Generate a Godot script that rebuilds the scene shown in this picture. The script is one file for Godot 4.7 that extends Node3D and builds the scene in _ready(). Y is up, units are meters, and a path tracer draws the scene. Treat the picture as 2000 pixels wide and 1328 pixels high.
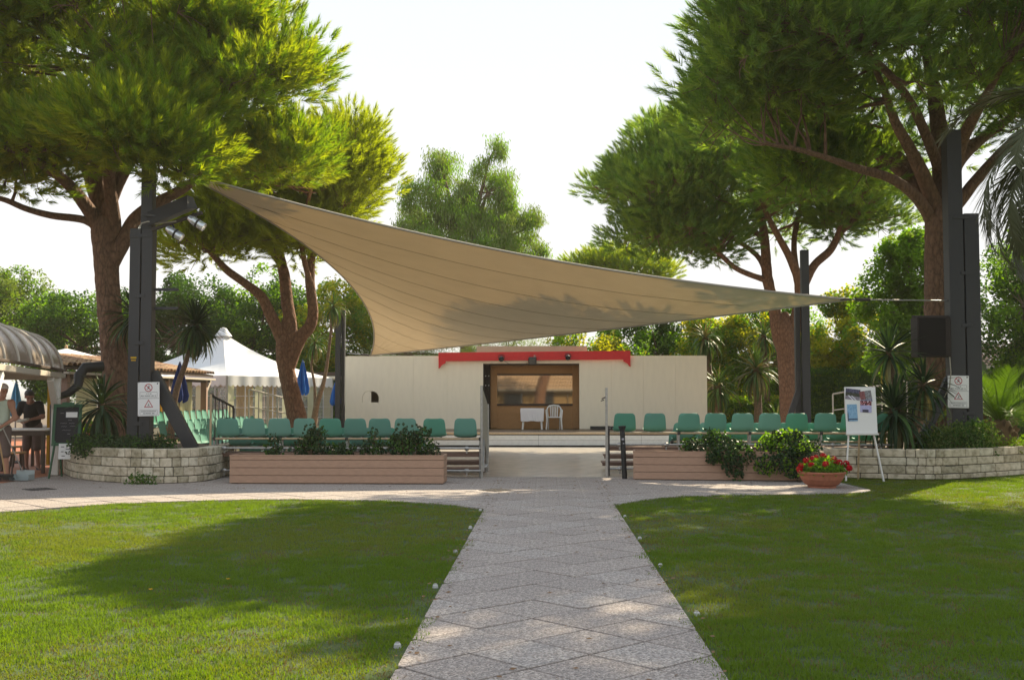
extends Node3D
# Garden theatre under a shade sail, seen along a paved path between two lawns.
# Camera at (0, 1.5, 0) looking along -Z.

var used := {}
var T := {}      # textures
var M := {}      # materials
var rng := RandomNumberGenerator.new()

# ---------------------------------------------------------------- mesh builder
class MB:
	var v := PackedVector3Array()
	var n := PackedVector3Array()
	var u := PackedVector2Array()
	func tri(a: Vector3, b: Vector3, c: Vector3) -> void:
		var k := (b - a).cross(c - a).normalized()
		v.append(a); v.append(c); v.append(b)
		for i in 3: n.append(k); u.append(Vector2.ZERO)
	func quad(a: Vector3, b: Vector3, c: Vector3, d: Vector3) -> void:
		tri(a, b, c); tri(a, c, d)
	func uquad(a: Vector3, b: Vector3, c: Vector3, d: Vector3) -> void:
		var k := (b - a).cross(c - a).normalized()
		var p := [a, c, b, a, d, c]
		var t := [Vector2(0, 1), Vector2(1, 0), Vector2(1, 1), Vector2(0, 1), Vector2(0, 0), Vector2(1, 0)]
		for i in 6: v.append(p[i]); n.append(k); u.append(t[i])
	func stri(a: Vector3, b: Vector3, c: Vector3, na: Vector3, nb: Vector3, nc: Vector3) -> void:
		if (b - a).cross(c - a).dot(na + nb + nc) >= 0.0:
			v.append(a); v.append(c); v.append(b)
			n.append(na); n.append(nc); n.append(nb)
		else:
			v.append(a); v.append(b); v.append(c)
			n.append(na); n.append(nb); n.append(nc)
		for i in 3: u.append(Vector2.ZERO)
	func squad(a: Vector3, b: Vector3, c: Vector3, d: Vector3, na: Vector3, nb: Vector3, nc: Vector3, nd: Vector3) -> void:
		stri(a, b, c, na, nb, nc); stri(a, c, d, na, nc, nd)
	func oquad(o: Vector3, a: Vector3, b: Vector3, c: Vector3, d: Vector3) -> void:
		if (b - a).cross(c - a).dot((a + c) * 0.5 - o) >= 0.0: quad(a, b, c, d)
		else: quad(a, d, c, b)
	func box(c: Vector3, s: Vector3, bas := Basis(), bev := 0.006) -> void:
		var h := s * 0.5
		var e: float = minf(bev, minf(h.x, minf(h.y, h.z)) * 0.45)
		var ax := [bas.x, bas.y, bas.z]
		for i in 3:
			var j := (i + 1) % 3
			var k := (i + 2) % 3
			for sg in [-1.0, 1.0]:
				var o: Vector3 = c + ax[i] * (h[i] * sg)
				var a: Vector3 = ax[j] * (h[j] - e)
				var b: Vector3 = ax[k] * (h[k] - e)
				oquad(c, o - a - b, o + a - b, o + a + b, o - a + b)
		if e < 0.0005: return
		for i in 3:
			var j := (i + 1) % 3
			var k := (i + 2) % 3
			for sj in [-1.0, 1.0]:
				for sk in [-1.0, 1.0]:
					var l: Vector3 = ax[i] * (h[i] - e)
					var p: Vector3 = c + ax[j] * h[j] * sj + ax[k] * (h[k] - e) * sk
					var q: Vector3 = c + ax[j] * (h[j] - e) * sj + ax[k] * h[k] * sk
					oquad(c, p - l, p + l, q + l, q - l)
		for sx in [-1.0, 1.0]:
			for sy in [-1.0, 1.0]:
				for sz in [-1.0, 1.0]:
					var p := Vector3(h.x * sx, (h.y - e) * sy, (h.z - e) * sz)
					var q := Vector3((h.x - e) * sx, h.y * sy, (h.z - e) * sz)
					var r := Vector3((h.x - e) * sx, (h.y - e) * sy, h.z * sz)
					if sx * sy * sz > 0: tri(c + bas * p, c + bas * q, c + bas * r)
					else: tri(c + bas * p, c + bas * r, c + bas * q)
	func bar(a: Vector3, b: Vector3, w: float, d: float, bev := 0.004, up := Vector3.UP) -> void:
		var y := (b - a).normalized()
		var x := up.cross(y)
		if x.length() < 0.01: x = Vector3.RIGHT
		x = x.normalized()
		box((a + b) * 0.5, Vector3(w, a.distance_to(b), d), Basis(x, y, x.cross(y)), bev)
	func tube(p: PackedVector3Array, r: PackedFloat32Array, sides := 8, caps := true, noise: FastNoiseLite = null, amp := 0.0) -> void:
		var m := p.size()
		var rings := []
		var nr := []
		var prev := Vector3.ZERO
		for i in m:
			var t := (p[mini(i + 1, m - 1)] - p[maxi(i - 1, 0)]).normalized()
			var x := prev - t * prev.dot(t)
			if x.length() < 0.01:
				x = Vector3.FORWARD.cross(t)
				if x.length() < 0.1: x = Vector3.RIGHT.cross(t)
			x = x.normalized()
			prev = x
			var y := t.cross(x)
			var ring := PackedVector3Array()
			var rn := PackedVector3Array()
			for k in sides:
				var an := TAU * k / sides
				var d := x * cos(an) + y * sin(an)
				var rr := r[i]
				if noise: rr *= 1.0 + amp * noise.get_noise_3d(p[i].x * 0.3 + d.x * r[i] * 3.0, p[i].y, p[i].z * 0.3 + d.z * r[i] * 3.0)
				ring.append(p[i] + d * rr); rn.append(d)
			rings.append(ring); nr.append(rn)
		if noise:
			for i in m:
				for k in sides:
					var i0 := maxi(i - 1, 0)
					var i1 := mini(i + 1, m - 1)
					var dn: Vector3 = (rings[i][(k + 1) % sides] - rings[i][(k + sides - 1) % sides]).cross(rings[i1][k] - rings[i0][k]).normalized()
					if dn.dot(nr[i][k]) < 0: dn = -dn
					nr[i][k] = dn
		for i in m - 1:
			for k in sides:
				var l := (k + 1) % sides
				squad(rings[i][k], rings[i][l], rings[i + 1][l], rings[i + 1][k], nr[i][k], nr[i][l], nr[i + 1][l], nr[i + 1][k])
		if caps:
			for k in sides:
				var l := (k + 1) % sides
				tri(p[0], rings[0][l], rings[0][k])
				tri(p[m - 1], rings[m - 1][k], rings[m - 1][l])
	func pipe(a: Vector3, b: Vector3, r: float, sides := 8) -> void:
		tube(PackedVector3Array([a, b]), PackedFloat32Array([r, r]), sides)
	func lathe(prof: Array, at: Vector3, sides := 24, bas := Basis()) -> void:
		for i in prof.size() - 1:
			var p: Vector2 = prof[i]
			var q: Vector2 = prof[i + 1]
			var dn := Vector2(q.y - p.y, p.x - q.x).normalized()
			for k in sides:
				var a := TAU * k / sides
				var b := TAU * (k + 1) / sides
				var ca := Vector3(cos(a), 0, sin(a))
				var cb := Vector3(cos(b), 0, sin(b))
				var up := Vector3.UP
				squad(at + bas * (cb * p.x + up * p.y), at + bas * (ca * p.x + up * p.y), at + bas * (ca * q.x + up * q.y), at + bas * (cb * q.x + up * q.y),
					bas * (cb * dn.x + up * dn.y), bas * (ca * dn.x + up * dn.y), bas * (ca * dn.x + up * dn.y), bas * (cb * dn.x + up * dn.y))
	func prism(poly: PackedVector2Array, at: Vector3, bas: Basis, depth: float) -> void:
		# poly lies in bas.x / bas.y, extruded along bas.z by depth (from 0 to depth)
		var q := poly
		if Geometry2D.is_polygon_clockwise(q): q.reverse()
		var ix := Geometry2D.triangulate_polygon(q)
		var f := func(w: Vector2, z: float) -> Vector3: return at + bas.x * w.x + bas.y * w.y + bas.z * z
		for i in range(0, ix.size(), 3):
			var a := q[ix[i]]
			var b := q[ix[i + 1]]
			var c := q[ix[i + 2]]
			if (b - a).cross(c - a) < 0:
				var t := b
				b = c; c = t
			tri(f.call(a, depth), f.call(b, depth), f.call(c, depth))
			tri(f.call(a, 0.0), f.call(c, 0.0), f.call(b, 0.0))
		for i in q.size():
			var a := q[i]
			var b := q[(i + 1) % q.size()]
			quad(f.call(a, 0.0), f.call(b, 0.0), f.call(b, depth), f.call(a, depth))
	func mesh() -> ArrayMesh:
		var m := ArrayMesh.new()
		var a := []
		a.resize(Mesh.ARRAY_MAX)
		a[Mesh.ARRAY_VERTEX] = v; a[Mesh.ARRAY_NORMAL] = n; a[Mesh.ARRAY_TEX_UV] = u
		m.add_surface_from_arrays(Mesh.PRIMITIVE_TRIANGLES, a)
		return m

# ---------------------------------------------------------------- scene helpers
func numbered(called: String) -> String:
	var k: int = used.get(called, 0)
	used[called] = k + 1
	return called if k == 0 else "%s_%03d" % [called, k]

func tag(o: Node, label: String, category: String, group := "") -> Node:
	o.set_meta("label", label); o.set_meta("category", category)
	if group != "": o.set_meta("group", group)
	return o

func thing(called: String, label: String, category: String, at := Vector3.ZERO, turn := 0.0, group := "") -> Node3D:
	var o := Node3D.new()
	o.name = numbered(called)
	add_child(o)
	o.position = at; o.rotation.y = turn
	tag(o, label, category, group)
	return o

func part(parent: Node, called: String, mesh: Mesh, m: Material, at := Vector3.ZERO, bas := Basis()) -> MeshInstance3D:
	var o := MeshInstance3D.new()
	o.name = called
	o.mesh = mesh
	o.material_override = m
	o.transform = Transform3D(bas, at)
	parent.add_child(o, true)
	return o

func ground(called: String, mesh: Mesh, m: Material) -> MeshInstance3D:
	var o := part(self, numbered(called), mesh, m)
	o.set_meta("kind", "structure")
	return o

func multi(parent: Node, called: String, mesh: Mesh, m: Material, xf: Array) -> MultiMeshInstance3D:
	var mm := MultiMesh.new()
	mm.transform_format = MultiMesh.TRANSFORM_3D
	mm.mesh = mesh
	mm.instance_count = xf.size()
	for i in xf.size(): mm.set_instance_transform(i, xf[i])
	var o := MultiMeshInstance3D.new()
	o.name = called
	o.multimesh = mm
	o.set_meta("kind", "stuff")
	o.material_override = m
	parent.add_child(o, true)
	return o

func V(a: Array) -> Vector3: return Vector3(a[0], a[1], a[2])
func rv() -> Vector3:
	while true:
		var p := Vector3(rng.randf_range(-1, 1), rng.randf_range(-1, 1), rng.randf_range(-1, 1))
		if p.length() < 1.0 and p.length() > 0.05: return p
	return Vector3.UP
func facing(y: Vector3, spin := 0.0) -> Basis:
	y = y.normalized()
	var x := Vector3.RIGHT.cross(y)
	if x.length() < 0.2: x = Vector3.BACK.cross(y)
	x = x.normalized().rotated(y, spin)
	return Basis(x, y, x.cross(y))
func smooth(p: Array, step := 0.15) -> Array:
	# Catmull-Rom through [x, y, z, r] points; gives [points, radii]
	var pts := PackedVector3Array()
	var rad := PackedFloat32Array()
	for i in p.size() - 1:
		var a: Array = p[maxi(i - 1, 0)]
		var b: Array = p[i]
		var c: Array = p[i + 1]
		var d: Array = p[mini(i + 2, p.size() - 1)]
		var k: int = maxi(2, int(V(b).distance_to(V(c)) / step))
		for j in k:
			var t := float(j) / k
			pts.append(V(b).cubic_interpolate(V(c), V(a), V(d), t))
			rad.append(lerpf(b[3], c[3], t))
	var e: Array = p[-1]
	pts.append(V(e)); rad.append(e[3])
	return [pts, rad]

# ---------------------------------------------------------------- textures and materials
func noise_l8(size: int, freq: float, oct: int, seed_: int, kind := FastNoiseLite.TYPE_SIMPLEX_SMOOTH, cell := FastNoiseLite.RETURN_DISTANCE) -> Image:
	var f := FastNoiseLite.new()
	f.seed = seed_; f.frequency = freq; f.noise_type = kind
	f.fractal_type = FastNoiseLite.FRACTAL_FBM if oct > 1 else FastNoiseLite.FRACTAL_NONE
	f.fractal_octaves = oct
	f.cellular_return_type = cell
	return f.get_seamless_image(size, size, false, false, 0.1, true)

func ramp(im: Image, stops: Array) -> Image:
	# stops: [position, Color linear]; result is sRGB
	var g := Gradient.new()
	var o := PackedFloat32Array()
	var c := PackedColorArray()
	for s in stops: o.append(s[0]); c.append(s[1])
	g.offsets = o; g.colors = c
	var lut := []
	for i in 256:
		var k: Color = g.sample(i / 255.0).linear_to_srgb()
		lut.append([k.r8, k.g8, k.b8])
	var src := im.get_data()
	var dst := PackedByteArray()
	dst.resize(src.size() * 3)
	for i in src.size():
		var l: Array = lut[src[i]]
		dst[i * 3] = l[0]; dst[i * 3 + 1] = l[1]; dst[i * 3 + 2] = l[2]
	return Image.create_from_data(im.get_width(), im.get_height(), false, Image.FORMAT_RGB8, dst)

func blend_mul(a: Image, b: Image) -> Image:
	var x := a.get_data()
	var y := b.get_data()
	for i in x.size(): x[i] = mini(255, int(x[i] * y[i] / 200.0))
	return Image.create_from_data(a.get_width(), a.get_height(), false, Image.FORMAT_RGB8, x)

func grey(a: float) -> Color: return Color(a, a, a)
func tex(im: Image) -> ImageTexture: return ImageTexture.create_from_image(im)

func mat(col: Color, rough := 0.8, t: Texture2D = null, scale := Vector3.ONE, bump: Texture2D = null, bump_cm := 0.0) -> StandardMaterial3D:
	var m := StandardMaterial3D.new()
	m.albedo_color = col.linear_to_srgb()
	m.roughness = rough
	m.cull_mode = BaseMaterial3D.CULL_DISABLED
	if t or bump:
		m.uv1_triplanar = true; m.uv1_world_triplanar = true; m.uv1_scale = scale
	if t: m.albedo_texture = t
	if bump:
		m.heightmap_enabled = true; m.heightmap_texture = bump; m.heightmap_scale = bump_cm
	return m

func leafmat(col: Color, through: Color, rough := 0.5) -> StandardMaterial3D:
	# col: what the leaf reflects; through: twice the share it lets pass
	var m := mat(col, rough)
	m.backlight_enabled = true; m.backlight = through
	m.metallic_specular = 0.2
	return m

func make_materials() -> void:
	var fine := noise_l8(512, 0.12, 3, 11)
	var cloud := noise_l8(512, 0.012, 5, 12)
	var cells := noise_l8(512, 0.075, 1, 13, FastNoiseLite.TYPE_CELLULAR, FastNoiseLite.RETURN_CELL_VALUE)
	var celld := noise_l8(512, 0.075, 1, 13, FastNoiseLite.TYPE_CELLULAR, FastNoiseLite.RETURN_DISTANCE)
	var plates := noise_l8(512, 0.035, 3, 14, FastNoiseLite.TYPE_CELLULAR, FastNoiseLite.RETURN_DISTANCE2_SUB)
	T.fine = tex(ramp(fine, [[0.0, grey(0.62)], [0.5, grey(0.82)], [1.0, grey(1.0)]]))
	T.cloud = tex(ramp(cloud, [[0.0, grey(0.66)], [0.5, grey(0.86)], [1.0, grey(1.0)]]))
	T.soft = tex(ramp(cloud, [[0.0, grey(0.88)], [0.5, grey(0.95)], [1.0, grey(1.0)]]))
	T.faint = tex(ramp(cloud, [[0.0, grey(0.94)], [0.5, grey(0.975)], [1.0, grey(1.0)]]))
	T.celld = tex(celld)
	T.fineh = tex(fine)
	T.plateh = tex(plates)
	T.cloudh = tex(cloud)
	var pebble := ramp(cells, [[0.0, Color(0.15, 0.14, 0.14)], [0.25, Color(0.25, 0.23, 0.225)], [0.5, Color(0.33, 0.305, 0.30)], [0.75, Color(0.43, 0.40, 0.39)], [0.9, Color(0.55, 0.52, 0.49)], [1.0, Color(0.26, 0.20, 0.18)]])
	T.pebble = tex(blend_mul(pebble, ramp(cloud, [[0.0, grey(0.40)], [0.45, grey(0.56)], [1.0, grey(0.66)]])))
	T.bark = tex(blend_mul(ramp(plates, [[0.0, Color(0.26, 0.20, 0.16)], [0.12, Color(0.40, 0.31, 0.25)], [0.3, Color(0.66, 0.51, 0.41)], [0.6, Color(0.86, 0.66, 0.52)], [1.0, Color(1.0, 0.86, 0.74)]]), ramp(fine, [[0.0, grey(0.4)], [1.0, grey(0.72)]])))
	T.stone = tex(blend_mul(ramp(cloud, [[0.0, Color(0.30, 0.27, 0.20)], [0.3, Color(0.60, 0.57, 0.49)], [0.55, Color(0.85, 0.82, 0.75)], [1.0, Color(1, 0.98, 0.94)]]), ramp(fine, [[0.0, grey(0.42)], [1.0, grey(0.68)]])))
	T.soil = tex(ramp(fine, [[0.0, Color(0.04, 0.03, 0.02)], [0.6, Color(0.13, 0.10, 0.07)], [1.0, Color(0.26, 0.21, 0.15)]]))
	T.turf = tex(blend_mul(ramp(fine, [[0.0, Color(0.04, 0.07, 0.012)], [0.5, Color(0.10, 0.15, 0.03)], [1.0, Color(0.20, 0.22, 0.07)]]), ramp(cloud, [[0.0, Color(0.62, 0.50, 0.45)], [0.45, grey(0.58)], [1.0, Color(0.46, 0.62, 0.46)]])))
	var grain := noise_l8(512, 0.05, 4, 15)
	T.grain = tex(ramp(grain, [[0.0, grey(0.70)], [0.5, grey(0.88)], [1.0, grey(1.0)]]))
	# --- materials (linear base colours)
	M.paver = mat(Color(0.98, 0.91, 0.84), 0.9, T.pebble, Vector3.ONE * 2.7, T.celld, 0.2)
	M.paver2 = mat(Color(0.90, 0.835, 0.775), 0.9, T.pebble, Vector3.ONE * 2.9, T.celld, 0.2)
	M.paver3 = mat(Color(1.0, 0.95, 0.89), 0.9, T.pebble, Vector3.ONE * 2.5, T.celld, 0.2)
	for k in 3: [M.paver, M.paver2, M.paver3][k].uv1_offset = Vector3(0.37 + 0.21 * k, 0.11, 0.53)
	M.bed = mat(Color(0.06, 0.05, 0.035), 1.0, T.fine, Vector3.ONE * 2.0)
	M.earth = mat(Color(0.9, 0.85, 0.8), 1.0, T.soil, Vector3.ONE * 0.7)
	M.turf = mat(Color(0.42, 0.46, 0.36), 1.0, T.turf, Vector3.ONE * 0.45)
	M.tilefloor = mat(Color(0.47, 0.42, 0.36), 0.25, T.cloud, Vector3.ONE * 0.35)
	M.terracotta = mat(Color(0.42, 0.14, 0.06), 0.6, T.cloud, Vector3.ONE * 0.8)
	M.block = mat(Color(0.70, 0.64, 0.53), 0.9, T.stone, Vector3.ONE * 1.1, T.fineh, 0.6)
	M.block2 = mat(Color(0.50, 0.46, 0.36), 0.92, T.stone, Vector3.ONE * 1.7, T.fineh, 0.6)
	M.block3 = mat(Color(0.72, 0.68, 0.58), 0.9, T.stone, Vector3.ONE * 1.0, T.fineh, 0.5)
	M.mortar = mat(Color(0.10, 0.09, 0.075), 1.0, T.fine, Vector3.ONE * 2.0)
	M.board = mat(Color(0.43, 0.27, 0.185), 0.75, T.grain, Vector3(0.25, 2.5, 0.25), T.fineh, 0.05)
	M.bark = mat(Color(0.25, 0.185, 0.145), 0.95, T.bark, Vector3(0.62, 0.24, 0.62), T.plateh, 5.0)
	M.barkred = mat(Color(0.30, 0.195, 0.14), 0.95, T.bark, Vector3(0.75, 0.32, 0.75), T.plateh, 4.0)
	M.barkgrey = mat(Color(0.28, 0.24, 0.19), 0.95, T.bark, Vector3(1.2, 0.5, 1.2), T.plateh, 1.0)
	M.steel = mat(Color(0.026, 0.028, 0.033), 0.55, T.soft, Vector3.ONE * 0.8)
	M.black = mat(Color(0.012, 0.012, 0.013), 0.55)
	M.galv = mat(Color(0.46, 0.45, 0.43), 0.42, T.cloud, Vector3.ONE * 2.0); M.galv.metallic = 0.75
	M.tanrail = mat(Color(0.50, 0.37, 0.22), 0.5, T.cloud, Vector3.ONE * 2.0)
	M.tread = mat(Color(0.20, 0.12, 0.09), 0.8, T.grain, Vector3(0.4, 2.0, 0.4))
	M.white = mat(Color(0.76, 0.75, 0.72), 0.5, T.soft, Vector3.ONE)
	M.whiteplastic = mat(Color(0.72, 0.71, 0.68), 0.35)
	M.markercap = mat(Color(0.46, 0.46, 0.45), 0.5)
	M.paper = mat(Color(0.78, 0.78, 0.78), 0.7)
	M.cream = mat(Color(0.80, 0.725, 0.58), 0.75, T.faint, Vector3(0.9, 0.25, 0.9))
	M.beige = mat(Color(0.46, 0.40, 0.28), 0.8, T.soft, Vector3.ONE * 0.5)
	M.red = mat(Color(0.58, 0.012, 0.016), 0.5, T.soft, Vector3.ONE)
	M.signred = mat(Color(0.42, 0.02, 0.04), 0.5)
	M.ink = mat(Color(0.06, 0.06, 0.07), 0.7)
	M.orange = mat(Color(0.46, 0.235, 0.085), 0.6, T.grain, Vector3(2.0, 0.3, 2.0))
	M.darkwood = mat(Color(0.055, 0.032, 0.02), 0.6, T.grain, Vector3(2.0, 0.3, 2.0))
	M.deck = mat(Color(0.17, 0.115, 0.07), 0.45, T.grain, Vector3(0.4, 1.0, 3.0))
	M.mirror = mat(Color(0.34, 0.33, 0.31), 0.03); M.mirror.metallic = 0.95
	M.curtain = mat(Color(0.018, 0.012, 0.01), 0.9)
	M.seat = leafmat(Color(0.105, 0.30, 0.22), Color(0.16, 0.44, 0.31), 0.4)
	M.seatold = leafmat(Color(0.13, 0.295, 0.24), Color(0.16, 0.40, 0.30), 0.5)
	M.seatpale = leafmat(Color(0.16, 0.33, 0.27), Color(0.18, 0.40, 0.32), 0.55)
	M.sail = leafmat(Color(0.40, 0.31, 0.20), Color(0.40, 0.34, 0.235), 0.85)
	M.sail.albedo_texture = T.soft; M.sail.uv1_triplanar = true; M.sail.uv1_world_triplanar = true; M.sail.uv1_scale = Vector3(0.16, 0.3, 0.3)
	M.sail.albedo_color = Color(0.62, 0.545, 0.435).linear_to_srgb()
	M.seam = leafmat(Color(0.33, 0.27, 0.19), Color(0.24, 0.19, 0.12), 0.85)
	M.rope = mat(Color(0.34, 0.31, 0.26), 0.8)
	M.needle = leafmat(Color(0.092, 0.13, 0.024), Color(0.56, 0.70, 0.05), 0.6)
	M.needle2 = leafmat(Color(0.12, 0.145, 0.026), Color(0.74, 0.80, 0.05), 0.6)
	M.needle3 = leafmat(Color(0.086, 0.13, 0.044), Color(0.46, 0.62, 0.12), 0.6)
	M.needle4 = leafmat(Color(0.115, 0.15, 0.050), Color(0.62, 0.74, 0.14), 0.6)
	M.leaf = leafmat(Color(0.080, 0.14, 0.022), Color(0.52, 0.70, 0.03), 0.6)
	M.leafdark = leafmat(Color(0.042, 0.085, 0.020), Color(0.24, 0.38, 0.025), 0.6)
	M.leafyellow = leafmat(Color(0.16, 0.17, 0.02), Color(0.80, 0.78, 0.03), 0.5)
	M.leafgrey = leafmat(Color(0.11, 0.145, 0.05), Color(0.46, 0.54, 0.12), 0.55)
	M.ivy = leafmat(Color(0.028, 0.052, 0.022), Color(0.07, 0.11, 0.02), 0.35)
	M.sword = leafmat(Color(0.060, 0.11, 0.035), Color(0.20, 0.27, 0.05), 0.38)
	M.sworddark = leafmat(Color(0.028, 0.052, 0.026), Color(0.09, 0.13, 0.03), 0.38)
	M.swordpale = leafmat(Color(0.17, 0.16, 0.075), Color(0.30, 0.27, 0.09), 0.5)
	M.thatch = mat(Color(0.19, 0.12, 0.06), 0.95, T.fine, Vector3(3, 1, 3))
	M.frond = leafmat(Color(0.095, 0.17, 0.022), Color(0.34, 0.46, 0.04), 0.4)
	M.frondgrey = leafmat(Color(0.062, 0.070, 0.034), Color(0.20, 0.21, 0.06), 0.5)
	M.grass = leafmat(Color(0.070, 0.108, 0.018), Color(0.44, 0.55, 0.03), 0.7)
	M.grass2 = leafmat(Color(0.098, 0.118, 0.026), Color(0.48, 0.53, 0.04), 0.7)
	M.grassdry = leafmat(Color(0.155, 0.115, 0.05), Color(0.30, 0.23, 0.06), 0.8)
	M.pot = mat(Color(0.42, 0.155, 0.085), 0.8, T.cloud, Vector3.ONE * 2.0)
	M.petal = leafmat(Color(0.42, 0.012, 0.018), Color(0.40, 0.02, 0.02), 0.5)
	M.pinkpetal = leafmat(Color(0.55, 0.10, 0.26), Color(0.40, 0.1, 0.2), 0.5)
	M.tent = leafmat(Color(0.66, 0.67, 0.68), Color(0.2, 0.2, 0.2), 0.6)
	M.tentwall = leafmat(Color(0.58, 0.58, 0.40), Color(0.34, 0.34, 0.20), 0.7)
	M.yellow = leafmat(Color(0.52, 0.33, 0.035), Color(0.40, 0.25, 0.02), 0.8)
	M.blue = leafmat(Color(0.03, 0.15, 0.48), Color(0.06, 0.22, 0.5), 0.6)
	M.navy = leafmat(Color(0.025, 0.045, 0.17), Color(0.03, 0.05, 0.15), 0.7)
	M.skyblue = leafmat(Color(0.14, 0.38, 0.58), Color(0.2, 0.4, 0.5), 0.7)
	M.pane = mat(Color(0.85, 0.87, 0.88, 1), 0.06)
	M.pane.transparency = BaseMaterial3D.TRANSPARENCY_ALPHA
	M.pane.albedo_color.a = 0.16
	M.polycarb = leafmat(Color(0.24, 0.20, 0.165), Color(0.44, 0.36, 0.29), 0.22)
	M.taupe = mat(Color(0.46, 0.41, 0.34), 0.6, T.soft, Vector3.ONE)
	M.rooftile = mat(Color(0.36, 0.20, 0.115), 0.9, T.cloud, Vector3.ONE * 2.5)
	M.rooftile2 = mat(Color(0.46, 0.30, 0.17), 0.9, T.cloud, Vector3.ONE * 2.5)
	M.rooftile3 = mat(Color(0.20, 0.125, 0.085), 0.9, T.cloud, Vector3.ONE * 2.5)
	M.pinkroof = mat(Color(0.44, 0.20, 0.16), 0.85, T.cloud, Vector3.ONE)
	M.green = mat(Color(0.03, 0.11, 0.055), 0.5, T.soft, Vector3.ONE)
	M.slate = mat(Color(0.022, 0.024, 0.032), 0.8, T.cloud, Vector3.ONE * 3)
	M.chalk = mat(Color(0.32, 0.32, 0.34), 0.95)
	M.wallochre = mat(Color(0.30, 0.19, 0.08), 0.85, T.cloud, Vector3.ONE)
	M.darkroof = mat(Color(0.11, 0.06, 0.045), 0.9, T.cloud, Vector3.ONE)
	M.tablewood = mat(Color(0.06, 0.04, 0.03), 0.5)
	M.glassdark = mat(Color(0.03, 0.035, 0.04), 0.08)
	M.lampglass = mat(Color(0.55, 0.58, 0.62), 0.15); M.lampglass.metallic = 0.6
	M.iron = mat(Color(0.06, 0.05, 0.045), 0.8, T.fine, Vector3.ONE * 4)
	M.skin = mat(Color(0.42, 0.21, 0.14), 0.55)
	M.skindark = mat(Color(0.26, 0.12, 0.08), 0.55)
	M.shirtmint = mat(Color(0.55, 0.66, 0.56), 0.85)
	M.shirtblack = mat(Color(0.015, 0.013, 0.014), 0.9)
	M.shorts = mat(Color(0.13, 0.095, 0.085), 0.9)
	M.cap = mat(Color(0.62, 0.58, 0.57), 0.85)
	M.hair = mat(Color(0.02, 0.013, 0.01), 0.6)
	M.pole = mat(Color(0.42, 0.27, 0.12), 0.6)
	M.dustpan = mat(Color(0.30, 0.35, 0.35), 0.5)

# ================================================================ build
func _ready() -> void:
	rng.seed = 20240917
	# camera, sky, sun, exposure
	var cam := Camera3D.new()
	cam.name = "camera"
	add_child(cam)
	cam.position = Vector3(0, 1.5, 0)
	cam.rotation_degrees = Vector3(3.007, 1.689, 0)
	cam.fov = 34.03
	cam.near = 0.05
	cam.far = 600.0
	cam.current = true
	var env := Environment.new()
	env.background_mode = Environment.BG_SKY
	var sm := ProceduralSkyMaterial.new()
	sm.sky_top_color = Color(0.74, 0.83, 0.95).linear_to_srgb()
	sm.sky_horizon_color = Color(1.0, 0.985, 0.95)
	sm.sky_curve = 0.22
	sm.sky_energy_multiplier = 1.0
	sm.ground_bottom_color = Color(0.10, 0.10, 0.06).linear_to_srgb()
	sm.ground_horizon_color = Color(0.22, 0.22, 0.16).linear_to_srgb()
	sm.sun_angle_max = 22.0
	var sky := Sky.new()
	sky.sky_material = sm
	env.sky = sky
	env.background_energy_multiplier = 0.50
	env.tonemap_mode = Environment.TONE_MAPPER_LINEAR
	env.tonemap_exposure = 2.35
	env.fog_enabled = true
	env.fog_density = 0.0005
	env.fog_light_color = Color(1.0, 0.96, 0.88)
	env.sdfgi_enabled = true
	env.ssao_enabled = true
	env.ssil_enabled = true
	var we := WorldEnvironment.new()
	we.name = "world_environment"
	we.environment = env
	add_child(we)
	var sun := DirectionalLight3D.new()
	sun.name = "sun"
	add_child(sun)
	var az := deg_to_rad(33.0)   # right of -Z
	var el := deg_to_rad(35.0)
	var to_sun := Vector3(sin(az) * cos(el), sin(el), -cos(az) * cos(el))
	sun.look_at_from_position(to_sun * 50.0, Vector3.ZERO)
	sun.light_color = Color(1.0, 0.93, 0.80)
	sun.light_energy = 1.6
	sun.light_angular_distance = 0.5
	sun.shadow_enabled = true

	make_materials()
	build_ground()
	build_lawns()
	build_planter_walls()
	build_posts_and_sail()
	build_stage()
	build_bleachers()
	build_restaurant()
	build_trees()
	build_plants()
	build_small_things()
	build_people()

# ================================================================ ground, paving, lawns
func flat(poly: Array, y: float) -> ArrayMesh:
	var q := PackedVector2Array()
	for p in poly: q.append(Vector2(p[0], p[1]))
	var ix := Geometry2D.triangulate_polygon(q)
	var b := MB.new()
	for i in range(0, ix.size(), 3):
		var a := Vector3(q[ix[i]].x, y, q[ix[i]].y)
		var c := Vector3(q[ix[i + 1]].x, y, q[ix[i + 1]].y)
		var d := Vector3(q[ix[i + 2]].x, y, q[ix[i + 2]].y)
		if (c - a).cross(d - a).y < 0: b.tri(a, d, c)
		else: b.tri(a, c, d)
	return b.mesh()

const LEFT_EDGE := [[-0.83, -15.24], [-1.18, -15.62], [-1.55, -15.95], [-1.97, -16.19], [-2.75, -16.42], [-3.5, -16.54], [-4.3, -16.53], [-5.3, -16.22], [-6.27, -15.67], [-7.2, -14.58], [-8.6, -12.6], [-10.5, -10.6], [-14.0, -9.0]]
const RIGHT_EDGE := [[0.98, -15.75], [1.2, -16.2], [1.49, -16.65], [1.8, -17.02], [2.18, -17.28], [2.8, -17.46], [3.48, -17.55], [4.3, -17.74], [5.11, -17.98], [5.35, -18.5], [5.3, -19.4], [5.25, -20.6]]

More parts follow.
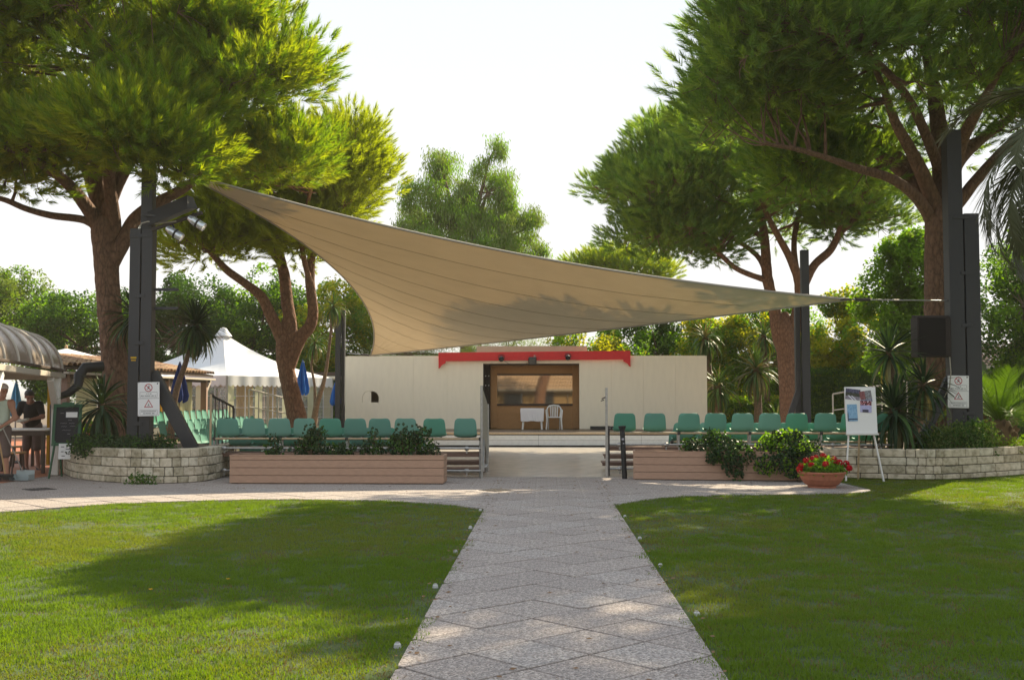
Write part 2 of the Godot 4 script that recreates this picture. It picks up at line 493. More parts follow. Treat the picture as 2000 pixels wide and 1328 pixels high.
func build_ground() -> void:
	ground("ground", flat([[-150, 90], [150, 90], [150, -260], [-150, -260]], -0.09), M.earth)
	# the paved outline: path, forecourt
	var out := [[-0.83, 4.0]]
	out.append_array(LEFT_EDGE)
	out.append_array([[-14.0, -19.4], [-9.6, -19.4], [-9.6, -21.35], [5.25, -21.35]])
	var rr := RIGHT_EDGE.duplicate()
	rr.reverse()
	out.append_array(rr)
	out.append([0.98, 4.0])
	var pave := ground("paved_path", flat(out, -0.018), M.bed)
	var op := PackedVector2Array()
	for p in out: op.append(Vector2(p[0], p[1]))
	# half metre slabs laid on the diagonal
	var pieces := []
	var s := 0.5
	var g := 0.0095
	var ux := Vector2(1, 1).normalized()
	var uy := Vector2(-1, 1).normalized()
	var org := Vector2(-0.09, -6.62)
	rng.seed = 5
	for i in range(-60, 61):
		for j in range(-60, 61):
			var c := org + ux * (i * s) + uy * (j * s)
			if c.x < -14.5 or c.x > 6 or c.y > 0.5 or c.y < -22: continue
			var h := s * 0.5 - g
			var sq := PackedVector2Array([c - ux * h - uy * h, c + ux * h - uy * h, c + ux * h + uy * h, c - ux * h + uy * h])
			for q in Geometry2D.intersect_polygons(sq, op):
				var ar := 0.0
				for k in q.size(): ar += q[k].cross(q[(k + 1) % q.size()]) * 0.5
				if absf(ar) > 0.004: pieces.append([-c.y + maxf(0.0, absf(c.x) - 6.0), q, c])
	pieces.sort_custom(func(a, b): return a[0] < b[0])
	var far := MB.new()
	var count := 0
	for it in pieces:
		var q: PackedVector2Array = it[1]
		var tilt := Vector3(rng.randf_range(-1, 1), 0, rng.randf_range(-1, 1)) * 0.004
		var lift := rng.randf_range(-0.0025, 0.0025)
		var vis: bool = it[0] > 4.2 and count < 296
		var b: MB = MB.new() if vis else far
		var c3 := Vector3(it[2].x, 0, it[2].y)
		var m := q.size()
		var top := []
		var rim := []
		for k in m:
			var w := Vector3(q[k].x, 0, q[k].y)
			var y := lift + (w - c3).dot(tilt)
			rim.append(w + Vector3(0, y - 0.004, 0))
			top.append(w.lerp(c3, 0.012) + Vector3(0, y, 0))
		var mid := Vector3.ZERO
		for k in m: mid += top[k] / m
		for k in m:
			var l := (k + 1) % m
			var dn := Vector3(0, -0.045, 0)
			b.oquad(mid - Vector3(0, 5, 0), top[k], top[l], rim[l], rim[k])
			b.oquad(mid, rim[k], rim[l], rim[l] + dn, rim[k] + dn)
			var kn: Vector3 = (top[k] - mid).cross(top[l] - mid)
			if kn.y >= 0: b.tri(mid, top[k], top[l])
			else: b.tri(mid, top[l], top[k])
		if vis:
			count += 1
			part(pave, "paving_slab", b.mesh(), [M.paver, M.paver, M.paver2, M.paver3][rng.randi() % 4])
	var rest := part(pave, "far_paving_slabs", far.mesh(), M.paver)
	rest.set_meta("kind", "stuff")
	# theatre floor, restaurant floor
	ground("theatre_floor", flat([[-9.6, -21.35], [12, -21.35], [12, -41], [-12, -41], [-9.6, -30]], -0.006), M.tilefloor)
	ground("restaurant_floor", flat([[-9.62, -19.42], [-9.62, -29.9], [-12.1, -41], [-24, -41], [-24, -19.42]], 0.0), M.terracotta)
	# manhole covers
	for a in [[-0.79, -18.2, "square iron drain cover in the paving before the theatre gate"], [-8.35, -18.2, "dark iron drain cover in the paving before the left block planter"]]:
		var t := thing("drain_cover", a[2], "drain cover", Vector3(a[0], 0.0, a[1]), PI / 4, "drain covers")
		var b := MB.new()
		b.box(Vector3(0, 0.0, 0), Vector3(0.42, 0.012, 0.42), Basis(), 0.003)
		part(t, "frame", b.mesh(), M.iron)
		b = MB.new()
		for k in 6: b.box(Vector3(-0.15 + k * 0.06, 0.008, 0), Vector3(0.03, 0.008, 0.34), Basis(), 0.002)
		part(t, "grating", b.mesh(), M.iron)

func grass_tuft(blades: int, hmin: float, hmax: float, rad: float, sd: int) -> ArrayMesh:
	var r := RandomNumberGenerator.new()
	r.seed = sd
	var b := MB.new()
	for i in blades:
		var a := r.randf() * TAU
		var p := Vector3(cos(a), 0, sin(a)) * rad * sqrt(r.randf())
		var h := r.randf_range(hmin, hmax)
		var d := Vector3(r.randf_range(-1, 1), 0, r.randf_range(-1, 1)) * h * 0.75
		var w := Vector3(r.randf_range(-1, 1), 0, r.randf_range(-1, 1)).normalized() * 0.0028
		var m := p + d * 0.35 + Vector3(0, h * 0.65, 0)
		var tip := p + d + Vector3(0, h, 0)
		b.quad(p - w, p + w, m + w * 0.8, m - w * 0.8)
		b.tri(m - w * 0.8, m + w * 0.8, tip)
	return b.mesh()

func build_lawns() -> void:
	var lp := LEFT_EDGE.duplicate()
	lp.append_array([[-40.0, -9.0], [-40.0, 12.0], [-0.83, 12.0]])
	var rp := RIGHT_EDGE.duplicate()
	rp.append_array([[5.3, -21.9], [7.0, -21.15], [8.0, -21.5], [9.5, -22.6], [14, -26], [40, -26], [40, 12], [0.98, 12]])
	var lawns := [["left", lp], ["right", rp]]
	var tufts := [grass_tuft(44, 0.014, 0.038, 0.10, 1), grass_tuft(40, 0.012, 0.034, 0.11, 2), grass_tuft(14, 0.012, 0.03, 0.11, 3)]
	var mats := [M.grass, M.grass2, M.grassdry]
	var fn := FastNoiseLite.new()
	fn.seed = 4; fn.frequency = 0.55; fn.fractal_octaves = 3
	rng.seed = 77
	for k in 2:
		var poly: Array = lawns[k][1]
		var o := ground("lawn", flat(poly, -0.016), M.turf)
		o.set_meta("label", "short lawn on the %s of the path" % lawns[k][0])
		var q := PackedVector2Array()
		for p in poly: q.append(Vector2(p[0], p[1]))
		var lists := [[], [], []]
		var z := -4.2
		while z > -22.5:
			var dens := 150.0 if z > -8 else (110.0 if z > -12 else 75.0)
			var x0 := -0.53 * -z - 1.0
			var x1 := 0.47 * -z + 1.0
			var nn := int(dens * 0.1 * (x1 - x0))
			for i in nn:
				var p := Vector2(rng.randf_range(x0, x1), z - rng.randf() * 0.1)
				if not Geometry2D.is_point_in_polygon(p, q) or (p.distance_to(Vector2(clampf(p.x, -0.83, 0.98), p.y)) < 0.05 and rng.randf() < 0.25): continue
				p += Vector2(rng.randf_range(-0.05, 0.05), rng.randf_range(-0.05, 0.05))
				# bare edge by the paving
				var v := fn.get_noise_2d(p.x, p.y)
				var w := rng.randf()
				var kind := 0
				var dry := 0.12 if k == 1 else 0.05
				if p.x > -3.0 and p.x < 5.0 and (v < -0.1): dry += 0.25
				if absf(p.x - 0.07) < 1.3 and v < 0.1: dry += 0.15
				if w < dry: kind = 2
				elif w < dry + 0.26 + fn.get_noise_2d(p.x * 0.35 + 40.0, p.y * 0.35) * 1.3: kind = 1
				var sc := rng.randf_range(0.7, 1.25) * (1.0 + 0.35 * v)
				var bs := Basis(Vector3.UP, rng.randf() * TAU).scaled(Vector3(1.1, sc, 1.1))
				lists[kind].append(Transform3D(bs, Vector3(p.x, -0.016, p.y)))
			z -= 0.1
		var side: String = lawns[k][0]
		var gr := thing("grass", "short green grass blades of the lawn %s of the path" % side, "grass")
		gr.set_meta("kind", "stuff")
		for i in 3: multi(gr, ["green_blades", "pale_blades", "dry_blades"][i], tufts[i], mats[i], lists[i])
	# fallen leaves and needles on the paving and along its edges
	var lf := MB.new()
	lf.quad(Vector3(-0.022, 0.004, 0), Vector3(0, 0.002, 0.009), Vector3(0.024, 0.006, 0.002), Vector3(0.002, 0.009, -0.01))
	var fallen := []
	for i in 520:
		var e := rng.randf()
		var x := rng.randf_range(-0.8, 0.95)
		var z := rng.randf_range(-20.5, -5.0)
		if e < 0.5: x = (-0.83 if rng.randf() < 0.5 else 0.98) + rng.randf_range(-0.12, 0.12)
		elif e < 0.8: x = rng.randf_range(-8.0, 4.5); z = rng.randf_range(-20.4, -17.9)
		fallen.append(Transform3D(Basis(Vector3.UP, rng.randf() * TAU).scaled(Vector3.ONE * rng.randf_range(0.5, 1.3)), Vector3(x, 0.004 if absf(x) < 0.8 or z < -17 else 0.012, z)))
	var fl := thing("fallen_leaves", "scattered dry brown leaves on the paving and path edges", "fallen leaves")
	fl.set_meta("kind", "stuff")
	multi(fl, "dry_leaves", lf.mesh(), mat(Color(0.17, 0.095, 0.045), 0.9), fallen)
	# low white spot lamps sunk along both path edges
	var spots := [[-0.87, -15.03], [-0.87, -13.03], [-0.88, -10.97], [-0.88, -8.97], [-0.9, -6.83], [1.02, -14.28], [1.02, -12.07], [1.04, -10.13], [1.06, -7.88]]
	var ord := ["farthest", "fourth nearest", "third nearest", "second nearest", "nearest", "farthest", "third nearest", "second nearest", "nearest"]
	for i in spots.size():
		var t := thing("path_marker", "small white path marker in the grass, %s on the %s edge" % [ord[i], "left" if i < 5 else "right"], "path marker", Vector3(spots[i][0], -0.016, spots[i][1]), i * 0.7, "path markers")
		var b := MB.new()
		b.lathe([Vector2(0.0, 0.03), Vector2(0.014, 0.029), Vector2(0.021, 0.022), Vector2(0.022, 0.012), Vector2(0.024, 0.0)], Vector3.ZERO, 14)
		part(t, "cap", b.mesh(), M.markercap)
		b = MB.new()
		b.lathe([Vector2(0.013, 0.034), Vector2(0.013, 0.028)], Vector3.ZERO, 12)
		b.lathe([Vector2(0.0, 0.034), Vector2(0.013, 0.034)], Vector3.ZERO, 12)
		part(t, "lens", b.mesh(), M.galv)
	for a in [[-3.0, -8.45, "yellow dandelion flower in the shaded left lawn"], [-2.55, -8.95, "smaller yellow dandelion farther back in the left lawn"]]:
		var t := thing("dandelion", a[2], "flower", Vector3(a[0], -0.016, a[1]))
		var b := MB.new()
		b.pipe(Vector3.ZERO, Vector3(0, 0.06, 0), 0.002, 5)
		part(t, "stalk", b.mesh(), M.grass)
		b = MB.new()
		for k in 18:
			var d := Vector3(cos(k * 2.4), 0.35 + 0.02 * k, sin(k * 2.4)) * 0.017
			var w := Vector3(-d.z, 0, d.x) * 0.25
			b.tri(Vector3(0, 0.06, 0), Vector3(0, 0.06, 0) + d + w, Vector3(0, 0.06, 0) + d - w)
		part(t, "flower_head", b.mesh(), M.yellow)

# ================================================================ block planters
func block_wall(t: Node3D, pts: Array, courses: Array, thick: float, top_y: float, seed_: int, lens: Array) -> void:
	# pts: polyline in xz (outer face), blocks laid course by course
	var r := RandomNumberGenerator.new()
	r.seed = seed_
	var cum := [0.0]
	for i in pts.size() - 1: cum.append(cum[i] + Vector2(pts[i][0], pts[i][1]).distance_to(Vector2(pts[i + 1][0], pts[i + 1][1])))
	var total: float = cum[-1]
	var at := func(s: float) -> Vector2:
		s = clampf(s, 0.0, total)
		for i in pts.size() - 1:
			if s <= cum[i + 1] + 0.0001:
				var f: float = (s - cum[i]) / (cum[i + 1] - cum[i])
				return Vector2(pts[i][0], pts[i][1]).lerp(Vector2(pts[i + 1][0], pts[i + 1][1]), f)
		return Vector2(pts[-1][0], pts[-1][1])
	var y := 0.0
	var core := MB.new()
	for ci in courses.size():
		var h: float = courses[ci]
		var s := -r.randf() * 0.3
		while s < total:
			var l: float = r.randf_range(lens[0], lens[1])
			# shorter stones where the wall bends
			var bend: float = absf((at.call(s + 0.25) - at.call(s)).angle_to(at.call(s + 0.5) - at.call(s + 0.25)))
			if bend > 0.16: l = r.randf_range(0.14, 0.24)
			var a: Vector2 = at.call(s)
			var e: Vector2 = at.call(s + l)
			s += l
			if a.distance_to(e) < 0.05: continue
			var d := (e - a).normalized()
			var inn := Vector2(-d.y, d.x) * -1.0
			var ctr := (a + e) * 0.5 + inn * (thick * 0.5 + r.randf_range(-0.006, 0.008))
			var b := MB.new()
			b.box(Vector3.ZERO, Vector3(a.distance_to(e) - 0.012, h - 0.012, thick), Basis(), r.randf_range(0.008, 0.016))
			var m: Material = [M.block, M.block, M.block2, M.block3][r.randi() % 4]
			part(t, "stone_block", b.mesh(), m, Vector3(ctr.x, y + h * 0.5, ctr.y), Basis(Vector3.UP, -d.angle() + r.randf_range(-0.01, 0.01)))
		y += h
	var k := 0.0
	while k < total:
		var a: Vector2 = at.call(k)
		var e: Vector2 = at.call(k + 0.2)
		if a.distance_to(e) > 0.01:
			var d := (e - a).normalized()
			var inn := Vector2(d.y, -d.x)
			var c := (a + e) * 0.5 + inn * thick * 0.52
			core.box(Vector3(c.x, (y - 0.02) * 0.5, c.y), Vector3(a.distance_to(e) + 0.02, y - 0.02, thick * 0.86), Basis(Vector3.UP, -d.angle()), 0.0)
		k += 0.2
	part(t, "mortar_core", core.mesh(), M.mortar)

func arc_pts(p: Array) -> Array:
	# rounds a coarse xz outline
	var q := []
	for i in p.size(): q.append([p[i][0], 0.0, p[i][1], 0.0])
	var s := smooth(q, 0.16)
	var o := []
	for v in s[0]: o.append([v.x, v.z])
	return o

func build_planter_walls() -> void:
	var t := thing("stone_planter", "curved planter of pale stone blocks around the left pine", "planter")
	var lp := arc_pts([[-10.3, -23.6], [-9.75, -22.3], [-9.0, -20.95], [-8.2, -20.05], [-7.3, -19.5], [-6.75, -19.5], [-6.3, -19.75], [-6.12, -20.2], [-6.12, -20.9], [-6.3, -22.4]])
	block_wall(t, lp, [0.12, 0.165, 0.165, 0.16], 0.24, 0.61, 3, [0.34, 0.56])
	var poly := lp.duplicate()
	poly.append([-8.0, -25.0]); poly.append([-10.3, -25.0])
	part(t, "soil", flat(inset(poly, 0.1), 0.52), M.earth)
	t = thing("stone_planter", "angled planter of pale stone blocks below the right pine", "planter")
	var rp := [[5.25, -21.9], [6.0, -21.4], [6.95, -20.95], [7.12, -20.95]]
	rp = [[5.15, -21.35], [6.1, -21.05], [6.9, -20.8]]
	rp.append_array(arc_pts([[6.95, -20.78], [7.3, -20.82], [7.7, -21.0], [8.4, -21.45], [9.5, -22.3], [10.8, -23.3], [12.5, -24.2]]))
	block_wall(t, rp, [0.10, 0.155, 0.15, 0.155], 0.24, 0.56, 8, [0.36, 0.58])
	poly = rp.duplicate()
	poly.append([12.5, -27.0]); poly.append([6.0, -27.0]); poly.append([5.15, -22.2])
	part(t, "soil", flat(inset(poly, 0.1), 0.47), M.earth)
	# long low planters clad with boards
	board_planter("long planter box clad in pinkish brown boards, left of the gate", -5.55, -1.77, -19.47, -19.47, 0.505)
	board_planter("long planter box clad in pinkish brown boards, right of the gate", 1.63, 5.05, -20.62, -20.3, 0.53)

func inset(p: Array, d: float) -> Array:
	var q := PackedVector2Array()
	for w in p: q.append(Vector2(w[0], w[1]))
	var o := Geometry2D.offset_polygon(q, -d)
	var r := []
	for w in o[0]: r.append([w.x, w.y])
	return r

func board_planter(label: String, x0: float, x1: float, z0: float, z1: float, h: float) -> void:
	var a := Vector3(x0, 0, z0)
	var e := Vector3(x1, 0, z1)
	var l := a.distance_to(e)
	var t := thing("board_planter", label, "planter", a, -atan2(z1 - z0, x1 - x0), "board clad planters")
	var dp := 0.62
	var n := 4
	var hh := [0.135, 0.135, 0.135, h - 0.405 - 0.015]
	var y := 0.012
	for i in n:
		var b := MB.new()
		b.box(Vector3(l * 0.5, y + hh[i] * 0.5, -0.0125), Vector3(l, hh[i] - 0.007, 0.025), Basis(), 0.004)
		part(t, "front_board", b.mesh(), M.board)
		for s in 2:
			b = MB.new()
			b.box(Vector3(0.0125 if s == 0 else l - 0.0125, y + hh[i] * 0.5, -dp * 0.5 - 0.0145), Vector3(0.025, hh[i] - 0.007, dp - 0.03), Basis(), 0.004)
			part(t, "end_board", b.mesh(), M.board)
		b = MB.new()
		b.box(Vector3(l * 0.5, y + hh[i] * 0.5, -dp - 0.0125), Vector3(l, hh[i] - 0.007, 0.022), Basis(), 0.004)
		part(t, "back_board", b.mesh(), M.board)
		y += hh[i]
	var c := MB.new()
	c.box(Vector3(l * 0.5, h * 0.5 - 0.03, -dp * 0.5 - 0.012), Vector3(l - 0.06, h - 0.06, dp - 0.04), Basis(), 0.0)
	part(t, "soil", c.mesh(), M.earth)
	c = MB.new()
	c.box(Vector3(l * 0.5, h - 0.01, -0.014), Vector3(l + 0.012, 0.02, 0.04), Basis(), 0.004)
	c.box(Vector3(l * 0.5, h - 0.01, -dp - 0.012), Vector3(l + 0.012, 0.02, 0.04), Basis(), 0.004)
	c.box(Vector3(0.014, h - 0.01, -dp * 0.5 - 0.012), Vector3(0.04, 0.02, dp - 0.05), Basis(), 0.004)
	c.box(Vector3(l - 0.014, h - 0.01, -dp * 0.5 - 0.012), Vector3(0.04, 0.02, dp - 0.05), Basis(), 0.004)
	part(t, "rim", c.mesh(), M.board)

# ================================================================ posts, sail, signs
func channel_post(t: Node3D, called: String, x0: float, x1: float, y0: float, y1: float, z: float, dp: float) -> void:
	# one upright of folded steel: web plate in front, two flanges, open behind
	var w := x1 - x0
	var b := MB.new()
	b.box(Vector3((x0 + x1) * 0.5, (y0 + y1) * 0.5, z), Vector3(w, y1 - y0, 0.02), Basis(), 0.006)
	for x in [x0 + 0.009, x1 - 0.009]:
		b.box(Vector3(x, (y0 + y1) * 0.5, z - dp * 0.5 - 0.01), Vector3(0.018, y1 - y0, dp), Basis(), 0.004)
	b.box(Vector3((x0 + x1) * 0.5, (y0 + y1) * 0.5, z - dp - 0.02), Vector3(w, y1 - y0, 0.018), Basis(), 0.004)
	part(t, called, b.mesh(), M.steel)

func build_posts_and_sail() -> void:
	# ---- left mast
	var t := thing("steel_mast", "dark grey steel mast with a diagonal brace in the left planter", "mast", Vector3(0, 0, 0), 0, "sail masts")
	channel_post(t, "column", -7.92, -7.715, 0.4, 4.74, -20.86, 0.2)
	channel_post(t, "column", -7.69, -7.485, 0.4, 4.74, -20.86, 0.2)
	channel_post(t, "upper_column", -7.73, -7.51, 4.3, 6.4, -20.89, 0.16)
	for y in [1.02, 2.55, 3.45, 4.6]:
		var b := MB.new()
		b.box(Vector3(-7.70, y, -20.842), Vector3(0.18 if y < 4 else 0.44, 0.07, 0.016), Basis(), 0.003)
		part(t, "strap", b.mesh(), M.steel)
	var br := MB.new()
	br.bar(Vector3(-7.52, 1.98, -21.05), Vector3(-6.62, 0.42, -20.95), 0.24, 0.16, 0.008, Vector3.BACK)
	part(t, "brace", br.mesh(), M.steel)
	for y in [3.22, 3.58]:
		var b := MB.new()
		b.box(Vector3(-7.25, y, -21.0), Vector3(0.46, 0.055, 0.06), Basis(), 0.004)
		part(t, "bracket", b.mesh(), M.steel)
	var b2 := MB.new()
	b2.box(Vector3(-7.81, 2.27, -20.848), Vector3(0.11, 0.035, 0.004), Basis(), 0.001)
	b2.box(Vector3(-7.81, 2.22, -20.848), Vector3(0.09, 0.025, 0.004), Basis(), 0.001)
	part(t, "type_label", b2.mesh(), M.yellow)
	b2 = MB.new()
	b2.bar(Vector3(-7.5, 4.71, -20.84), Vector3(-6.5, 5.02, -20.74), 0.06, 0.06)
	part(t, "lamp_arm", b2.mesh(), M.iron)
	b2 = MB.new()
	var LA := Vector3(-7.5, 4.66, -20.84)
	b2.tube(PackedVector3Array([LA + Vector3(-0.22, 0.08, 0.04), LA + Vector3(-0.18, 0.17, 0.05), LA + Vector3(-0.05, 0.2, 0.06), LA + Vector3(0.12, 0.16, 0.06), LA + Vector3(0.3, 0.18, 0.06), LA + Vector3(0.5, 0.2, 0.08)]), PackedFloat32Array([0.014, 0.014, 0.014, 0.014, 0.014, 0.014]), 6)
	part(t, "cable", b2.mesh(), M.rope)
	# loudspeaker and floodlights on the left mast
	t = thing("horn_loudspeaker", "long black horn loudspeaker jutting from the left mast", "loudspeaker", Vector3(-7.1, 5.05, -20.75))
	var sb := Basis(Vector3(0.90, 0.27, 0.34).normalized(), Vector3(-0.28, 0.96, 0).normalized(), Vector3.BACK).orthonormalized()
	var b := MB.new()
	var prof := PackedVector2Array([Vector2(-0.16, -0.1), Vector2(0.16, -0.13), Vector2(0.05, 0.15), Vector2(-0.12, 0.12)])
	b.prism(prof, sb * Vector3(-0.5, 0, 0), Basis(sb.z, sb.y, sb.x), 0.98)
	part(t, "housing", b.mesh(), M.black)
	b = MB.new()
	b.bar(Vector3(-0.55, -0.05, -0.05), Vector3(-0.1, -0.12, 0.0), 0.05, 0.05)
	part(t, "arm", b.mesh(), M.steel)
	var fl := [[-7.0, 4.62, -20.7, "silver floodlight below the loudspeaker, nearer the left mast"], [-6.55, 4.80, -20.6, "silver floodlight below the loudspeaker, at the outer end of its arm"]]
	for a in fl:
		t = thing("floodlight", a[3], "floodlight", Vector3(a[0], a[1], a[2]), 0.0, "mast floodlights")
		var fb := Basis(Vector3.BACK, deg_to_rad(-33))
		b = MB.new()
		b.lathe([Vector2(0.0, -0.2), Vector2(0.05, -0.19), Vector2(0.075, -0.1), Vector2(0.085, 0.12), Vector2(0.08, 0.16), Vector2(0.0, 0.17)], Vector3.ZERO, 16, fb * Basis(Vector3.BACK, -PI / 2))
		part(t, "lamp_body", b.mesh(), M.lampglass)
		b = MB.new()
		b.tube(PackedVector3Array([Vector3(-0.12, 0.2, -0.12), Vector3(-0.04, 0.14, -0.03), Vector3(-0.02, 0.06, 0)]), PackedFloat32Array([0.018, 0.018, 0.018]), 6)
		part(t, "bracket", b.mesh(), M.steel)
		b = MB.new()
		b.lathe([Vector2(0.082, -0.01), Vector2(0.092, 0.0), Vector2(0.092, 0.02), Vector2(0.082, 0.03)], Vector3.ZERO, 16, fb * Basis(Vector3.BACK, -PI / 2))
		part(t, "band", b.mesh(), M.black)
	# ---- right mast
	t = thing("steel_mast", "tall dark grey steel mast beside the right pine trunk", "mast", Vector3.ZERO, 0, "sail masts")
	channel_post(t, "column", 8.10, 8.385, 0.4, 6.9, -22.35, 0.3)
	channel_post(t, "column", 8.415, 8.70, 0.4, 5.2, -22.35, 0.3)
	for y in [1.2, 2.95, 4.0, 5.12]:
		b = MB.new()
		b.box(Vector3(8.42, y, -22.332), Vector3(0.2 if y < 5 else 0.5, 0.07, 0.016), Basis(), 0.003)
		part(t, "strap", b.mesh(), M.steel)
	b = MB.new()
	b.bar(Vector3(8.12, 1.9, -22.5), Vector3(7.35, 0.4, -22.3), 0.18, 0.14, 0.008, Vector3.BACK)
	part(t, "brace", b.mesh(), M.steel)
	b = MB.new()
	b.bar(Vector3(8.74, 0.4, -22.75), Vector3(8.74, 4.3, -22.75), 0.05, 0.3, 0.004)
	part(t, "side_plate", b.mesh(), M.black)
	t = thing("speaker_box", "square black loudspeaker cabinet on the right mast", "loudspeaker", Vector3(7.74, 2.32, -22.45))
	b = MB.new()
	b.box(Vector3(0, 0.4, 0), Vector3(0.66, 0.8, 0.42), Basis(), 0.015)
	part(t, "cabinet", b.mesh(), mat(Color(0.02, 0.013, 0.011), 0.75))
	b = MB.new()
	b.box(Vector3(-0.04, 0.4, 0.216), Vector3(0.52, 0.74, 0.012), Basis(), 0.004)
	part(t, "grille", b.mesh(), mat(Color(0.013, 0.010, 0.009), 0.95, T.fine, Vector3.ONE * 8))
	b = MB.new()
	b.box(Vector3(0.05, 0.82, -0.02), Vector3(0.8, 0.035, 0.1), Basis(), 0.004)
	part(t, "bracket", b.mesh(), M.iron)
	b = MB.new()
	b.tube(PackedVector3Array([Vector3(0.3, 0.0, 0.18), Vector3(0.31, -0.3, 0.2), Vector3(0.28, -0.6, 0.2), Vector3(0.2, -0.8, 0.12)]), PackedFloat32Array([0.012, 0.012, 0.012, 0.012]), 6)
	part(t, "cable", b.mesh(), M.rope)
	# ---- back masts
	t = thing("steel_mast", "slim dark steel mast at the left end of the stage wall", "mast", Vector3.ZERO, 0, "sail masts")
	channel_post(t, "column", -6.86, -6.70, 0.0, 4.4, -36.15, 0.14)
	channel_post(t, "column", -6.69, -6.58, 0.0, 4.4, -36.3, 0.14)
	t = thing("steel_mast", "slim dark steel mast right behind the forked pine trunk", "mast", Vector3.ZERO, 0, "sail masts")
	channel_post(t, "column", 7.62, 7.84, 0.0, 5.9, -33.0, 0.18)
	channel_post(t, "column", 7.45, 7.60, 0.0, 4.3, -33.15, 0.16)
	b = MB.new()
	b.bar(Vector3(7.5, 1.7, -33.1), Vector3(6.9, 0.0, -33.1), 0.16, 0.12, 0.006, Vector3.BACK)
	part(t, "brace", b.mesh(), M.steel)
	build_sail()
	warning_sign("white warning sign with red circle and triangle on the left mast", Vector3(-7.495, 1.485, -20.82), 0.02)
	warning_sign("white warning sign with red circle and triangle on the right mast", Vector3(8.21, 1.63, -22.31), -0.02)

func sail_point(a: float, b: float, c: float) -> Vector3:
	var A := Vector3(-7.1, 5.9, -21.2)
	var B := Vector3(6.09, 3.47, -22.3)
	var C := Vector3(-5.68, 2.90, -36.0)
	var p := A * a + B * b + C * c
	p += Vector3(0.0, -0.16, -1.5) * (4.0 * a * b)
	p += Vector3(1.35, 0.05, 0.1) * (4.0 * a * c)
	p += Vector3(-0.3, -0.12, 0.8) * (4.0 * b * c)
	p += Vector3(0, -0.9, 0) * (27.0 * a * b * c) * 0.35
	# tension wrinkles that run out from the corners
	p.y += 0.02 * (sin(atan2(b, c + 0.001) * 26.0) * pow(a, 4.0) + sin(atan2(a, c + 0.001) * 30.0) * pow(b, 4.0) + sin(atan2(a, b + 0.001) * 24.0) * pow(c, 3.0)) * (1.0 - maxf(a, maxf(b, c))) * 3.0
	return p

func build_sail() -> void:
	var t := thing("shade_sail", "large tan triangular shade sail stretched above the theatre", "shade sail")
	var rows := 11
	var sub := 4
	var cols := 48
	for r in rows:
		var m := MB.new()
		for j in sub:
			var c0 := (r + float(j) / sub) / rows
			var c1 := (r + float(j + 1) / sub) / rows
			for k in cols:
				var s0 := float(k) / cols
				var s1 := float(k + 1) / cols
				var q := []
				for w in [[s0, c0], [s1, c0], [s1, c1], [s0, c1]]:
					q.append(sail_point((1 - w[1]) * (1 - w[0]), (1 - w[1]) * w[0], w[1]))
				var nn := []
				for w in [[s0, c0], [s1, c0], [s1, c1], [s0, c1]]:
					var e := 0.004
					var cc: float = clampf(w[1], 0.01, 0.985)
					var f := func(s: float, c: float) -> Vector3: return sail_point((1 - c) * (1 - s), (1 - c) * s, c)
					var du: Vector3 = f.call(w[0] + e, cc) - f.call(w[0] - e, cc)
					var dv: Vector3 = f.call(w[0], cc + e) - f.call(w[0], cc - e)
					nn.append(du.cross(dv).normalized())
				if nn[0].y < 0:
					for i in 4: nn[i] = -nn[i]
				m.squad(q[0], q[1], q[2], q[3], nn[0], nn[1], nn[2], nn[3])
		part(t, "sail_panel", m.mesh(), M.sail)
	for r in range(1, rows):
		var m := MB.new()
		var c := float(r) / rows
		var pts := PackedVector3Array()
		var rad := PackedFloat32Array()
		for k in 41:
			var s := k / 40.0
			pts.append(sail_point((1 - c) * (1 - s), (1 - c) * s, c)); rad.append(0.007)
		m.tube(pts, rad, 4)
		part(t, "seam", m.mesh(), M.seam)
	for e in 3:
		var m := MB.new()
		var pts := PackedVector3Array()
		var rad := PackedFloat32Array()
		for k in 61:
			var s := k / 60.0
			pts.append(sail_point(1 - s, s, 0) if e == 0 else (sail_point(0, 1 - s, s) if e == 1 else sail_point(1 - s, 0, s)))
			rad.append(0.025)
		m.tube(pts, rad, 6)
		part(t, "edge_hem", m.mesh(), M.rope)
	# corner plates and cables
	var ends := [[Vector3(-7.1, 5.9, -21.2), Vector3(-7.55, 6.1, -21.0)], [Vector3(6.09, 3.47, -22.3), Vector3(8.12, 3.46, -22.5)], [Vector3(-5.68, 2.90, -36.0), Vector3(-6.5, 2.98, -36.3)]]
	for e in ends:
		var a: Vector3 = e[0]
		var d: Vector3 = (e[1] - a)
		var m := MB.new()
		m.pipe(a, e[1], 0.014, 6)
		part(t, "cable", m.mesh(), M.galv)
		m = MB.new()
		m.pipe(a + d * 0.06, a + d * 0.06 + d.normalized() * 0.3, 0.032, 8)
		part(t, "turnbuckle", m.mesh(), M.iron)
		m = MB.new()
		m.box(a - d.normalized() * 0.06, Vector3(0.2, 0.025, 0.16), Basis(d.normalized(), Vector3.UP, d.normalized().cross(Vector3.UP)).orthonormalized(), 0.004)
		part(t, "corner_plate", m.mesh(), M.iron)

func ring2(b: MB, c: Vector3, r0: float, r1: float, n: int, off: float, depth: float) -> void:
	for k in n:
		var a := TAU * k / n + off
		var d := TAU * (k + 1) / n + off
		var q := PackedVector2Array([Vector2(cos(a), sin(a)) * r0, Vector2(cos(a), sin(a)) * r1, Vector2(cos(d), sin(d)) * r1, Vector2(cos(d), sin(d)) * r0])
		b.prism(q, c, Basis(), depth)

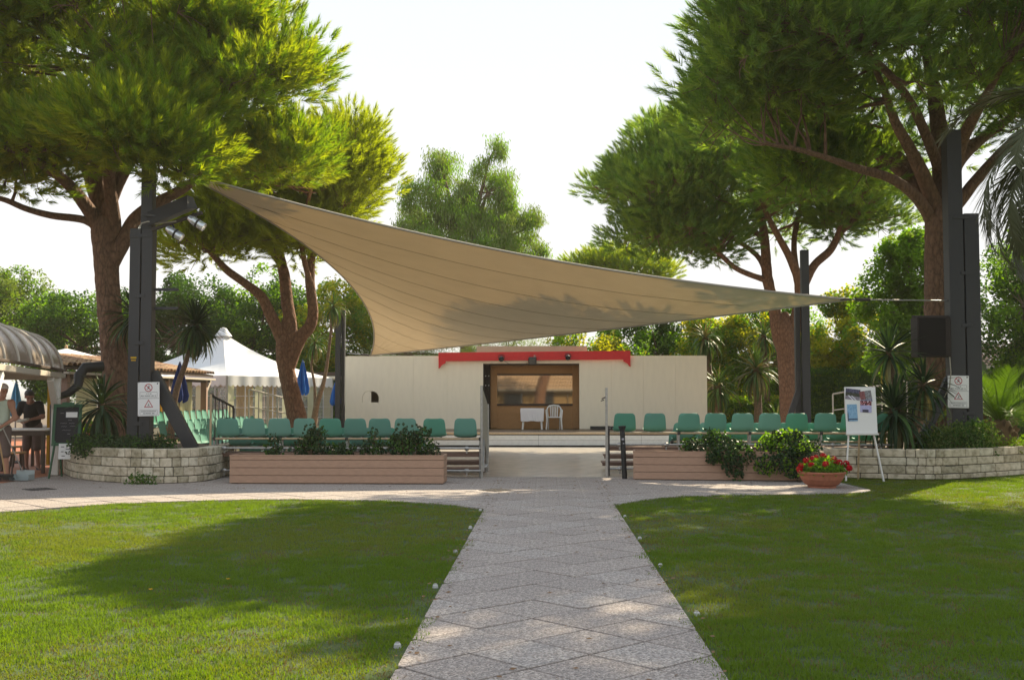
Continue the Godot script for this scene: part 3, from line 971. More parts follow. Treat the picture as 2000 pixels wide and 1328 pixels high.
func warning_sign(label: String, at: Vector3, tilt: float) -> void:
	var t := thing("warning_sign", label, "sign", at)
	t.rotation.z = tilt
	var b := MB.new()
	b.box(Vector3.ZERO, Vector3(0.415, 0.64, 0.012), Basis(), 0.004)
	part(t, "plate", b.mesh(), M.paper)
	var z := 0.0065
	b = MB.new()
	ring2(b, Vector3(0, 0.215, z), 0.062, 0.076, 28, 0.0, 0.0015)
	b.bar(Vector3(-0.046, 0.261, z + 0.002), Vector3(0.046, 0.169, z + 0.002), 0.012, 0.0015, 0.0, Vector3.BACK)
	part(t, "prohibition_ring", b.mesh(), M.signred)
	b = MB.new()
	ring2(b, Vector3(0, -0.105, z), 0.075, 0.10, 3, PI / 2, 0.0015)
	part(t, "warning_triangle", b.mesh(), M.signred)
	b = MB.new()
	# running figure and falling figure
	for f in [[0.0, 0.213, 1.0], [0.0, -0.112, 0.62]]:
		var o := Vector3(f[0], f[1], z)
		var s: float = f[2]
		var dk := [[0.004, 0.018, -0.004, -0.006, 0.022], [-0.004, -0.006, 0.022, -0.022, 0.011], [0.022, -0.022, 0.034, -0.042, 0.009], [-0.004, -0.008, -0.02, -0.026, 0.011], [-0.02, -0.026, -0.042, -0.024, 0.009], [0.0, 0.016, -0.026, 0.008, 0.008], [0.004, 0.016, 0.03, 0.008, 0.008]]
		for k in dk: b.bar(o + Vector3(k[0], k[1], 0) * s, o + Vector3(k[2], k[3], 0) * s, k[4] * s, 0.0012, 0.0, Vector3.BACK)
		ring2(b, o + Vector3(0.008, 0.036, 0) * s, 0.0, 0.011 * s, 10, 0.0, 0.0012)
	part(t, "pictogram", b.mesh(), M.ink)
	b = MB.new()
	for f in [[0.082, 0.10], [-0.25, 0.09]]:
		for s in [-1.0, 1.0]:
			b.box(Vector3(0, f[0] + s * f[1] * 0.5, z), Vector3(0.33, 0.004, 0.001), Basis(), 0.0)
			b.box(Vector3(s * 0.165, f[0], z), Vector3(0.004, f[1] - 0.006, 0.001), Basis(), 0.0)
	b.box(Vector3(0, 0.012, z), Vector3(0.40, 0.005, 0.001), Basis(), 0.0)
	part(t, "text_frame", b.mesh(), M.ink)
	b = MB.new()
	var r := RandomNumberGenerator.new()
	r.seed = 9
	for l in [[0.102, 0.11], [0.063, 0.29], [-0.232, 0.29], [-0.27, 0.2]]:
		var x: float = -l[1] * 0.5
		while x < l[1] * 0.5:
			var w := r.randf_range(0.006, 0.012)
			if r.randf() > 0.14: b.box(Vector3(x + w * 0.5, l[0], z), Vector3(w, 0.018, 0.001), Basis(), 0.0)
			x += w + 0.006
	b.box(Vector3(0.17, 0.29, z), Vector3(0.02, 0.03, 0.001), Basis(), 0.0)
	part(t, "printed_lines", b.mesh(), M.ink)
	b = MB.new()
	for k in [[-0.19, 0.3], [0.19, 0.3], [-0.19, -0.3], [0.19, -0.3]]:
		b.lathe([Vector2(0.007, 0.0), Vector2(0.006, 0.003), Vector2(0.0, 0.0035)], Vector3(k[0], k[1], 0.006), 8, Basis(Vector3.RIGHT, PI / 2))
	part(t, "screws", b.mesh(), M.galv)

# ================================================================ stage
func wave_brace(mirror: float) -> PackedVector2Array:
	# outline of the scalloped end of the red pelmet, hanging from the beam
	var q := PackedVector2Array([Vector2(0, 0.0), Vector2(0, -0.56), Vector2(0.05 * mirror, -0.52)])
	var st := [[0.1, -0.45], [0.17, -0.40], [0.24, -0.37], [0.25, -0.30], [0.32, -0.27], [0.38, -0.24], [0.40, -0.17], [0.47, -0.12], [0.60, -0.085], [0.72, -0.08]]
	for s in st: q.append(Vector2(s[0] * mirror, s[1]))
	q.append(Vector2(0.72 * mirror, 0.0))
	return q

func build_stage() -> void:
	# platform
	var t := thing("stage_platform", "low stage platform with a white boarded front", "stage")
	var x0 := -6.6
	var x1 := 6.2
	for k in 2:
		for j in 4:
			var b := MB.new()
			var w := (x1 - x0) / 4.0
			b.box(Vector3(x0 + w * (j + 0.5), 0.115 + k * 0.16, -34.72 + k * 0.01), Vector3(w - 0.006, 0.155, 0.03), Basis(), 0.004)
			part(t, "front_board", b.mesh(), M.white)
	for j in 22:
		var b := MB.new()
		var w := (x1 - x0) / 22.0
		b.box(Vector3(x0 + w * (j + 0.5), 0.405, -36.8), Vector3(w - 0.006, 0.045, 4.2), Basis(), 0.004)
		part(t, "deck_board", b.mesh(), M.deck)
	var b := MB.new()
	b.box(Vector3((x0 + x1) * 0.5, 0.402, -34.685), Vector3(x1 - x0, 0.05, 0.03), Basis(), 0.004)
	part(t, "edge_strip", b.mesh(), M.tanrail)
	b = MB.new()
	b.box(Vector3((x0 + x1) * 0.5, 0.19, -36.85), Vector3(x1 - x0 - 0.1, 0.36, 4.0), Basis(), 0.0)
	part(t, "substructure", b.mesh(), M.curtain)
	# wall
	t = thing("stage_house", "cream stage house with wide opening and boarded front wall", "stage house")
	var zf := -38.4
	var cols := [[-6.93, -5.75], [-5.75, -4.55], [-4.55, -3.35], [-3.35, -2.13], [1.19, 2.3], [2.3, 3.4], [3.4, 4.5], [4.5, 5.58]]
	for i in cols.size():
		var c: Array = cols[i]
		b = MB.new()
		if i == 0:
			# wall sheet with a small arched hatch cut out
			var hatch := PackedVector2Array([Vector2(-6.02, 1.36), Vector2(-6.02, 1.745), Vector2(-5.93, 1.74), Vector2(-5.86, 1.71), Vector2(-5.80, 1.65), Vector2(-5.765, 1.58), Vector2(-5.755, 1.50), Vector2(-5.755, 1.36)])
			var o := PackedVector2Array([Vector2(c[0], 0.44), Vector2(-6.02, 0.44)])
			o.append(Vector2(-6.02, 1.36)); o.append(Vector2(-6.02, 1.745)); o.append(Vector2(-6.02, 2.95)); o.append(Vector2(c[0], 2.95))
			b.prism(o, Vector3(0, 0, zf), Basis(), 0.03)
			b.prism(PackedVector2Array([Vector2(-6.02, 0.44), Vector2(c[1], 0.44), Vector2(c[1], 1.36), Vector2(-6.02, 1.36)]), Vector3(0, 0, zf), Basis(), 0.03)
			var up := PackedVector2Array()
			for k in range(1, 8): up.append(hatch[k])
			up.append(Vector2(c[1], 1.36)); up.append(Vector2(c[1], 2.95)); up.append(Vector2(-6.02, 2.95))
			b.prism(up, Vector3(0, 0, zf), Basis(), 0.03)
		else:
			b.box(Vector3((c[0] + c[1]) * 0.5, 0.44 + 1.26, zf + 0.015 + (0.0015 if i % 2 else 0.0)), Vector3(c[1] - c[0] - 0.003, 2.52, 0.03), Basis(), 0.002)
		part(t, "wall_panel", b.mesh(), M.cream)
	b = MB.new()
	b.box(Vector3(-0.47, 2.83, zf + 0.016), Vector3(3.31, 0.26, 0.03), Basis(), 0.002)
	part(t, "lintel_panel", b.mesh(), M.cream)
	# arched shutter line beside the hatch
	b = MB.new()
	var ar := PackedVector3Array()
	var rr := PackedFloat32Array()
	for q in [[-6.32, 1.36], [-6.32, 1.55], [-6.29, 1.64], [-6.23, 1.71], [-6.14, 1.745], [-6.03, 1.745]]: ar.append(Vector3(q[0], q[1], zf + 0.031)); rr.append(0.006)
	b.tube(ar, rr, 4)
	part(t, "hatch_trim", b.mesh(), M.beige)
	# roof, sides, back, interior
	b = MB.new()
	b.box(Vector3(-6.9, 1.68, -39.9), Vector3(0.06, 2.5, 2.95), Basis(), 0.0)
	b.box(Vector3(5.55, 1.68, -39.9), Vector3(0.06, 2.5, 2.95), Basis(), 0.0)
	b.box(Vector3(-0.68, 1.68, -41.4), Vector3(12.5, 2.5, 0.06), Basis(), 0.0)
	part(t, "side_wall", b.mesh(), M.cream)
	b = MB.new()
	b.box(Vector3(-0.68, 2.95, -39.9), Vector3(12.4, 0.05, 2.95), Basis(), 0.0)
	part(t, "roof", b.mesh(), M.beige)
	b = MB.new()
	b.box(Vector3(-0.45, 3.17, -38.9), Vector3(3.85, 0.30, 0.5), Basis(), 0.006)
	part(t, "roof_box", b.mesh(), M.beige)
	# alcove
	var zb := -39.25
	b = MB.new()
	b.box(Vector3(-0.35, 0.86, zb), Vector3(3.1, 0.87, 0.05), Basis(), 0.004)
	part(t, "dado_panel", b.mesh(), M.orange)
	b = MB.new()
	b.box(Vector3(-0.35, 2.53, zb), Vector3(3.1, 0.42, 0.05), Basis(), 0.004)
	part(t, "head_panel", b.mesh(), M.orange)
	for x in [-1.80, 1.10]:
		b = MB.new()
		b.box(Vector3(x, 1.6, zb + 0.03), Vector3(0.24, 2.3, 0.08), Basis(), 0.008)
		part(t, "jamb", b.mesh(), M.orange)
	var pane := part(t, "window_pane", _box(Vector3(2.66, 1.01, 0.012)), M.mirror, Vector3(-0.35, 1.805, zb + 0.005))
	b = MB.new()
	for k in [[Vector3(0, 0.53, 0), Vector3(2.76, 0.05, 0.05)], [Vector3(0, -0.53, 0), Vector3(2.76, 0.07, 0.06)], [Vector3(-1.355, 0, 0), Vector3(0.05, 1.01, 0.05)], [Vector3(1.355, 0, 0), Vector3(0.05, 1.01, 0.05)]]:
		b.box(k[0], k[1], Basis(), 0.005)
	part(pane, "frame", b.mesh(), M.darkwood, Vector3(0, 0, 0.03))
	b = MB.new()
	b.box(Vector3(-2.03, 1.57, -38.86), Vector3(0.24, 2.26, 0.05), Basis(), 0.004)
	b.box(Vector3(-2.12, 1.57, -38.8), Vector3(0.03, 2.26, 0.75), Basis(), 0.0)
	b.box(Vector3(1.23, 1.57, -38.8), Vector3(0.03, 2.26, 0.75), Basis(), 0.0)
	part(t, "alcove_side", b.mesh(), M.curtain)
	b = MB.new()
	for q in [[-2.07, 2.28], [-1.96, 2.28], [-2.07, 1.95], [-1.96, 1.95]]:
		b.lathe([Vector2(0.02, 0.0), Vector2(0.016, 0.012), Vector2(0.0, 0.015)], Vector3(q[0], q[1], -38.834), 8, Basis(Vector3.RIGHT, PI / 2))
	part(t, "white_studs", b.mesh(), M.whiteplastic)
	b = MB.new()
	b.box(Vector3(-0.47, 2.68, -38.8), Vector3(3.35, 0.03, 0.78), Basis(), 0.0)
	part(t, "alcove_ceiling", b.mesh(), M.darkwood)
	# red pelmet
	t = thing("red_pelmet", "red painted pelmet board with scalloped ends over the stage opening", "pelmet", Vector3(0, 0, zf + 0.12))
	t.rotation.z = 0.009
	b = MB.new()
	b.box(Vector3(-0.335, 2.96, 0), Vector3(6.62, 0.30, 0.045), Basis(), 0.005)
	part(t, "beam", b.mesh(), M.red)
	b = MB.new()
	b.prism(wave_brace(1.0), Vector3(-3.645, 3.11, -0.024), Basis(), 0.05)
	part(t, "scalloped_end", b.mesh(), M.red)
	b = MB.new()
	b.prism(wave_brace(-1.0), Vector3(2.975, 3.11, -0.024), Basis(), 0.05)
	part(t, "scalloped_end", b.mesh(), M.red)
	# spotlights on the pelmet
	for a in [[-1.49, 2.86, "round black stage spotlight left of the square one on the pelmet"], [0.80, 2.91, "round black stage spotlight right of the square one on the pelmet"]]:
		t = thing("stage_spotlight", a[2], "spotlight", Vector3(a[0], a[1], zf + 0.26), 0, "stage spotlights")
		b = MB.new()
		b.lathe([Vector2(0.0, -0.1), Vector2(0.06, -0.1), Vector2(0.085, -0.04), Vector2(0.09, 0.06), Vector2(0.08, 0.07)], Vector3.ZERO, 16, Basis(Vector3.RIGHT, PI / 2 + 0.5))
		part(t, "can", b.mesh(), M.black)
		b = MB.new()
		b.lathe([Vector2(0.0, 0.055), Vector2(0.082, 0.05)], Vector3.ZERO, 16, Basis(Vector3.RIGHT, PI / 2 + 0.5))
		part(t, "lens", b.mesh(), M.glassdark)
		b = MB.new()
		b.tube(PackedVector3Array([Vector3(-0.1, 0, 0), Vector3(-0.1, 0.09, -0.03), Vector3(-0.06, 0.13, -0.07), Vector3(0.06, 0.13, -0.07), Vector3(0.1, 0.09, -0.03), Vector3(0.1, 0, 0)]), PackedFloat32Array([0.01, 0.01, 0.01, 0.01, 0.01, 0.01]), 6)
		part(t, "yoke", b.mesh(), M.black)
	t = thing("stage_spotlight", "square black floodlight at the middle of the red pelmet", "spotlight", Vector3(-0.42, 2.81, zf + 0.27), 0, "stage spotlights")
	b = MB.new()
	b.box(Vector3(0, -0.03, 0), Vector3(0.28, 0.26, 0.16), Basis(Vector3.RIGHT, 0.25), 0.02)
	part(t, "housing", b.mesh(), M.black)
	b = MB.new()
	b.box(Vector3(0, -0.05, 0.085), Vector3(0.23, 0.19, 0.01), Basis(Vector3.RIGHT, 0.25), 0.004)
	part(t, "lens", b.mesh(), M.glassdark)
	b = MB.new()
	b.box(Vector3(0.06, 0.13, -0.02), Vector3(0.025, 0.09, 0.12), Basis(), 0.004)
	b.box(Vector3(0.11, 0.13, -0.02), Vector3(0.015, 0.08, 0.1), Basis(), 0.004)
	part(t, "bracket", b.mesh(), M.galv)
	t = thing("lamp_cable", "thin cable sagging between the stage spotlights", "cable", Vector3(-1.4, 2.8, zf + 0.2))
	b = MB.new()
	var cp := PackedVector3Array()
	var cr := PackedFloat32Array()
	for k in 13:
		var s := k / 12.0
		cp.append(Vector3(s * 0.95, -0.22 * sin(PI * s) + 0.02 * s, 0)); cr.append(0.007)
	b.tube(cp, cr, 5)
	part(t, "wire", b.mesh(), M.iron)
	stage_furniture()
	# shaded depot items under the wall
	t = thing("amplifier_case", "long black case on the stage floor right of the opening", "case", Vector3(1.95, 0.43, -38.1))
	b = MB.new()
	b.box(Vector3(0, 0.06, 0), Vector3(0.8, 0.12, 0.3), Basis(), 0.01)
	part(t, "body", b.mesh(), M.black)
	b = MB.new()
	b.box(Vector3(0.2, 0.06, 0.155), Vector3(0.16, 0.05, 0.01), Basis(), 0.003)
	part(t, "handle", b.mesh(), M.galv)

func _box(s: Vector3, bev := 0.004) -> ArrayMesh:
	var b := MB.new()
	b.box(Vector3.ZERO, s, Basis(), bev)
	return b.mesh()

func stage_furniture() -> void:
	var y := 0.43
	var t := thing("cloth_table", "small plastic table under a short white cloth on the stage", "table", Vector3(-0.43, y, -38.3), 0.0)
	var b: MB
	for s in [[-0.28, -0.2], [0.28, -0.2], [-0.28, 0.2], [0.28, 0.2]]:
		b = MB.new()
		b.tube(PackedVector3Array([Vector3(s[0] * 1.18, 0, s[1] * 1.1), Vector3(s[0], 0.7, s[1])]), PackedFloat32Array([0.03, 0.042]), 8)
		part(t, "leg", b.mesh(), M.whiteplastic)
	b = MB.new()
	b.box(Vector3(0, 0.715, 0), Vector3(0.80, 0.03, 0.55), Basis(), 0.012)
	part(t, "top", b.mesh(), M.whiteplastic)
	b = MB.new()
	# cloth: lid and a skirt with soft folds
	var n := 80
	var prev := []
	for k in n + 1:
		var a := TAU * k / n
		var c := Vector2(cos(a), sin(a))
		var sq := c / maxf(absf(c.x) / 0.405, absf(c.y) / 0.285)
		var wv := 1.0 + 0.018 * sin(a * 11.0) + 0.012 * sin(a * 23.0 + 1.0)
		var lo := Vector3(sq.x * 0.95 * wv, 0.29 + 0.012 * sin(a * 5.0), sq.y * 1.02 * wv)
		var hi := Vector3(sq.x, 0.728, sq.y)
		var md := Vector3(sq.x * 1.01, 0.66, sq.y * 1.03)
		if k > 0:
			b.oquad(Vector3(0, 0.5, 0), prev[0], lo, md, prev[1])
			b.oquad(Vector3(0, 0.5, 0), prev[1], md, hi, prev[2])
			b.tri(Vector3(0, 0.735, 0), hi, prev[2])
		prev = [lo, md, hi]
	part(t, "cloth", b.mesh(), mat(Color(0.72, 0.69, 0.70), 0.9))
	# stacking chair
	t = thing("plastic_chair", "white plastic garden armchair beside the cloth table on stage", "chair", Vector3(0.32, y, -38.3), 0.0)
	for s in [-1.0, 1.0]:
		b = MB.new()
		b.tube(PackedVector3Array([Vector3(0.27 * s, 0, 0.22), Vector3(0.245 * s, 0.35, 0.2), Vector3(0.25 * s, 0.42, 0.2)]), PackedFloat32Array([0.02, 0.026, 0.03]), 8)
		part(t, "leg", b.mesh(), M.whiteplastic)
		b = MB.new()
		b.tube(PackedVector3Array([Vector3(0.20 * s, 0, -0.26), Vector3(0.2 * s, 0.40, -0.2)]), PackedFloat32Array([0.018, 0.026]), 8)
		part(t, "leg", b.mesh(), M.whiteplastic)
		b = MB.new()
		b.tube(PackedVector3Array([Vector3(0.25 * s, 0.40, 0.2), Vector3(0.275 * s, 0.62, 0.17), Vector3(0.275 * s, 0.655, 0.1), Vector3(0.265 * s, 0.66, -0.08), Vector3(0.225 * s, 0.72, -0.23)]), PackedFloat32Array([0.024, 0.022, 0.026, 0.026, 0.024]), 8)
		part(t, "armrest", b.mesh(), M.whiteplastic)
	b = MB.new()
	b.box(Vector3(0, 0.42, 0.0), Vector3(0.46, 0.03, 0.44), Basis(), 0.012)
	part(t, "seat", b.mesh(), M.whiteplastic)
	for k in 5:
		b = MB.new()
		var x := -0.12 + k * 0.06
		b.tube(PackedVector3Array([Vector3(x * 0.9, 0.43, -0.2), Vector3(x, 0.62, -0.24), Vector3(x * 1.1, 0.80, -0.28)]), PackedFloat32Array([0.016, 0.018, 0.018]), 6)
		part(t, "back_slat", b.mesh(), M.whiteplastic)
	b = MB.new()
	var pp := PackedVector3Array()
	var pr := PackedFloat32Array()
	for q in [[-0.21, 0.43, -0.2], [-0.235, 0.62, -0.22], [-0.225, 0.74, -0.26], [-0.16, 0.81, -0.29], [0, 0.835, -0.3], [0.16, 0.81, -0.29], [0.225, 0.74, -0.26], [0.235, 0.62, -0.22], [0.21, 0.43, -0.2]]:
		pp.append(V(q)); pr.append(0.026)
	b.tube(pp, pr, 8)
	part(t, "back_frame", b.mesh(), M.whiteplastic)

# ================================================================ seating
func seat_mesh() -> ArrayMesh:
	var prof := [[-0.405, -0.035, 0.185], [-0.40, -0.012, 0.200], [-0.375, 0.002, 0.21], [-0.30, -0.006, 0.215], [-0.20, -0.018, 0.217], [-0.10, -0.020, 0.218], [-0.045, -0.006, 0.218], [-0.012, 0.03, 0.218], [0.004, 0.08, 0.217], [0.02, 0.15, 0.213], [0.034, 0.22, 0.207], [0.043, 0.265, 0.2], [0.048, 0.295, 0.192], [0.051, 0.318, 0.172], [0.053, 0.331, 0.145], [0.0535, 0.335, 0.10]]
	var n := 12
	var b := MB.new()
	var grids := [[], []]
	for side in 2:
		for i in prof.size():
			var p: Array = prof[i]
			var q: Array = prof[maxi(i - 1, 0)]
			var r: Array = prof[mini(i + 1, prof.size() - 1)]
			var tz: float = r[0] - q[0]
			var ty: float = r[1] - q[1]
			var nn := Vector3(0, tz, -ty).normalized() # towards the sitter
			var row := []
			for k in n + 1:
				var u := -1.0 + 2.0 * k / n
				var curl := 0.022 * u * u * u * u + 0.012 * u * u
				var pos := Vector3(u * p[2], p[1], p[0]) + nn * curl
				if side == 1: pos -= nn * 0.007
				row.append(pos)
			grids[side].append(row)
	for side in 2:
		for i in prof.size() - 1:
			for k in n:
				var g: Array = grids[side]
				var a: Vector3 = g[i][k]
				var c: Vector3 = g[i][k + 1]
				var d: Vector3 = g[i + 1][k + 1]
				var e: Vector3 = g[i + 1][k]
				var na := []
				for w in [[i, k], [i, k + 1], [i + 1, k + 1], [i + 1, k]]:
					var i0: int = maxi(w[0] - 1, 0)
					var i1: int = mini(w[0] + 1, prof.size() - 1)
					var k0: int = maxi(w[1] - 1, 0)
					var k1: int = mini(w[1] + 1, n)
					var m: Vector3 = (g[w[0]][k1] - g[w[0]][k0]).cross(g[i1][w[1]] - g[i0][w[1]]).normalized()
					if (m.y * 1.0 - m.z) < 0: m = -m
					na.append(m if side == 0 else -m)
				if side == 0: b.squad(a, c, d, e, na[0], na[1], na[2], na[3])
				else: b.squad(a, e, d, c, na[0], na[3], na[2], na[1])
	var m := prof.size()
	for i in m - 1:
		for k in [0, n]:
			b.quad(grids[0][i][k], grids[1][i][k], grids[1][i + 1][k], grids[0][i + 1][k])
	for k in n:
		for i in [0, m - 1]:
			b.quad(grids[0][i][k], grids[1][i][k], grids[1][i][k + 1], grids[0][i][k + 1])
	return b.mesh()

func build_bleachers() -> void:
	var sm := seat_mesh()
	var kb := MB.new()
	kb.box(Vector3(-0.11, -0.035, -0.12), Vector3(0.035, 0.03, 0.22), Basis(), 0.003)
	kb.box(Vector3(0.11, -0.035, -0.12), Vector3(0.035, 0.03, 0.22), Basis(), 0.003)
	var bracket := kb.mesh()
	var xs := [-6.02, -5.53, -5.04, -4.56, -4.07, -3.59, -3.12, -2.64, -2.08, -1.50]
	for i in xs.size(): xs[i] += 6.32
	bleacher("low seating stand with green plastic seats, left of the theatre gate", Vector3(-6.32, 0, -20.98), 0.0, xs, 5.13, 0.0, [0, 8], sm, bracket)
	var xr := [1.555, 2.13, 2.80, 3.31, 3.83, 4.35, 4.87, 5.42, 5.93, 6.44]
	for i in xr.size(): xr[i] -= 1.2
	bleacher("low seating stand with green plastic seats, right of the theatre gate", Vector3(1.2, 0, -21.68), 0.0, xr, 5.55, 0.09, [2, 10], sm, bracket)
	var xq := []
	for i in 16: xq.append(0.3 + i * 0.495)
	bleacher("sunlit seating stand with pale green seats along the left side", Vector3(-9.55, 0, -33.4), -PI / 2 - 0.02, xq, 8.2, 0.05, [0, 16], sm, bracket)
	# guards and rails
	var t := thing("guard_rail", "black sloping handrail with upright bars at the left end of the seating", "railing", Vector3(-6.36, 0, -21.0))
	var b := MB.new()
	b.pipe(Vector3(0, 0, 0.0), Vector3(0, 1.58, 0.0), 0.022, 8)
	part(t, "post", b.mesh(), M.tanrail)
	b = MB.new()
	b.tube(PackedVector3Array([Vector3(0, 1.58, 0.0), Vector3(0, 1.52, -0.25), Vector3(0, 1.33, -1.5), Vector3(0, 1.27, -1.55), Vector3(0, 0.2, -1.56)]), PackedFloat32Array([0.024, 0.024, 0.024, 0.024, 0.022]), 8)
	part(t, "handrail", b.mesh(), M.iron)
	for k in 5:
		b = MB.new()
		var z := -0.28 - k * 0.25
		b.pipe(Vector3(0, 0.5, z), Vector3(0, 1.52 + (z + 0.25) * 0.152, z), 0.012, 6)
		part(t, "baluster", b.mesh(), M.iron)
	t = thing("gate_guard", "grey sheet metal guard at the left side of the gate", "guard panel", Vector3(-1.19, 0, -21.0))
	b = MB.new()
	var gp := PackedVector2Array([Vector2(0, 0.35), Vector2(0, 1.72), Vector2(-0.5, 1.66), Vector2(-2.2, 1.36), Vector2(-2.2, 0.35)])
	b.prism(gp, Vector3(0.0, 0, 0), Basis(Vector3(0, 0, 1), Vector3.UP, Vector3(-1, 0, 0)), 0.02)
	part(t, "sheet", b.mesh(), mat(Color(0.20, 0.20, 0.165), 0.45, T.cloud, Vector3.ONE))
	for z in [0.03, -2.2]:
		b = MB.new()
		b.pipe(Vector3(0, 0.0, z), Vector3(0, 1.74 if z > 0 else 1.38, z), 0.026, 8)
		part(t, "post", b.mesh(), M.galv)
	b = MB.new()
	b.tube(PackedVector3Array([Vector3(0.03, 0.12, -0.05), Vector3(0.03, 0.72, -0.1), Vector3(0.05, 0.5, -0.55), Vector3(0.05, 0.08, -0.6)]), PackedFloat32Array([0.018, 0.018, 0.018, 0.018]), 6)
	part(t, "drop_bolt", b.mesh(), M.galv)
	for z in [-0.15, -0.5]:
		b = MB.new()
		b.lathe([Vector2(0.0, -0.04), Vector2(0.035, -0.03), Vector2(0.035, 0.03), Vector2(0.0, 0.04)], Vector3(0.06, 0.2, z), 10, Basis(Vector3.BACK, PI / 2))
		part(t, "roller", b.mesh(), M.galv)
	t = thing("gate_post", "slim metal gate post at the right side of the gate", "post", Vector3(1.18, 0, -21.3))
	b = MB.new()
	b.box(Vector3(0, 0.85, 0), Vector3(0.045, 1.70, 0.045), Basis(), 0.004)
	part(t, "upright", b.mesh(), M.galv)
	b = MB.new()
	b.box(Vector3(0.045, 0.5, -0.02), Vector3(0.03, 0.95, 0.04), Basis(), 0.004)
	part(t, "hinge_bar", b.mesh(), M.iron)
	b = MB.new()
	b.tube(PackedVector3Array([Vector3(-0.02, 1.52, 0.0), Vector3(-0.09, 1.49, 0.05), Vector3(-0.05, 1.47, 0.03), Vector3(-0.11, 1.45, 0.04)]), PackedFloat32Array([0.012, 0.012, 0.012, 0.01]), 6)
	part(t, "latch", b.mesh(), M.iron)
	# cream railings farther back
	cream_rail("row of cream upright bars beside the white tent", Vector3(-8.2, 0, -30.6), Vector3(-7.1, 0, -31.6), 1.75, 1.42, 6)
	cream_rail("cream barred railing in front of the hedge at the right", Vector3(8.1, 0, -31.5), Vector3(10.0, 0, -31.0), 1.62, 1.98, 7)

func cream_rail(label: String, a: Vector3, e: Vector3, h0: float, h1: float, n: int) -> void:
	var t := thing("cream_railing", label, "railing", a, 0.0, "cream railings")
	var d := e - a
	for k in n:
		var s := float(k) / (n - 1)
		var b := MB.new()
		b.pipe(d * s, d * s + Vector3(0, lerpf(h0, h1, s), 0), 0.022, 8)
		part(t, "bar", b.mesh(), M.taupe)
	var b := MB.new()
	b.pipe(Vector3(0, h0, 0), d + Vector3(0, h1, 0), 0.024, 8)
	part(t, "top_rail", b.mesh(), M.taupe)
	b = MB.new()
	b.pipe(Vector3(0, h0 * 0.72, 0), d + Vector3(0, h1 * 0.72, 0), 0.018, 8)
	part(t, "middle_rail", b.mesh(), M.taupe)

func bleacher(label: String, at: Vector3, turn: float, xs: Array, length: float, lift: float, lower: Array, sm: ArrayMesh, bracket: ArrayMesh) -> void:
	var t := thing("seating_stand", label, "seating stand", at, turn, "seating stands")
	var lev := [0.45 + lift, 0.25 + lift, 0.06 + lift]
	for r in 3:
		var z := -0.8 * r
		for k in 2:
			var b := MB.new()
			b.box(Vector3(length * 0.5, lev[r], z - 0.22 - k * 0.3), Vector3(length, 0.035, 0.28), Basis(), 0.004)
			part(t, "floor_plank", b.mesh(), M.tread)
		var b2 := MB.new()
		b2.box(Vector3(length * 0.5, lev[r] - 0.03, z - 0.07), Vector3(length, 0.05, 0.03), Basis(), 0.004)
		part(t, "edge_angle", b2.mesh(), M.tread)
		for i in xs.size():
			if r > 0 and (i < lower[0] or i >= lower[1]): continue
			var s := part(t, "seat", sm, [M.seat, M.seat, M.seatold, M.seatold, M.seatpale][rng.randi() % 5], Vector3(xs[i] + rng.randf_range(-0.008, 0.008), lev[r] + 0.335, z - 0.0), Basis.from_euler(Vector3(rng.randf_range(-0.03, 0.05), rng.randf_range(-0.05, 0.05), rng.randf_range(-0.015, 0.015))))
			part(s, "bracket", bracket, M.galv)
		var x0: float = 0.02 if r == 0 else maxf(0.02, xs[lower[0]] - 0.25)
		var x1: float = length - 0.02 if r == 0 else minf(length - 0.02, xs[lower[1] - 1] + 0.25)
		var pr := MB.new()
		pr.pipe(Vector3(x0, lev[r] + 0.285, z - 0.02), Vector3(x1, lev[r] + 0.285, z - 0.02), 0.02, 8)
		part(t, "seat_rail", pr.mesh(), M.tanrail)
		pr = MB.new()
		pr.pipe(Vector3(x0, lev[r] + 0.285, z - 0.22), Vector3(x1, lev[r] + 0.285, z - 0.22), 0.018, 8)
		part(t, "seat_rail", pr.mesh(), M.galv)
		var nx := int((x1 - x0) / 1.45) + 1
		for k in nx + 1:
			var x := lerpf(x0 + 0.01, x1 - 0.01, float(k) / nx)
			for zz in [z - 0.02, z - 0.22]:
				var p := MB.new()
				p.pipe(Vector3(x, 0.0, zz), Vector3(x, lev[r] + 0.30, zz), 0.021, 8)
				part(t, "post", p.mesh(), M.galv)
			var c := MB.new()
			c.box(Vector3(x, lev[r] + 0.285, z - 0.02), Vector3(0.06, 0.065, 0.065), Basis(), 0.014)
			part(t, "clamp", c.mesh(), M.iron)
	for y in [0.14, 0.56 + lift * 0.5]:
		var b := MB.new()
		b.pipe(Vector3(0.02, y, 0.035), Vector3(length - 0.02, y, 0.035), 0.021, 8)
		part(t, "brace_tube", b.mesh(), M.galv)
		for x in [0.25, 1.15, length - 1.2, length - 0.28]:
			b = MB.new()
			b.lathe([Vector2(0.0, -0.045), Vector2(0.035, -0.04), Vector2(0.045, 0.0), Vector2(0.035, 0.04), Vector2(0.0, 0.045)], Vector3(x, y, 0.035), 10, Basis(Vector3.BACK, PI / 2))
			b.box(Vector3(x, y - 0.06, 0.035), Vector3(0.03, 0.08, 0.03), Basis(), 0.006)
			part(t, "clamp", b.mesh(), M.galv)

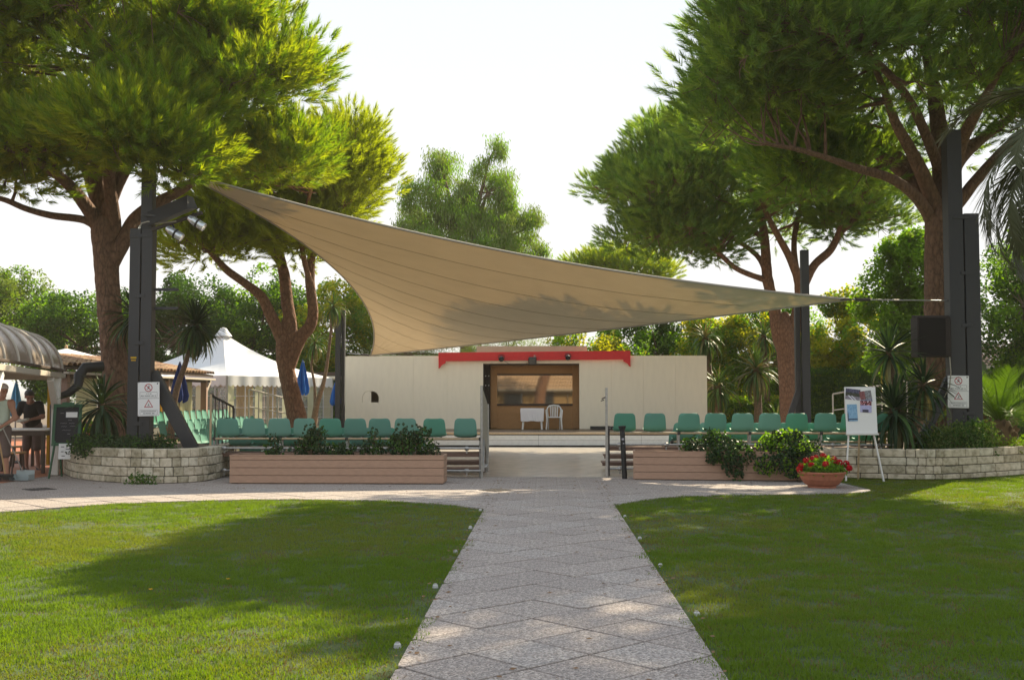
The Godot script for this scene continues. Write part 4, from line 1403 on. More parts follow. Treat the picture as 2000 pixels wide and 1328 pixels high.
# ================================================================ restaurant side
func build_restaurant() -> void:
	# barrel vaulted canopy
	var a := Vector3(-8.15, 2.06, -16.0)
	var e := Vector3(-9.74, 2.04, -22.1)
	var d := (e - a).normalized()
	var lf := Vector3.UP.cross(d).normalized() # to the left of the run
	var t := thing("vaulted_canopy", "barrel vaulted canopy of smoky plastic on white timber posts", "canopy")
	var R := 0.76
	var cen := lf * R
	var L := a.distance_to(e)
	var seg := 6
	for k in seg:
		var b := MB.new()
		var s0 := L * k / seg
		var s1 := L * (k + 1) / seg
		for j in 24:
			var q := []
			var nn := []
			for w in [[s0, j], [s1, j], [s1, j + 1], [s0, j + 1]]:
				var an := PI * float(w[1]) / 24.0
				var dr := -lf * cos(an) + Vector3.UP * sin(an)
				q.append(a + d * float(w[0]) + cen + dr * R); nn.append(dr)
			b.squad(q[0], q[1], q[2], q[3], nn[0], nn[1], nn[2], nn[3])
		part(t, "vault_panel", b.mesh(), M.polycarb)
	for k in seg + 1:
		var b := MB.new()
		var pts := PackedVector3Array()
		var rad := PackedFloat32Array()
		for j in 25:
			var an := PI * j / 24.0
			pts.append(a + d * (L * k / seg) + cen + (-lf * cos(an) + Vector3.UP * sin(an)) * (R + 0.012)); rad.append(0.03)
		b.tube(pts, rad, 6)
		part(t, "rib", b.mesh(), M.taupe)
	for o in [Vector3.ZERO, lf * R * 2]:
		var b := MB.new()
		b.bar(a + o + Vector3(0, -0.09, 0), e + o + Vector3(0, -0.09, 0), 0.1, 0.16, 0.006, Vector3.UP.cross(d))
		part(t, "eave_beam", b.mesh(), M.taupe)
		b = MB.new()
		b.bar(a + o - lf * 0.06 + Vector3(0, 0.02, 0), e + o - lf * 0.06 + Vector3(0, 0.02, 0), 0.05, 0.07, 0.006, Vector3.UP.cross(d))
		part(t, "gutter", b.mesh(), M.darkwood)
		for s in [0.15, L - 0.55]:
			b = MB.new()
			var p: Vector3 = a + o + d * s
			b.bar(Vector3(p.x, 0.0, p.z), Vector3(p.x, 1.9, p.z), 0.15, 0.15, 0.008, d)
			part(t, "post", b.mesh(), M.white)
			b = MB.new()
			var sg := 1.0 if s < 1.0 else -1.0
			b.bar(p + Vector3(0, -0.72, 0) + d * 0.05 * sg, p + d * 0.66 * sg + Vector3(0, -0.17, 0), 0.11, 0.12, 0.006, lf)
			part(t, "knee_brace", b.mesh(), M.white)
	var eb := MB.new()
	eb.bar(e + Vector3(0, -0.09, 0) + d * 0.06, e + lf * R * 2 + Vector3(0, -0.09, 0) + d * 0.06, 0.08, 0.16, 0.006)
	part(t, "end_beam", eb.mesh(), M.taupe)
	var gp := MB.new()
	gp.tube(PackedVector3Array([Vector3(-9.05, 2.16, -22.5), Vector3(-9.35, 2.12, -22.3), Vector3(-9.42, 1.95, -22.2), Vector3(-9.4, 1.75, -22.1), Vector3(-9.55, 1.6, -22.0), Vector3(-9.75, 1.52, -21.95), Vector3(-9.8, 1.35, -21.9), Vector3(-9.78, 0.1, -21.9)]), PackedFloat32Array([0.1, 0.11, 0.11, 0.09, 0.075, 0.07, 0.07, 0.065]), 10)
	part(t, "downpipe", gp.mesh(), M.black)
	tiled_house()
	tent()
	dining()

func tile_mesh() -> ArrayMesh:
	var b := MB.new()
	var n := 7
	for k in n:
		var a0 := PI * k / n
		var a1 := PI * (k + 1) / n
		var r0 := 0.105
		var r1 := 0.085
		for s in 2:
			var off := 0.0 if s == 0 else -0.014
			var p := Vector3(-cos(a0) * (r0 + off), sin(a0) * (r0 + off) * 0.75, 0)
			var q := Vector3(-cos(a1) * (r0 + off), sin(a1) * (r0 + off) * 0.75, 0)
			var p2 := Vector3(-cos(a0) * (r1 + off), sin(a0) * (r1 + off) * 0.75, -0.46)
			var q2 := Vector3(-cos(a1) * (r1 + off), sin(a1) * (r1 + off) * 0.75, -0.46)
			if s == 0: b.oquad(Vector3(0, -0.1, -0.2), p, q, q2, p2)
			else: b.quad(p, p2, q2, q)
		b.quad(Vector3(-cos(a0) * r0, sin(a0) * r0 * 0.75, 0), Vector3(-cos(a1) * r0, sin(a1) * r0 * 0.75, 0), Vector3(-cos(a1) * (r0 - 0.014), sin(a1) * (r0 - 0.014) * 0.75, 0), Vector3(-cos(a0) * (r0 - 0.014), sin(a0) * (r0 - 0.014) * 0.75, 0))
	return b.mesh()

func tiled_house() -> void:
	var t := thing("tiled_veranda", "restaurant veranda with clay tile roof and timber columns", "veranda")
	var a := Vector3(-10.35, 2.22, -23.6)
	var e := Vector3(-9.85, 2.22, -32.6)
	var d := (e - a).normalized()
	var up := (Vector3.UP.cross(d) * 0.98 + Vector3.UP * 0.17).normalized() # up the slope, to the left
	var L := a.distance_to(e)
	var nrm := d.cross(up)
	if nrm.y < 0: nrm = -nrm
	var b := MB.new()
	var c0 := a + up * -0.05
	b.box(a + d * L * 0.5 + up * 1.15 - nrm * 0.06, Vector3(2.4, 0.06, L), Basis(up, nrm, up.cross(nrm)), 0.0)
	part(t, "roof_boards", b.mesh(), M.darkwood)
	var tm := tile_mesh()
	var cols := int(L / 0.225)
	var ms := [M.rooftile, M.rooftile2, M.rooftile3, M.rooftile2]
	for r in 5:
		for c in cols:
			var p := a + d * (0.1 + c * 0.225) + up * (r * 0.42 - 0.08) + nrm * (0.0 + rng.randf_range(0, 0.012))
			var bs := Basis(d, nrm, d.cross(nrm))
			if bs.z.dot(up) > 0: bs = Basis(-d, nrm, (-d).cross(nrm))
			bs = bs.rotated(nrm, rng.randf_range(-0.05, 0.05))
			part(t, "roof_tile", tm, ms[rng.randi() % 4], p, bs)
	b = MB.new()
	b.bar(a - up * 0.08 - nrm * 0.16, e - up * 0.08 - nrm * 0.16, 0.05, 0.13, 0.006, Vector3.UP.cross(d))
	part(t, "fascia", b.mesh(), M.taupe)
	for k in 4:
		var p := a + d * (0.3 + (L - 0.6) * k / 3.0) + Vector3(-0.12, 0, 0)
		b = MB.new()
		b.box(Vector3(p.x, 1.03, p.z), Vector3(0.17, 2.06, 0.17), Basis(Vector3.UP, 0.05), 0.01)
		part(t, "column", b.mesh(), mat(Color(0.34, 0.22, 0.17), 0.7, T.grain, Vector3(2, 0.4, 2)))
		b = MB.new()
		b.bar(p + Vector3(0, 1.6 - p.y + 0.0, 0), p + d * 0.45 + Vector3(0, 2.02 - p.y, 0), 0.08, 0.09, 0.005, Vector3.RIGHT)
		part(t, "knee_brace", b.mesh(), M.taupe)
	b = MB.new()
	b.bar(a + Vector3(-0.12, -0.2, 0), e + Vector3(-0.12, -0.2, 0), 0.12, 0.16, 0.006, Vector3.RIGHT)
	part(t, "plate_beam", b.mesh(), M.darkwood)
	# hanging curtains between the columns
	var cur := [[0.2, 0.35, M.yellow], [1.5, 1.0, M.tentwall], [3.1, 0.4, M.yellow], [4.2, 1.6, M.tentwall], [6.3, 0.6, M.yellow], [7.4, 1.2, M.tentwall]]
	for q in cur:
		var o := a + d * float(q[0]) + Vector3(-0.45, 0, 0)
		b = MB.new()
		var n := 40
		for k in n:
			var s0: float = q[1] * k / n
			var s1: float = q[1] * (k + 1) / n
			var w0 := Vector3(0.05 * sin(s0 * 34.0), 0, 0)
			var w1 := Vector3(0.05 * sin(s1 * 34.0), 0, 0)
			var y0 := 0.06
			var y1 := 1.98
			var P := Vector3(o.x, 0, o.z)
			b.quad(P + d * s0 + w0 + Vector3(0, y0, 0), P + d * s1 + w1 + Vector3(0, y0, 0), P + d * s1 + w1 * 0.6 + Vector3(0, y1, 0), P + d * s0 + w0 * 0.6 + Vector3(0, y1, 0))
		part(t, "curtain", b.mesh(), q[2])

func tent() -> void:
	var t := thing("pavilion_tent", "white peaked pavilion tent with scalloped valance and clear windows", "tent")
	var A := Vector3(-9.75, 0, -33.8)
	var B := Vector3(-7.4, 0, -38.45)
	var C := Vector3(-12.05, 0, -40.8)
	var D := Vector3(-14.4, 0, -36.15)
	var eave := 2.2
	var apex := Vector3(-10.9, 3.72, -37.3)
	var cs := [A, B, C, D]
	for k in 4:
		var p: Vector3 = cs[k] + Vector3(0, eave, 0)
		var q: Vector3 = cs[(k + 1) % 4] + Vector3(0, eave, 0)
		var b := MB.new()
		var n := 12
		var f := func(s: float, h: float) -> Vector3:
			# concave sweep to the peak, hips pulled tight
			var base: Vector3 = p.lerp(q, s)
			var w := h
			var flat_: Vector3 = base.lerp(Vector3(apex.x, 0, apex.z), w)
			var hy := eave + (apex.y - eave) * (0.55 * w + 0.45 * pow(w, 2.6))
			var sag := -0.12 * 4.0 * s * (1 - s) * (1 - w) * w * 4.0
			return Vector3(flat_.x, hy + sag, flat_.z)
		for i in n:
			for j in n:
				b.quad(f.call(float(i) / n, float(j) / n), f.call(float(i + 1) / n, float(j) / n), f.call(float(i + 1) / n, float(j + 1) / n), f.call(float(i) / n, float(j + 1) / n))
		part(t, "roof_panel", b.mesh(), M.tent)
		# scalloped valance
		b = MB.new()
		var L := p.distance_to(q)
		var out := (p + q) * 0.5 - Vector3(apex.x, eave, apex.z)
		out.y = 0
		out = out.normalized()
		var m := int(L / 0.22) * 6
		for i in m:
			var s0 := float(i) / m
			var s1 := float(i + 1) / m
			var h0 := 0.28 + 0.055 * absf(sin(PI * i / 6.0))
			var h1 := 0.28 + 0.055 * absf(sin(PI * (i + 1) / 6.0))
			var w0 := out * (0.03 + 0.012 * sin(i * 0.35))
			var w1 := out * (0.03 + 0.012 * sin((i + 1) * 0.35))
			var x0 := p.lerp(q, s0) + w0
			var x1 := p.lerp(q, s1) + w1
			b.quad(x0 - Vector3(0, h0, 0), x1 - Vector3(0, h1, 0), x1, x0)
		part(t, "valance", b.mesh(), M.tent)
		# wall: fabric strips, clear windows with white glazing bars
		if k == 2: continue
		var u := (q - p).normalized()
		var nw := 4
		for i in nw:
			var s := L * i / nw
			var w := L / nw
			b = MB.new()
			var base := Vector3(p.x, 0, p.z) - out * 0.02
			for z in [[s, s + w * 0.26, 0.0, 2.15], [s + w * 0.26, s + w, 0.0, 0.55], [s + w * 0.26, s + w, 1.92, 2.15]]:
				b.quad(base + u * z[0] + Vector3(0, z[2], 0), base + u * z[1] + Vector3(0, z[2], 0), base + u * z[1] + Vector3(0, z[3], 0), base + u * z[0] + Vector3(0, z[3], 0))
			var wall := part(t, "wall_panel", b.mesh(), M.tentwall)
			b = MB.new()
			b.quad(base + u * (s + w * 0.26) + Vector3(0, 0.55, 0), base + u * (s + w) + Vector3(0, 0.55, 0), base + u * (s + w) + Vector3(0, 1.92, 0), base + u * (s + w * 0.26) + Vector3(0, 1.92, 0))
			part(wall, "window_pane", b.mesh(), M.pane)
			b = MB.new()
			for j in 3:
				var y := 0.85 + j * 0.36
				b.bar(base + u * (s + w * 0.26) + out * 0.012 + Vector3(0, y, 0), base + u * (s + w) + out * 0.012 + Vector3(0, y, 0), 0.025, 0.006, 0.0)
			b.bar(base + u * (s + w * 0.63) + out * 0.02 + Vector3(0, 0.55, 0), base + u * (s + w * 0.63) + out * 0.02 + Vector3(0, 1.92, 0), 0.025, 0.006, 0.0)
			part(wall, "glazing_bars", b.mesh(), M.tent)
	for p in cs:
		var b := MB.new()
		b.box(p + Vector3(0, 1.1, 0), Vector3(0.07, 2.2, 0.07), Basis(Vector3.UP, 0.4), 0.006)
		part(t, "corner_pole", b.mesh(), M.galv)
	var kb := MB.new()
	kb.lathe([Vector2(0.3, -0.12), Vector2(0.16, 0.06), Vector2(0.1, 0.16), Vector2(0.0, 0.18)], apex, 14)
	part(t, "peak_cap", kb.mesh(), M.tent)
	# something yellow inside: hanging curtains seen through the windows
	for q in [[0.25, 0.4], [0.55, 0.62]]:
		var b := MB.new()
		var p0 := A.lerp(B, q[0]) + Vector3(-0.7, 0, -0.3)
		var p1 := A.lerp(B, q[1]) + Vector3(-0.7, 0, -0.3)
		var n := 24
		for i in n:
			var s0 := p0.lerp(p1, float(i) / n) + Vector3(0.04 * sin(i * 1.3), 0, 0)
			var s1 := p0.lerp(p1, float(i + 1) / n) + Vector3(0.04 * sin((i + 1) * 1.3), 0, 0)
			b.quad(s0 + Vector3(0, 0.05, 0), s1 + Vector3(0, 0.05, 0), s1 + Vector3(0, 2.0, 0), s0 + Vector3(0, 2.0, 0))
		part(t, "curtain", b.mesh(), M.yellow)
	# flat awning behind, between the tent and the stage wall
	var w := thing("timber_awning", "brown timber awning between the tent and the stage wall", "awning", Vector3(-7.6, 0, -40.6))
	var b := MB.new()
	b.box(Vector3(0, 2.3, 0), Vector3(2.6, 0.07, 2.2), Basis(Vector3.RIGHT, 0.1), 0.005)
	part(w, "roof", b.mesh(), M.beige)
	b = MB.new()
	b.box(Vector3(0, 2.36, 1.12), Vector3(2.6, 0.14, 0.05), Basis(), 0.005)
	part(w, "fascia", b.mesh(), M.darkwood)
	for x in [-1.2, 1.2]:
		for z in [-1.0, 1.0]:
			b = MB.new()
			b.box(Vector3(x, 1.13, z), Vector3(0.1, 2.26, 0.1), Basis(), 0.006)
			part(w, "post", b.mesh(), M.darkwood)

func dining() -> void:
	# tables, stools and parasols on the restaurant floor
	var tb := [[-10.6, -22.3, "dark bar table with a pale top nearest the person with the broom"], [-10.9, -24.8, "dark bar table with a pale top behind the chalkboard"], [-12.2, -23.4, "dark bar table with a pale top farther into the restaurant"]]
	for q in tb:
		var t := thing("bar_table", q[2], "table", Vector3(q[0], 0, q[1]), 0.1, "restaurant tables")
		part(t, "top", _box(Vector3(1.2, 0.04, 0.75), 0.01), M.white, Vector3(0, 0.87, 0))
		part(t, "apron", _box(Vector3(1.1, 0.09, 0.66)), M.tablewood, Vector3(0, 0.80, 0))
		for x in [-0.52, 0.52]:
			for z in [-0.3, 0.3]: part(t, "leg", _box(Vector3(0.06, 0.76, 0.06)), M.tablewood, Vector3(x, 0.38, z))
	var st := [[-10.9, -21.6, "left one of two near stools in front of the bar tables"], [-10.35, -21.55, "right one of two near stools in front of the bar tables"], [-10.3, -23.6, "wooden stool between the two front bar tables"], [-11.6, -24.2, "wooden stool at the farther bar tables"]]
	for q in st:
		var t := thing("wooden_stool", "honey coloured " + q[2], "stool", Vector3(q[0], 0, q[1]), 0.3, "restaurant stools")
		var b := MB.new()
		b.lathe([Vector2(0.0, 0.46), Vector2(0.17, 0.455), Vector2(0.18, 0.44), Vector2(0.17, 0.42), Vector2(0.0, 0.415)], Vector3.ZERO, 18)
		part(t, "seat", b.mesh(), M.pole)
		for k in 4:
			var an := TAU * k / 4 + 0.4
			b = MB.new()
			b.pipe(Vector3(cos(an) * 0.17, 0, sin(an) * 0.17), Vector3(cos(an) * 0.11, 0.42, sin(an) * 0.11), 0.018, 7)
			part(t, "leg", b.mesh(), M.tablewood)
	var um := [[-6.80, -31.0, 2.58, 1.62, M.blue, 0.20, "bright blue folded parasol hanging beside the forked trunk of the left pine"], [-7.0, -37.0, 2.08, 1.28, M.blue, 0.20, "bright blue folded parasol close to the stage wall"], [-8.96, -27.0, 2.4, 1.42, M.navy, 0.24, "navy blue folded parasol behind the left mast"], [-12.3, -25.5, 1.92, 1.1, M.skyblue, 0.17, "pale blue folded parasol in the restaurant"]]
	for q in um:
		var t := thing("folded_parasol", q[6], "parasol", Vector3(q[0], 0, q[1]), 0.0, "folded parasols")
		var b := MB.new()
		b.pipe(Vector3.ZERO, Vector3(0, q[2] - 0.02, 0), 0.02, 8)
		part(t, "pole", b.mesh(), M.galv if q[4] != M.navy else M.pole)
		b = MB.new()
		var n := 48
		var rows := [[0.0, 0.012], [0.12, 0.05], [0.35, 0.11], [0.6, 0.16], [0.85, 0.2], [1.0, 0.175]]
		var hgt: float = q[2] - q[3]
		for i in rows.size() - 1:
			for k in n:
				var qq := []
				for w in [[i, k], [i, k + 1], [i + 1, k + 1], [i + 1, k]]:
					var an: float = TAU * w[1] / n
					var fold := 0.72 + 0.28 * sin(an * 6.0 + w[0] * 0.5)
					var rr: float = rows[w[0]][1] / 0.2 * q[5] * fold
					qq.append(Vector3(cos(an) * rr, q[2] - hgt * rows[w[0]][0] - (0.04 * sin(an * 6.0) if w[0] == 5 else 0.0), sin(an) * rr))
				b.oquad(Vector3(0, qq[0].y, 0), qq[0], qq[1], qq[2], qq[3])
		part(t, "canopy", b.mesh(), q[4])
		b = MB.new()
		b.lathe([Vector2(0.0, 0.07), Vector2(0.05, 0.06), Vector2(0.2, 0.03), Vector2(0.22, 0.0)], Vector3.ZERO, 16)
		part(t, "base", b.mesh(), M.iron)
	# open cream parasol above the tiled roof
	var t := thing("open_parasol", "open white parasol showing above the tiled roof", "parasol", Vector3(-14.2, 0, -32.5))
	var b := MB.new()
	b.pipe(Vector3.ZERO, Vector3(0, 3.0, 0), 0.03, 8)
	part(t, "pole", b.mesh(), M.pole)
	b = MB.new()
	for k in 8:
		var a0 := TAU * k / 8
		var a1 := TAU * (k + 1) / 8
		b.tri(Vector3(0, 2.98, 0), Vector3(cos(a1) * 1.2, 2.68, sin(a1) * 1.2), Vector3(cos(a0) * 1.2, 2.68, sin(a0) * 1.2))
		b.quad(Vector3(cos(a0) * 1.2, 2.68, sin(a0) * 1.2), Vector3(cos(a1) * 1.2, 2.68, sin(a1) * 1.2), Vector3(cos(a1) * 1.2, 2.58, sin(a1) * 1.2), Vector3(cos(a0) * 1.2, 2.58, sin(a0) * 1.2))
	part(t, "canopy", b.mesh(), M.tent)
	b = MB.new()
	b.lathe([Vector2(0.05, 2.97), Vector2(0.04, 3.06), Vector2(0.0, 3.1)], Vector3.ZERO, 10)
	part(t, "finial", b.mesh(), M.pole)

const PINE_A := [[[-8.91, 0.40, -23.30, 0.435], [-9.06, 1.69, -23.30, 0.340], [-9.22, 3.00, -23.30, 0.293], [-9.33, 4.09, -23.30, 0.293], [-9.39, 5.08, -23.30, 0.359]],
	[[-9.49, 5.03, -23.30, 0.151], [-9.74, 5.27, -23.10, 0.094], [-10.37, 5.34, -22.90, 0.084], [-10.82, 5.45, -22.70, 0.074], [-11.27, 5.63, -22.50, 0.064], [-11.92, 5.70, -22.30, 0.045]],
	[[-9.53, 5.14, -23.30, 0.189], [-9.74, 5.74, -22.68, 0.147], [-9.90, 6.04, -22.05, 0.116], [-10.14, 6.22, -21.43, 0.087], [-10.44, 6.34, -20.80, 0.067]],
	[[-9.44, 5.19, -23.30, 0.246], [-9.65, 6.34, -23.50, 0.200], [-9.66, 7.17, -23.70, 0.163], [-9.80, 8.24, -23.90, 0.126], [-10.08, 9.46, -24.10, 0.088]],
	[[-9.19, 5.08, -23.30, 0.170], [-9.14, 5.89, -22.90, 0.149], [-8.97, 6.24, -22.50, 0.128], [-8.46, 6.67, -22.10, 0.117], [-8.17, 6.89, -21.70, 0.097], [-7.67, 7.60, -21.30, 0.069]],
	[[-9.04, 4.75, -23.30, 0.189], [-8.87, 5.35, -23.60, 0.172], [-8.56, 5.73, -23.90, 0.155], [-8.15, 6.07, -24.20, 0.128], [-7.62, 6.53, -24.50, 0.099], [-6.79, 7.17, -24.80, 0.070]],
	[[-9.38, 5.19, -23.30, 0.189], [-9.03, 6.02, -23.05, 0.140], [-8.19, 7.16, -22.80, 0.111], [-7.04, 7.74, -22.55, 0.082], [-5.91, 8.08, -22.30, 0.054]],
	[[-9.44, 5.19, -23.30, 0.189], [-10.22, 6.62, -24.30, 0.158], [-11.15, 8.16, -25.30, 0.123], [-12.12, 9.69, -26.30, 0.096]],
	[[-9.39, 5.30, -23.30, 0.170], [-9.41, 6.61, -24.30, 0.138], [-8.85, 7.90, -25.30, 0.113], [-7.84, 8.89, -26.30, 0.085]]]
const PINE_B := [[[-6.32, 0.07, -29.00, 0.385], [-6.49, 0.94, -29.00, 0.305], [-6.68, 1.74, -29.00, 0.265], [-6.85, 2.55, -29.00, 0.249], [-6.84, 3.02, -29.00, 0.281]],
	[[-6.89, 2.95, -29.00, 0.192], [-7.16, 3.62, -28.83, 0.175], [-7.39, 4.14, -28.67, 0.151], [-7.75, 4.46, -28.50, 0.126], [-8.25, 4.84, -28.33, 0.110], [-8.74, 5.42, -28.17, 0.086], [-9.35, 5.93, -28.00, 0.062]],
	[[-6.68, 3.22, -29.00, 0.192], [-6.82, 4.04, -29.12, 0.185], [-6.93, 4.74, -29.24, 0.170], [-7.10, 5.44, -29.36, 0.130], [-7.21, 6.43, -29.48, 0.090], [-7.11, 7.56, -29.60, 0.065]],
	[[-6.45, 3.06, -29.00, 0.200], [-6.19, 3.38, -29.00, 0.176], [-6.10, 3.76, -29.00, 0.160], [-6.16, 4.30, -29.00, 0.144], [-6.19, 4.71, -29.00, 0.144], [-6.10, 5.52, -29.00, 0.112], [-5.66, 6.47, -29.00, 0.080], [-5.06, 7.29, -29.00, 0.056]],
	[[-6.16, 4.44, -29.00, 0.096], [-6.26, 5.43, -28.33, 0.078], [-5.99, 6.38, -27.67, 0.061], [-5.60, 7.28, -27.00, 0.045]],
	[[-6.13, 5.25, -29.00, 0.080], [-5.59, 5.90, -29.75, 0.074], [-5.02, 6.44, -30.50, 0.051]],
	[[-6.87, 4.85, -29.00, 0.096], [-7.90, 6.09, -30.00, 0.083], [-8.90, 7.12, -31.00, 0.060]]]
const PINE_C := [[[8.02, 0.02, -36.50, 0.481], [7.98, 0.80, -36.50, 0.361], [7.94, 1.80, -36.50, 0.339], [7.89, 2.97, -36.50, 0.339], [7.86, 3.72, -36.50, 0.415]],
	[[7.66, 3.56, -36.50, 0.262], [7.52, 4.48, -36.50, 0.219], [7.32, 5.41, -36.50, 0.197], [7.25, 6.50, -36.50, 0.175], [7.14, 7.35, -36.50, 0.142], [6.77, 8.37, -36.50, 0.109], [6.36, 9.57, -36.50, 0.077]],
	[[7.29, 5.36, -36.50, 0.120], [6.27, 5.71, -36.20, 0.098], [5.57, 6.26, -35.90, 0.086], [4.87, 6.72, -35.60, 0.075], [4.02, 7.25, -35.30, 0.063], [2.86, 7.70, -35.00, 0.042]],
	[[7.26, 5.66, -36.50, 0.120], [7.04, 6.20, -36.75, 0.099], [6.42, 6.75, -37.00, 0.089], [5.44, 7.31, -37.25, 0.078], [4.10, 7.96, -37.50, 0.056]],
	[[8.13, 3.64, -36.50, 0.262], [8.30, 4.62, -36.25, 0.217], [8.21, 5.35, -36.00, 0.183], [7.86, 6.07, -35.75, 0.139], [7.46, 6.69, -35.50, 0.117], [6.94, 7.64, -35.25, 0.084], [6.58, 8.74, -35.00, 0.063]],
	[[8.36, 4.90, -36.50, 0.186], [8.82, 5.82, -36.50, 0.153], [9.36, 6.33, -36.50, 0.142], [9.76, 6.97, -36.50, 0.120], [10.52, 7.64, -36.50, 0.098], [11.11, 8.26, -36.50, 0.066]],
	[[8.35, 5.15, -36.50, 0.131], [8.28, 6.38, -36.88, 0.110], [8.45, 7.29, -37.25, 0.100], [8.82, 8.40, -37.62, 0.079], [9.06, 9.53, -38.00, 0.057]],
	[[9.54, 6.58, -36.50, 0.098], [9.72, 7.59, -36.00, 0.086], [9.79, 8.50, -35.50, 0.064], [9.80, 9.21, -35.00, 0.042]],
	[[7.25, 6.67, -36.50, 0.109], [6.46, 7.63, -37.17, 0.089], [5.71, 8.63, -37.83, 0.068], [4.76, 9.66, -38.50, 0.046]]]
const PINE_D := [[[8.43, 0.39, -24.00, 0.435], [8.41, 1.48, -24.00, 0.336], [8.41, 2.79, -24.00, 0.299], [8.42, 4.11, -24.00, 0.290], [8.48, 5.33, -24.00, 0.345]],
	[[8.35, 5.27, -24.00, 0.163], [7.88, 5.76, -23.58, 0.134], [7.22, 6.08, -23.17, 0.114], [6.47, 6.19, -22.75, 0.095], [5.74, 6.32, -22.33, 0.068], [5.03, 6.42, -21.92, 0.058], [4.24, 6.45, -21.50, 0.041]],
	[[8.33, 5.44, -24.00, 0.181], [7.89, 6.33, -24.25, 0.156], [7.42, 6.84, -24.50, 0.139], [6.82, 7.30, -24.75, 0.103], [6.38, 7.71, -25.00, 0.066]],
	[[8.42, 5.55, -24.00, 0.200], [8.00, 6.31, -23.60, 0.169], [7.61, 6.77, -23.20, 0.140], [7.23, 7.16, -22.80, 0.112], [6.86, 7.79, -22.40, 0.076], [6.39, 8.51, -22.00, 0.050]],
	[[8.55, 5.44, -24.00, 0.254], [8.73, 6.74, -24.38, 0.239], [8.77, 7.81, -24.75, 0.196], [8.79, 8.78, -25.12, 0.161], [8.65, 10.09, -25.50, 0.116]],
	[[8.66, 5.55, -24.00, 0.200], [8.70, 6.64, -23.38, 0.168], [8.68, 7.03, -22.75, 0.138], [8.79, 7.49, -22.12, 0.100], [8.95, 8.02, -21.50, 0.073]],
	[[8.68, 5.33, -24.00, 0.163], [9.11, 5.94, -24.00, 0.145], [9.56, 6.49, -24.00, 0.118], [10.17, 7.10, -24.00, 0.100], [11.00, 7.65, -24.00, 0.073]],
	[[8.56, 5.66, -24.00, 0.163], [9.39, 6.88, -25.00, 0.142], [10.73, 7.93, -26.00, 0.118], [12.39, 9.05, -27.00, 0.082]],
	[[8.34, 5.88, -24.00, 0.145], [7.80, 7.12, -25.00, 0.113], [6.94, 8.32, -26.00, 0.088], [5.97, 9.36, -27.00, 0.061]],
	[[8.53, 6.44, -24.00, 0.145], [7.50, 7.54, -22.67, 0.103], [6.29, 8.10, -21.33, 0.073], [4.99, 8.16, -20.00, 0.045]]]

# ================================================================ trees
func needle_tuft(sd: int) -> ArrayMesh:
	# one shoot: a brush of long needles around a short twig along +Y
	var r := RandomNumberGenerator.new()
	r.seed = sd
	var b := MB.new()
	for i in 46:
		var t := r.randf()
		var an := i * 2.4 + r.randf() * 0.5
		var tilt := lerpf(0.95, 0.12, t) + r.randf_range(-0.12, 0.12)
		var o := Vector3(0, t * 0.22 - 0.06, 0)
		var d := Vector3(cos(an) * sin(tilt), cos(tilt), sin(an) * sin(tilt))
		var l := r.randf_range(0.11, 0.17)
		var w := d.cross(Vector3(r.randf_range(-1, 1), r.randf_range(-1, 1), r.randf_range(-1, 1))).normalized() * 0.0065
		b.tri(o - w, o + w, o + d * l)
	return b.mesh()

func leaf_cluster(sd: int, n: int, rad: float, ln: float, wd: float, droop := 0.0) -> ArrayMesh:
	var r := RandomNumberGenerator.new()
	r.seed = sd
	var b := MB.new()
	for i in n:
		var p := Vector3(r.randf_range(-1, 1), r.randf_range(-1, 1), r.randf_range(-1, 1)) * rad
		var d := Vector3(r.randf_range(-1, 1), r.randf_range(-0.8, 0.6) - droop, r.randf_range(-1, 1)).normalized()
		var s := d.cross(Vector3(r.randf_range(-0.6, 0.6), 1, r.randf_range(-0.6, 0.6))).normalized()
		var u := s.cross(d)
		var l := ln * r.randf_range(0.7, 1.2)
		var w := wd * r.randf_range(0.7, 1.2) * 0.5
		var m := p + d * l * 0.45
		b.tri(p, m + s * w + u * w * 0.35, m)
		b.tri(p, m, m - s * w + u * w * 0.35)
		b.tri(m, m + s * w + u * w * 0.35, p + d * l - u * l * 0.1)
		b.tri(m, p + d * l - u * l * 0.1, m - s * w + u * w * 0.35)
	return b.mesh()

var tuft_meshes := []
var leaf_meshes := {}

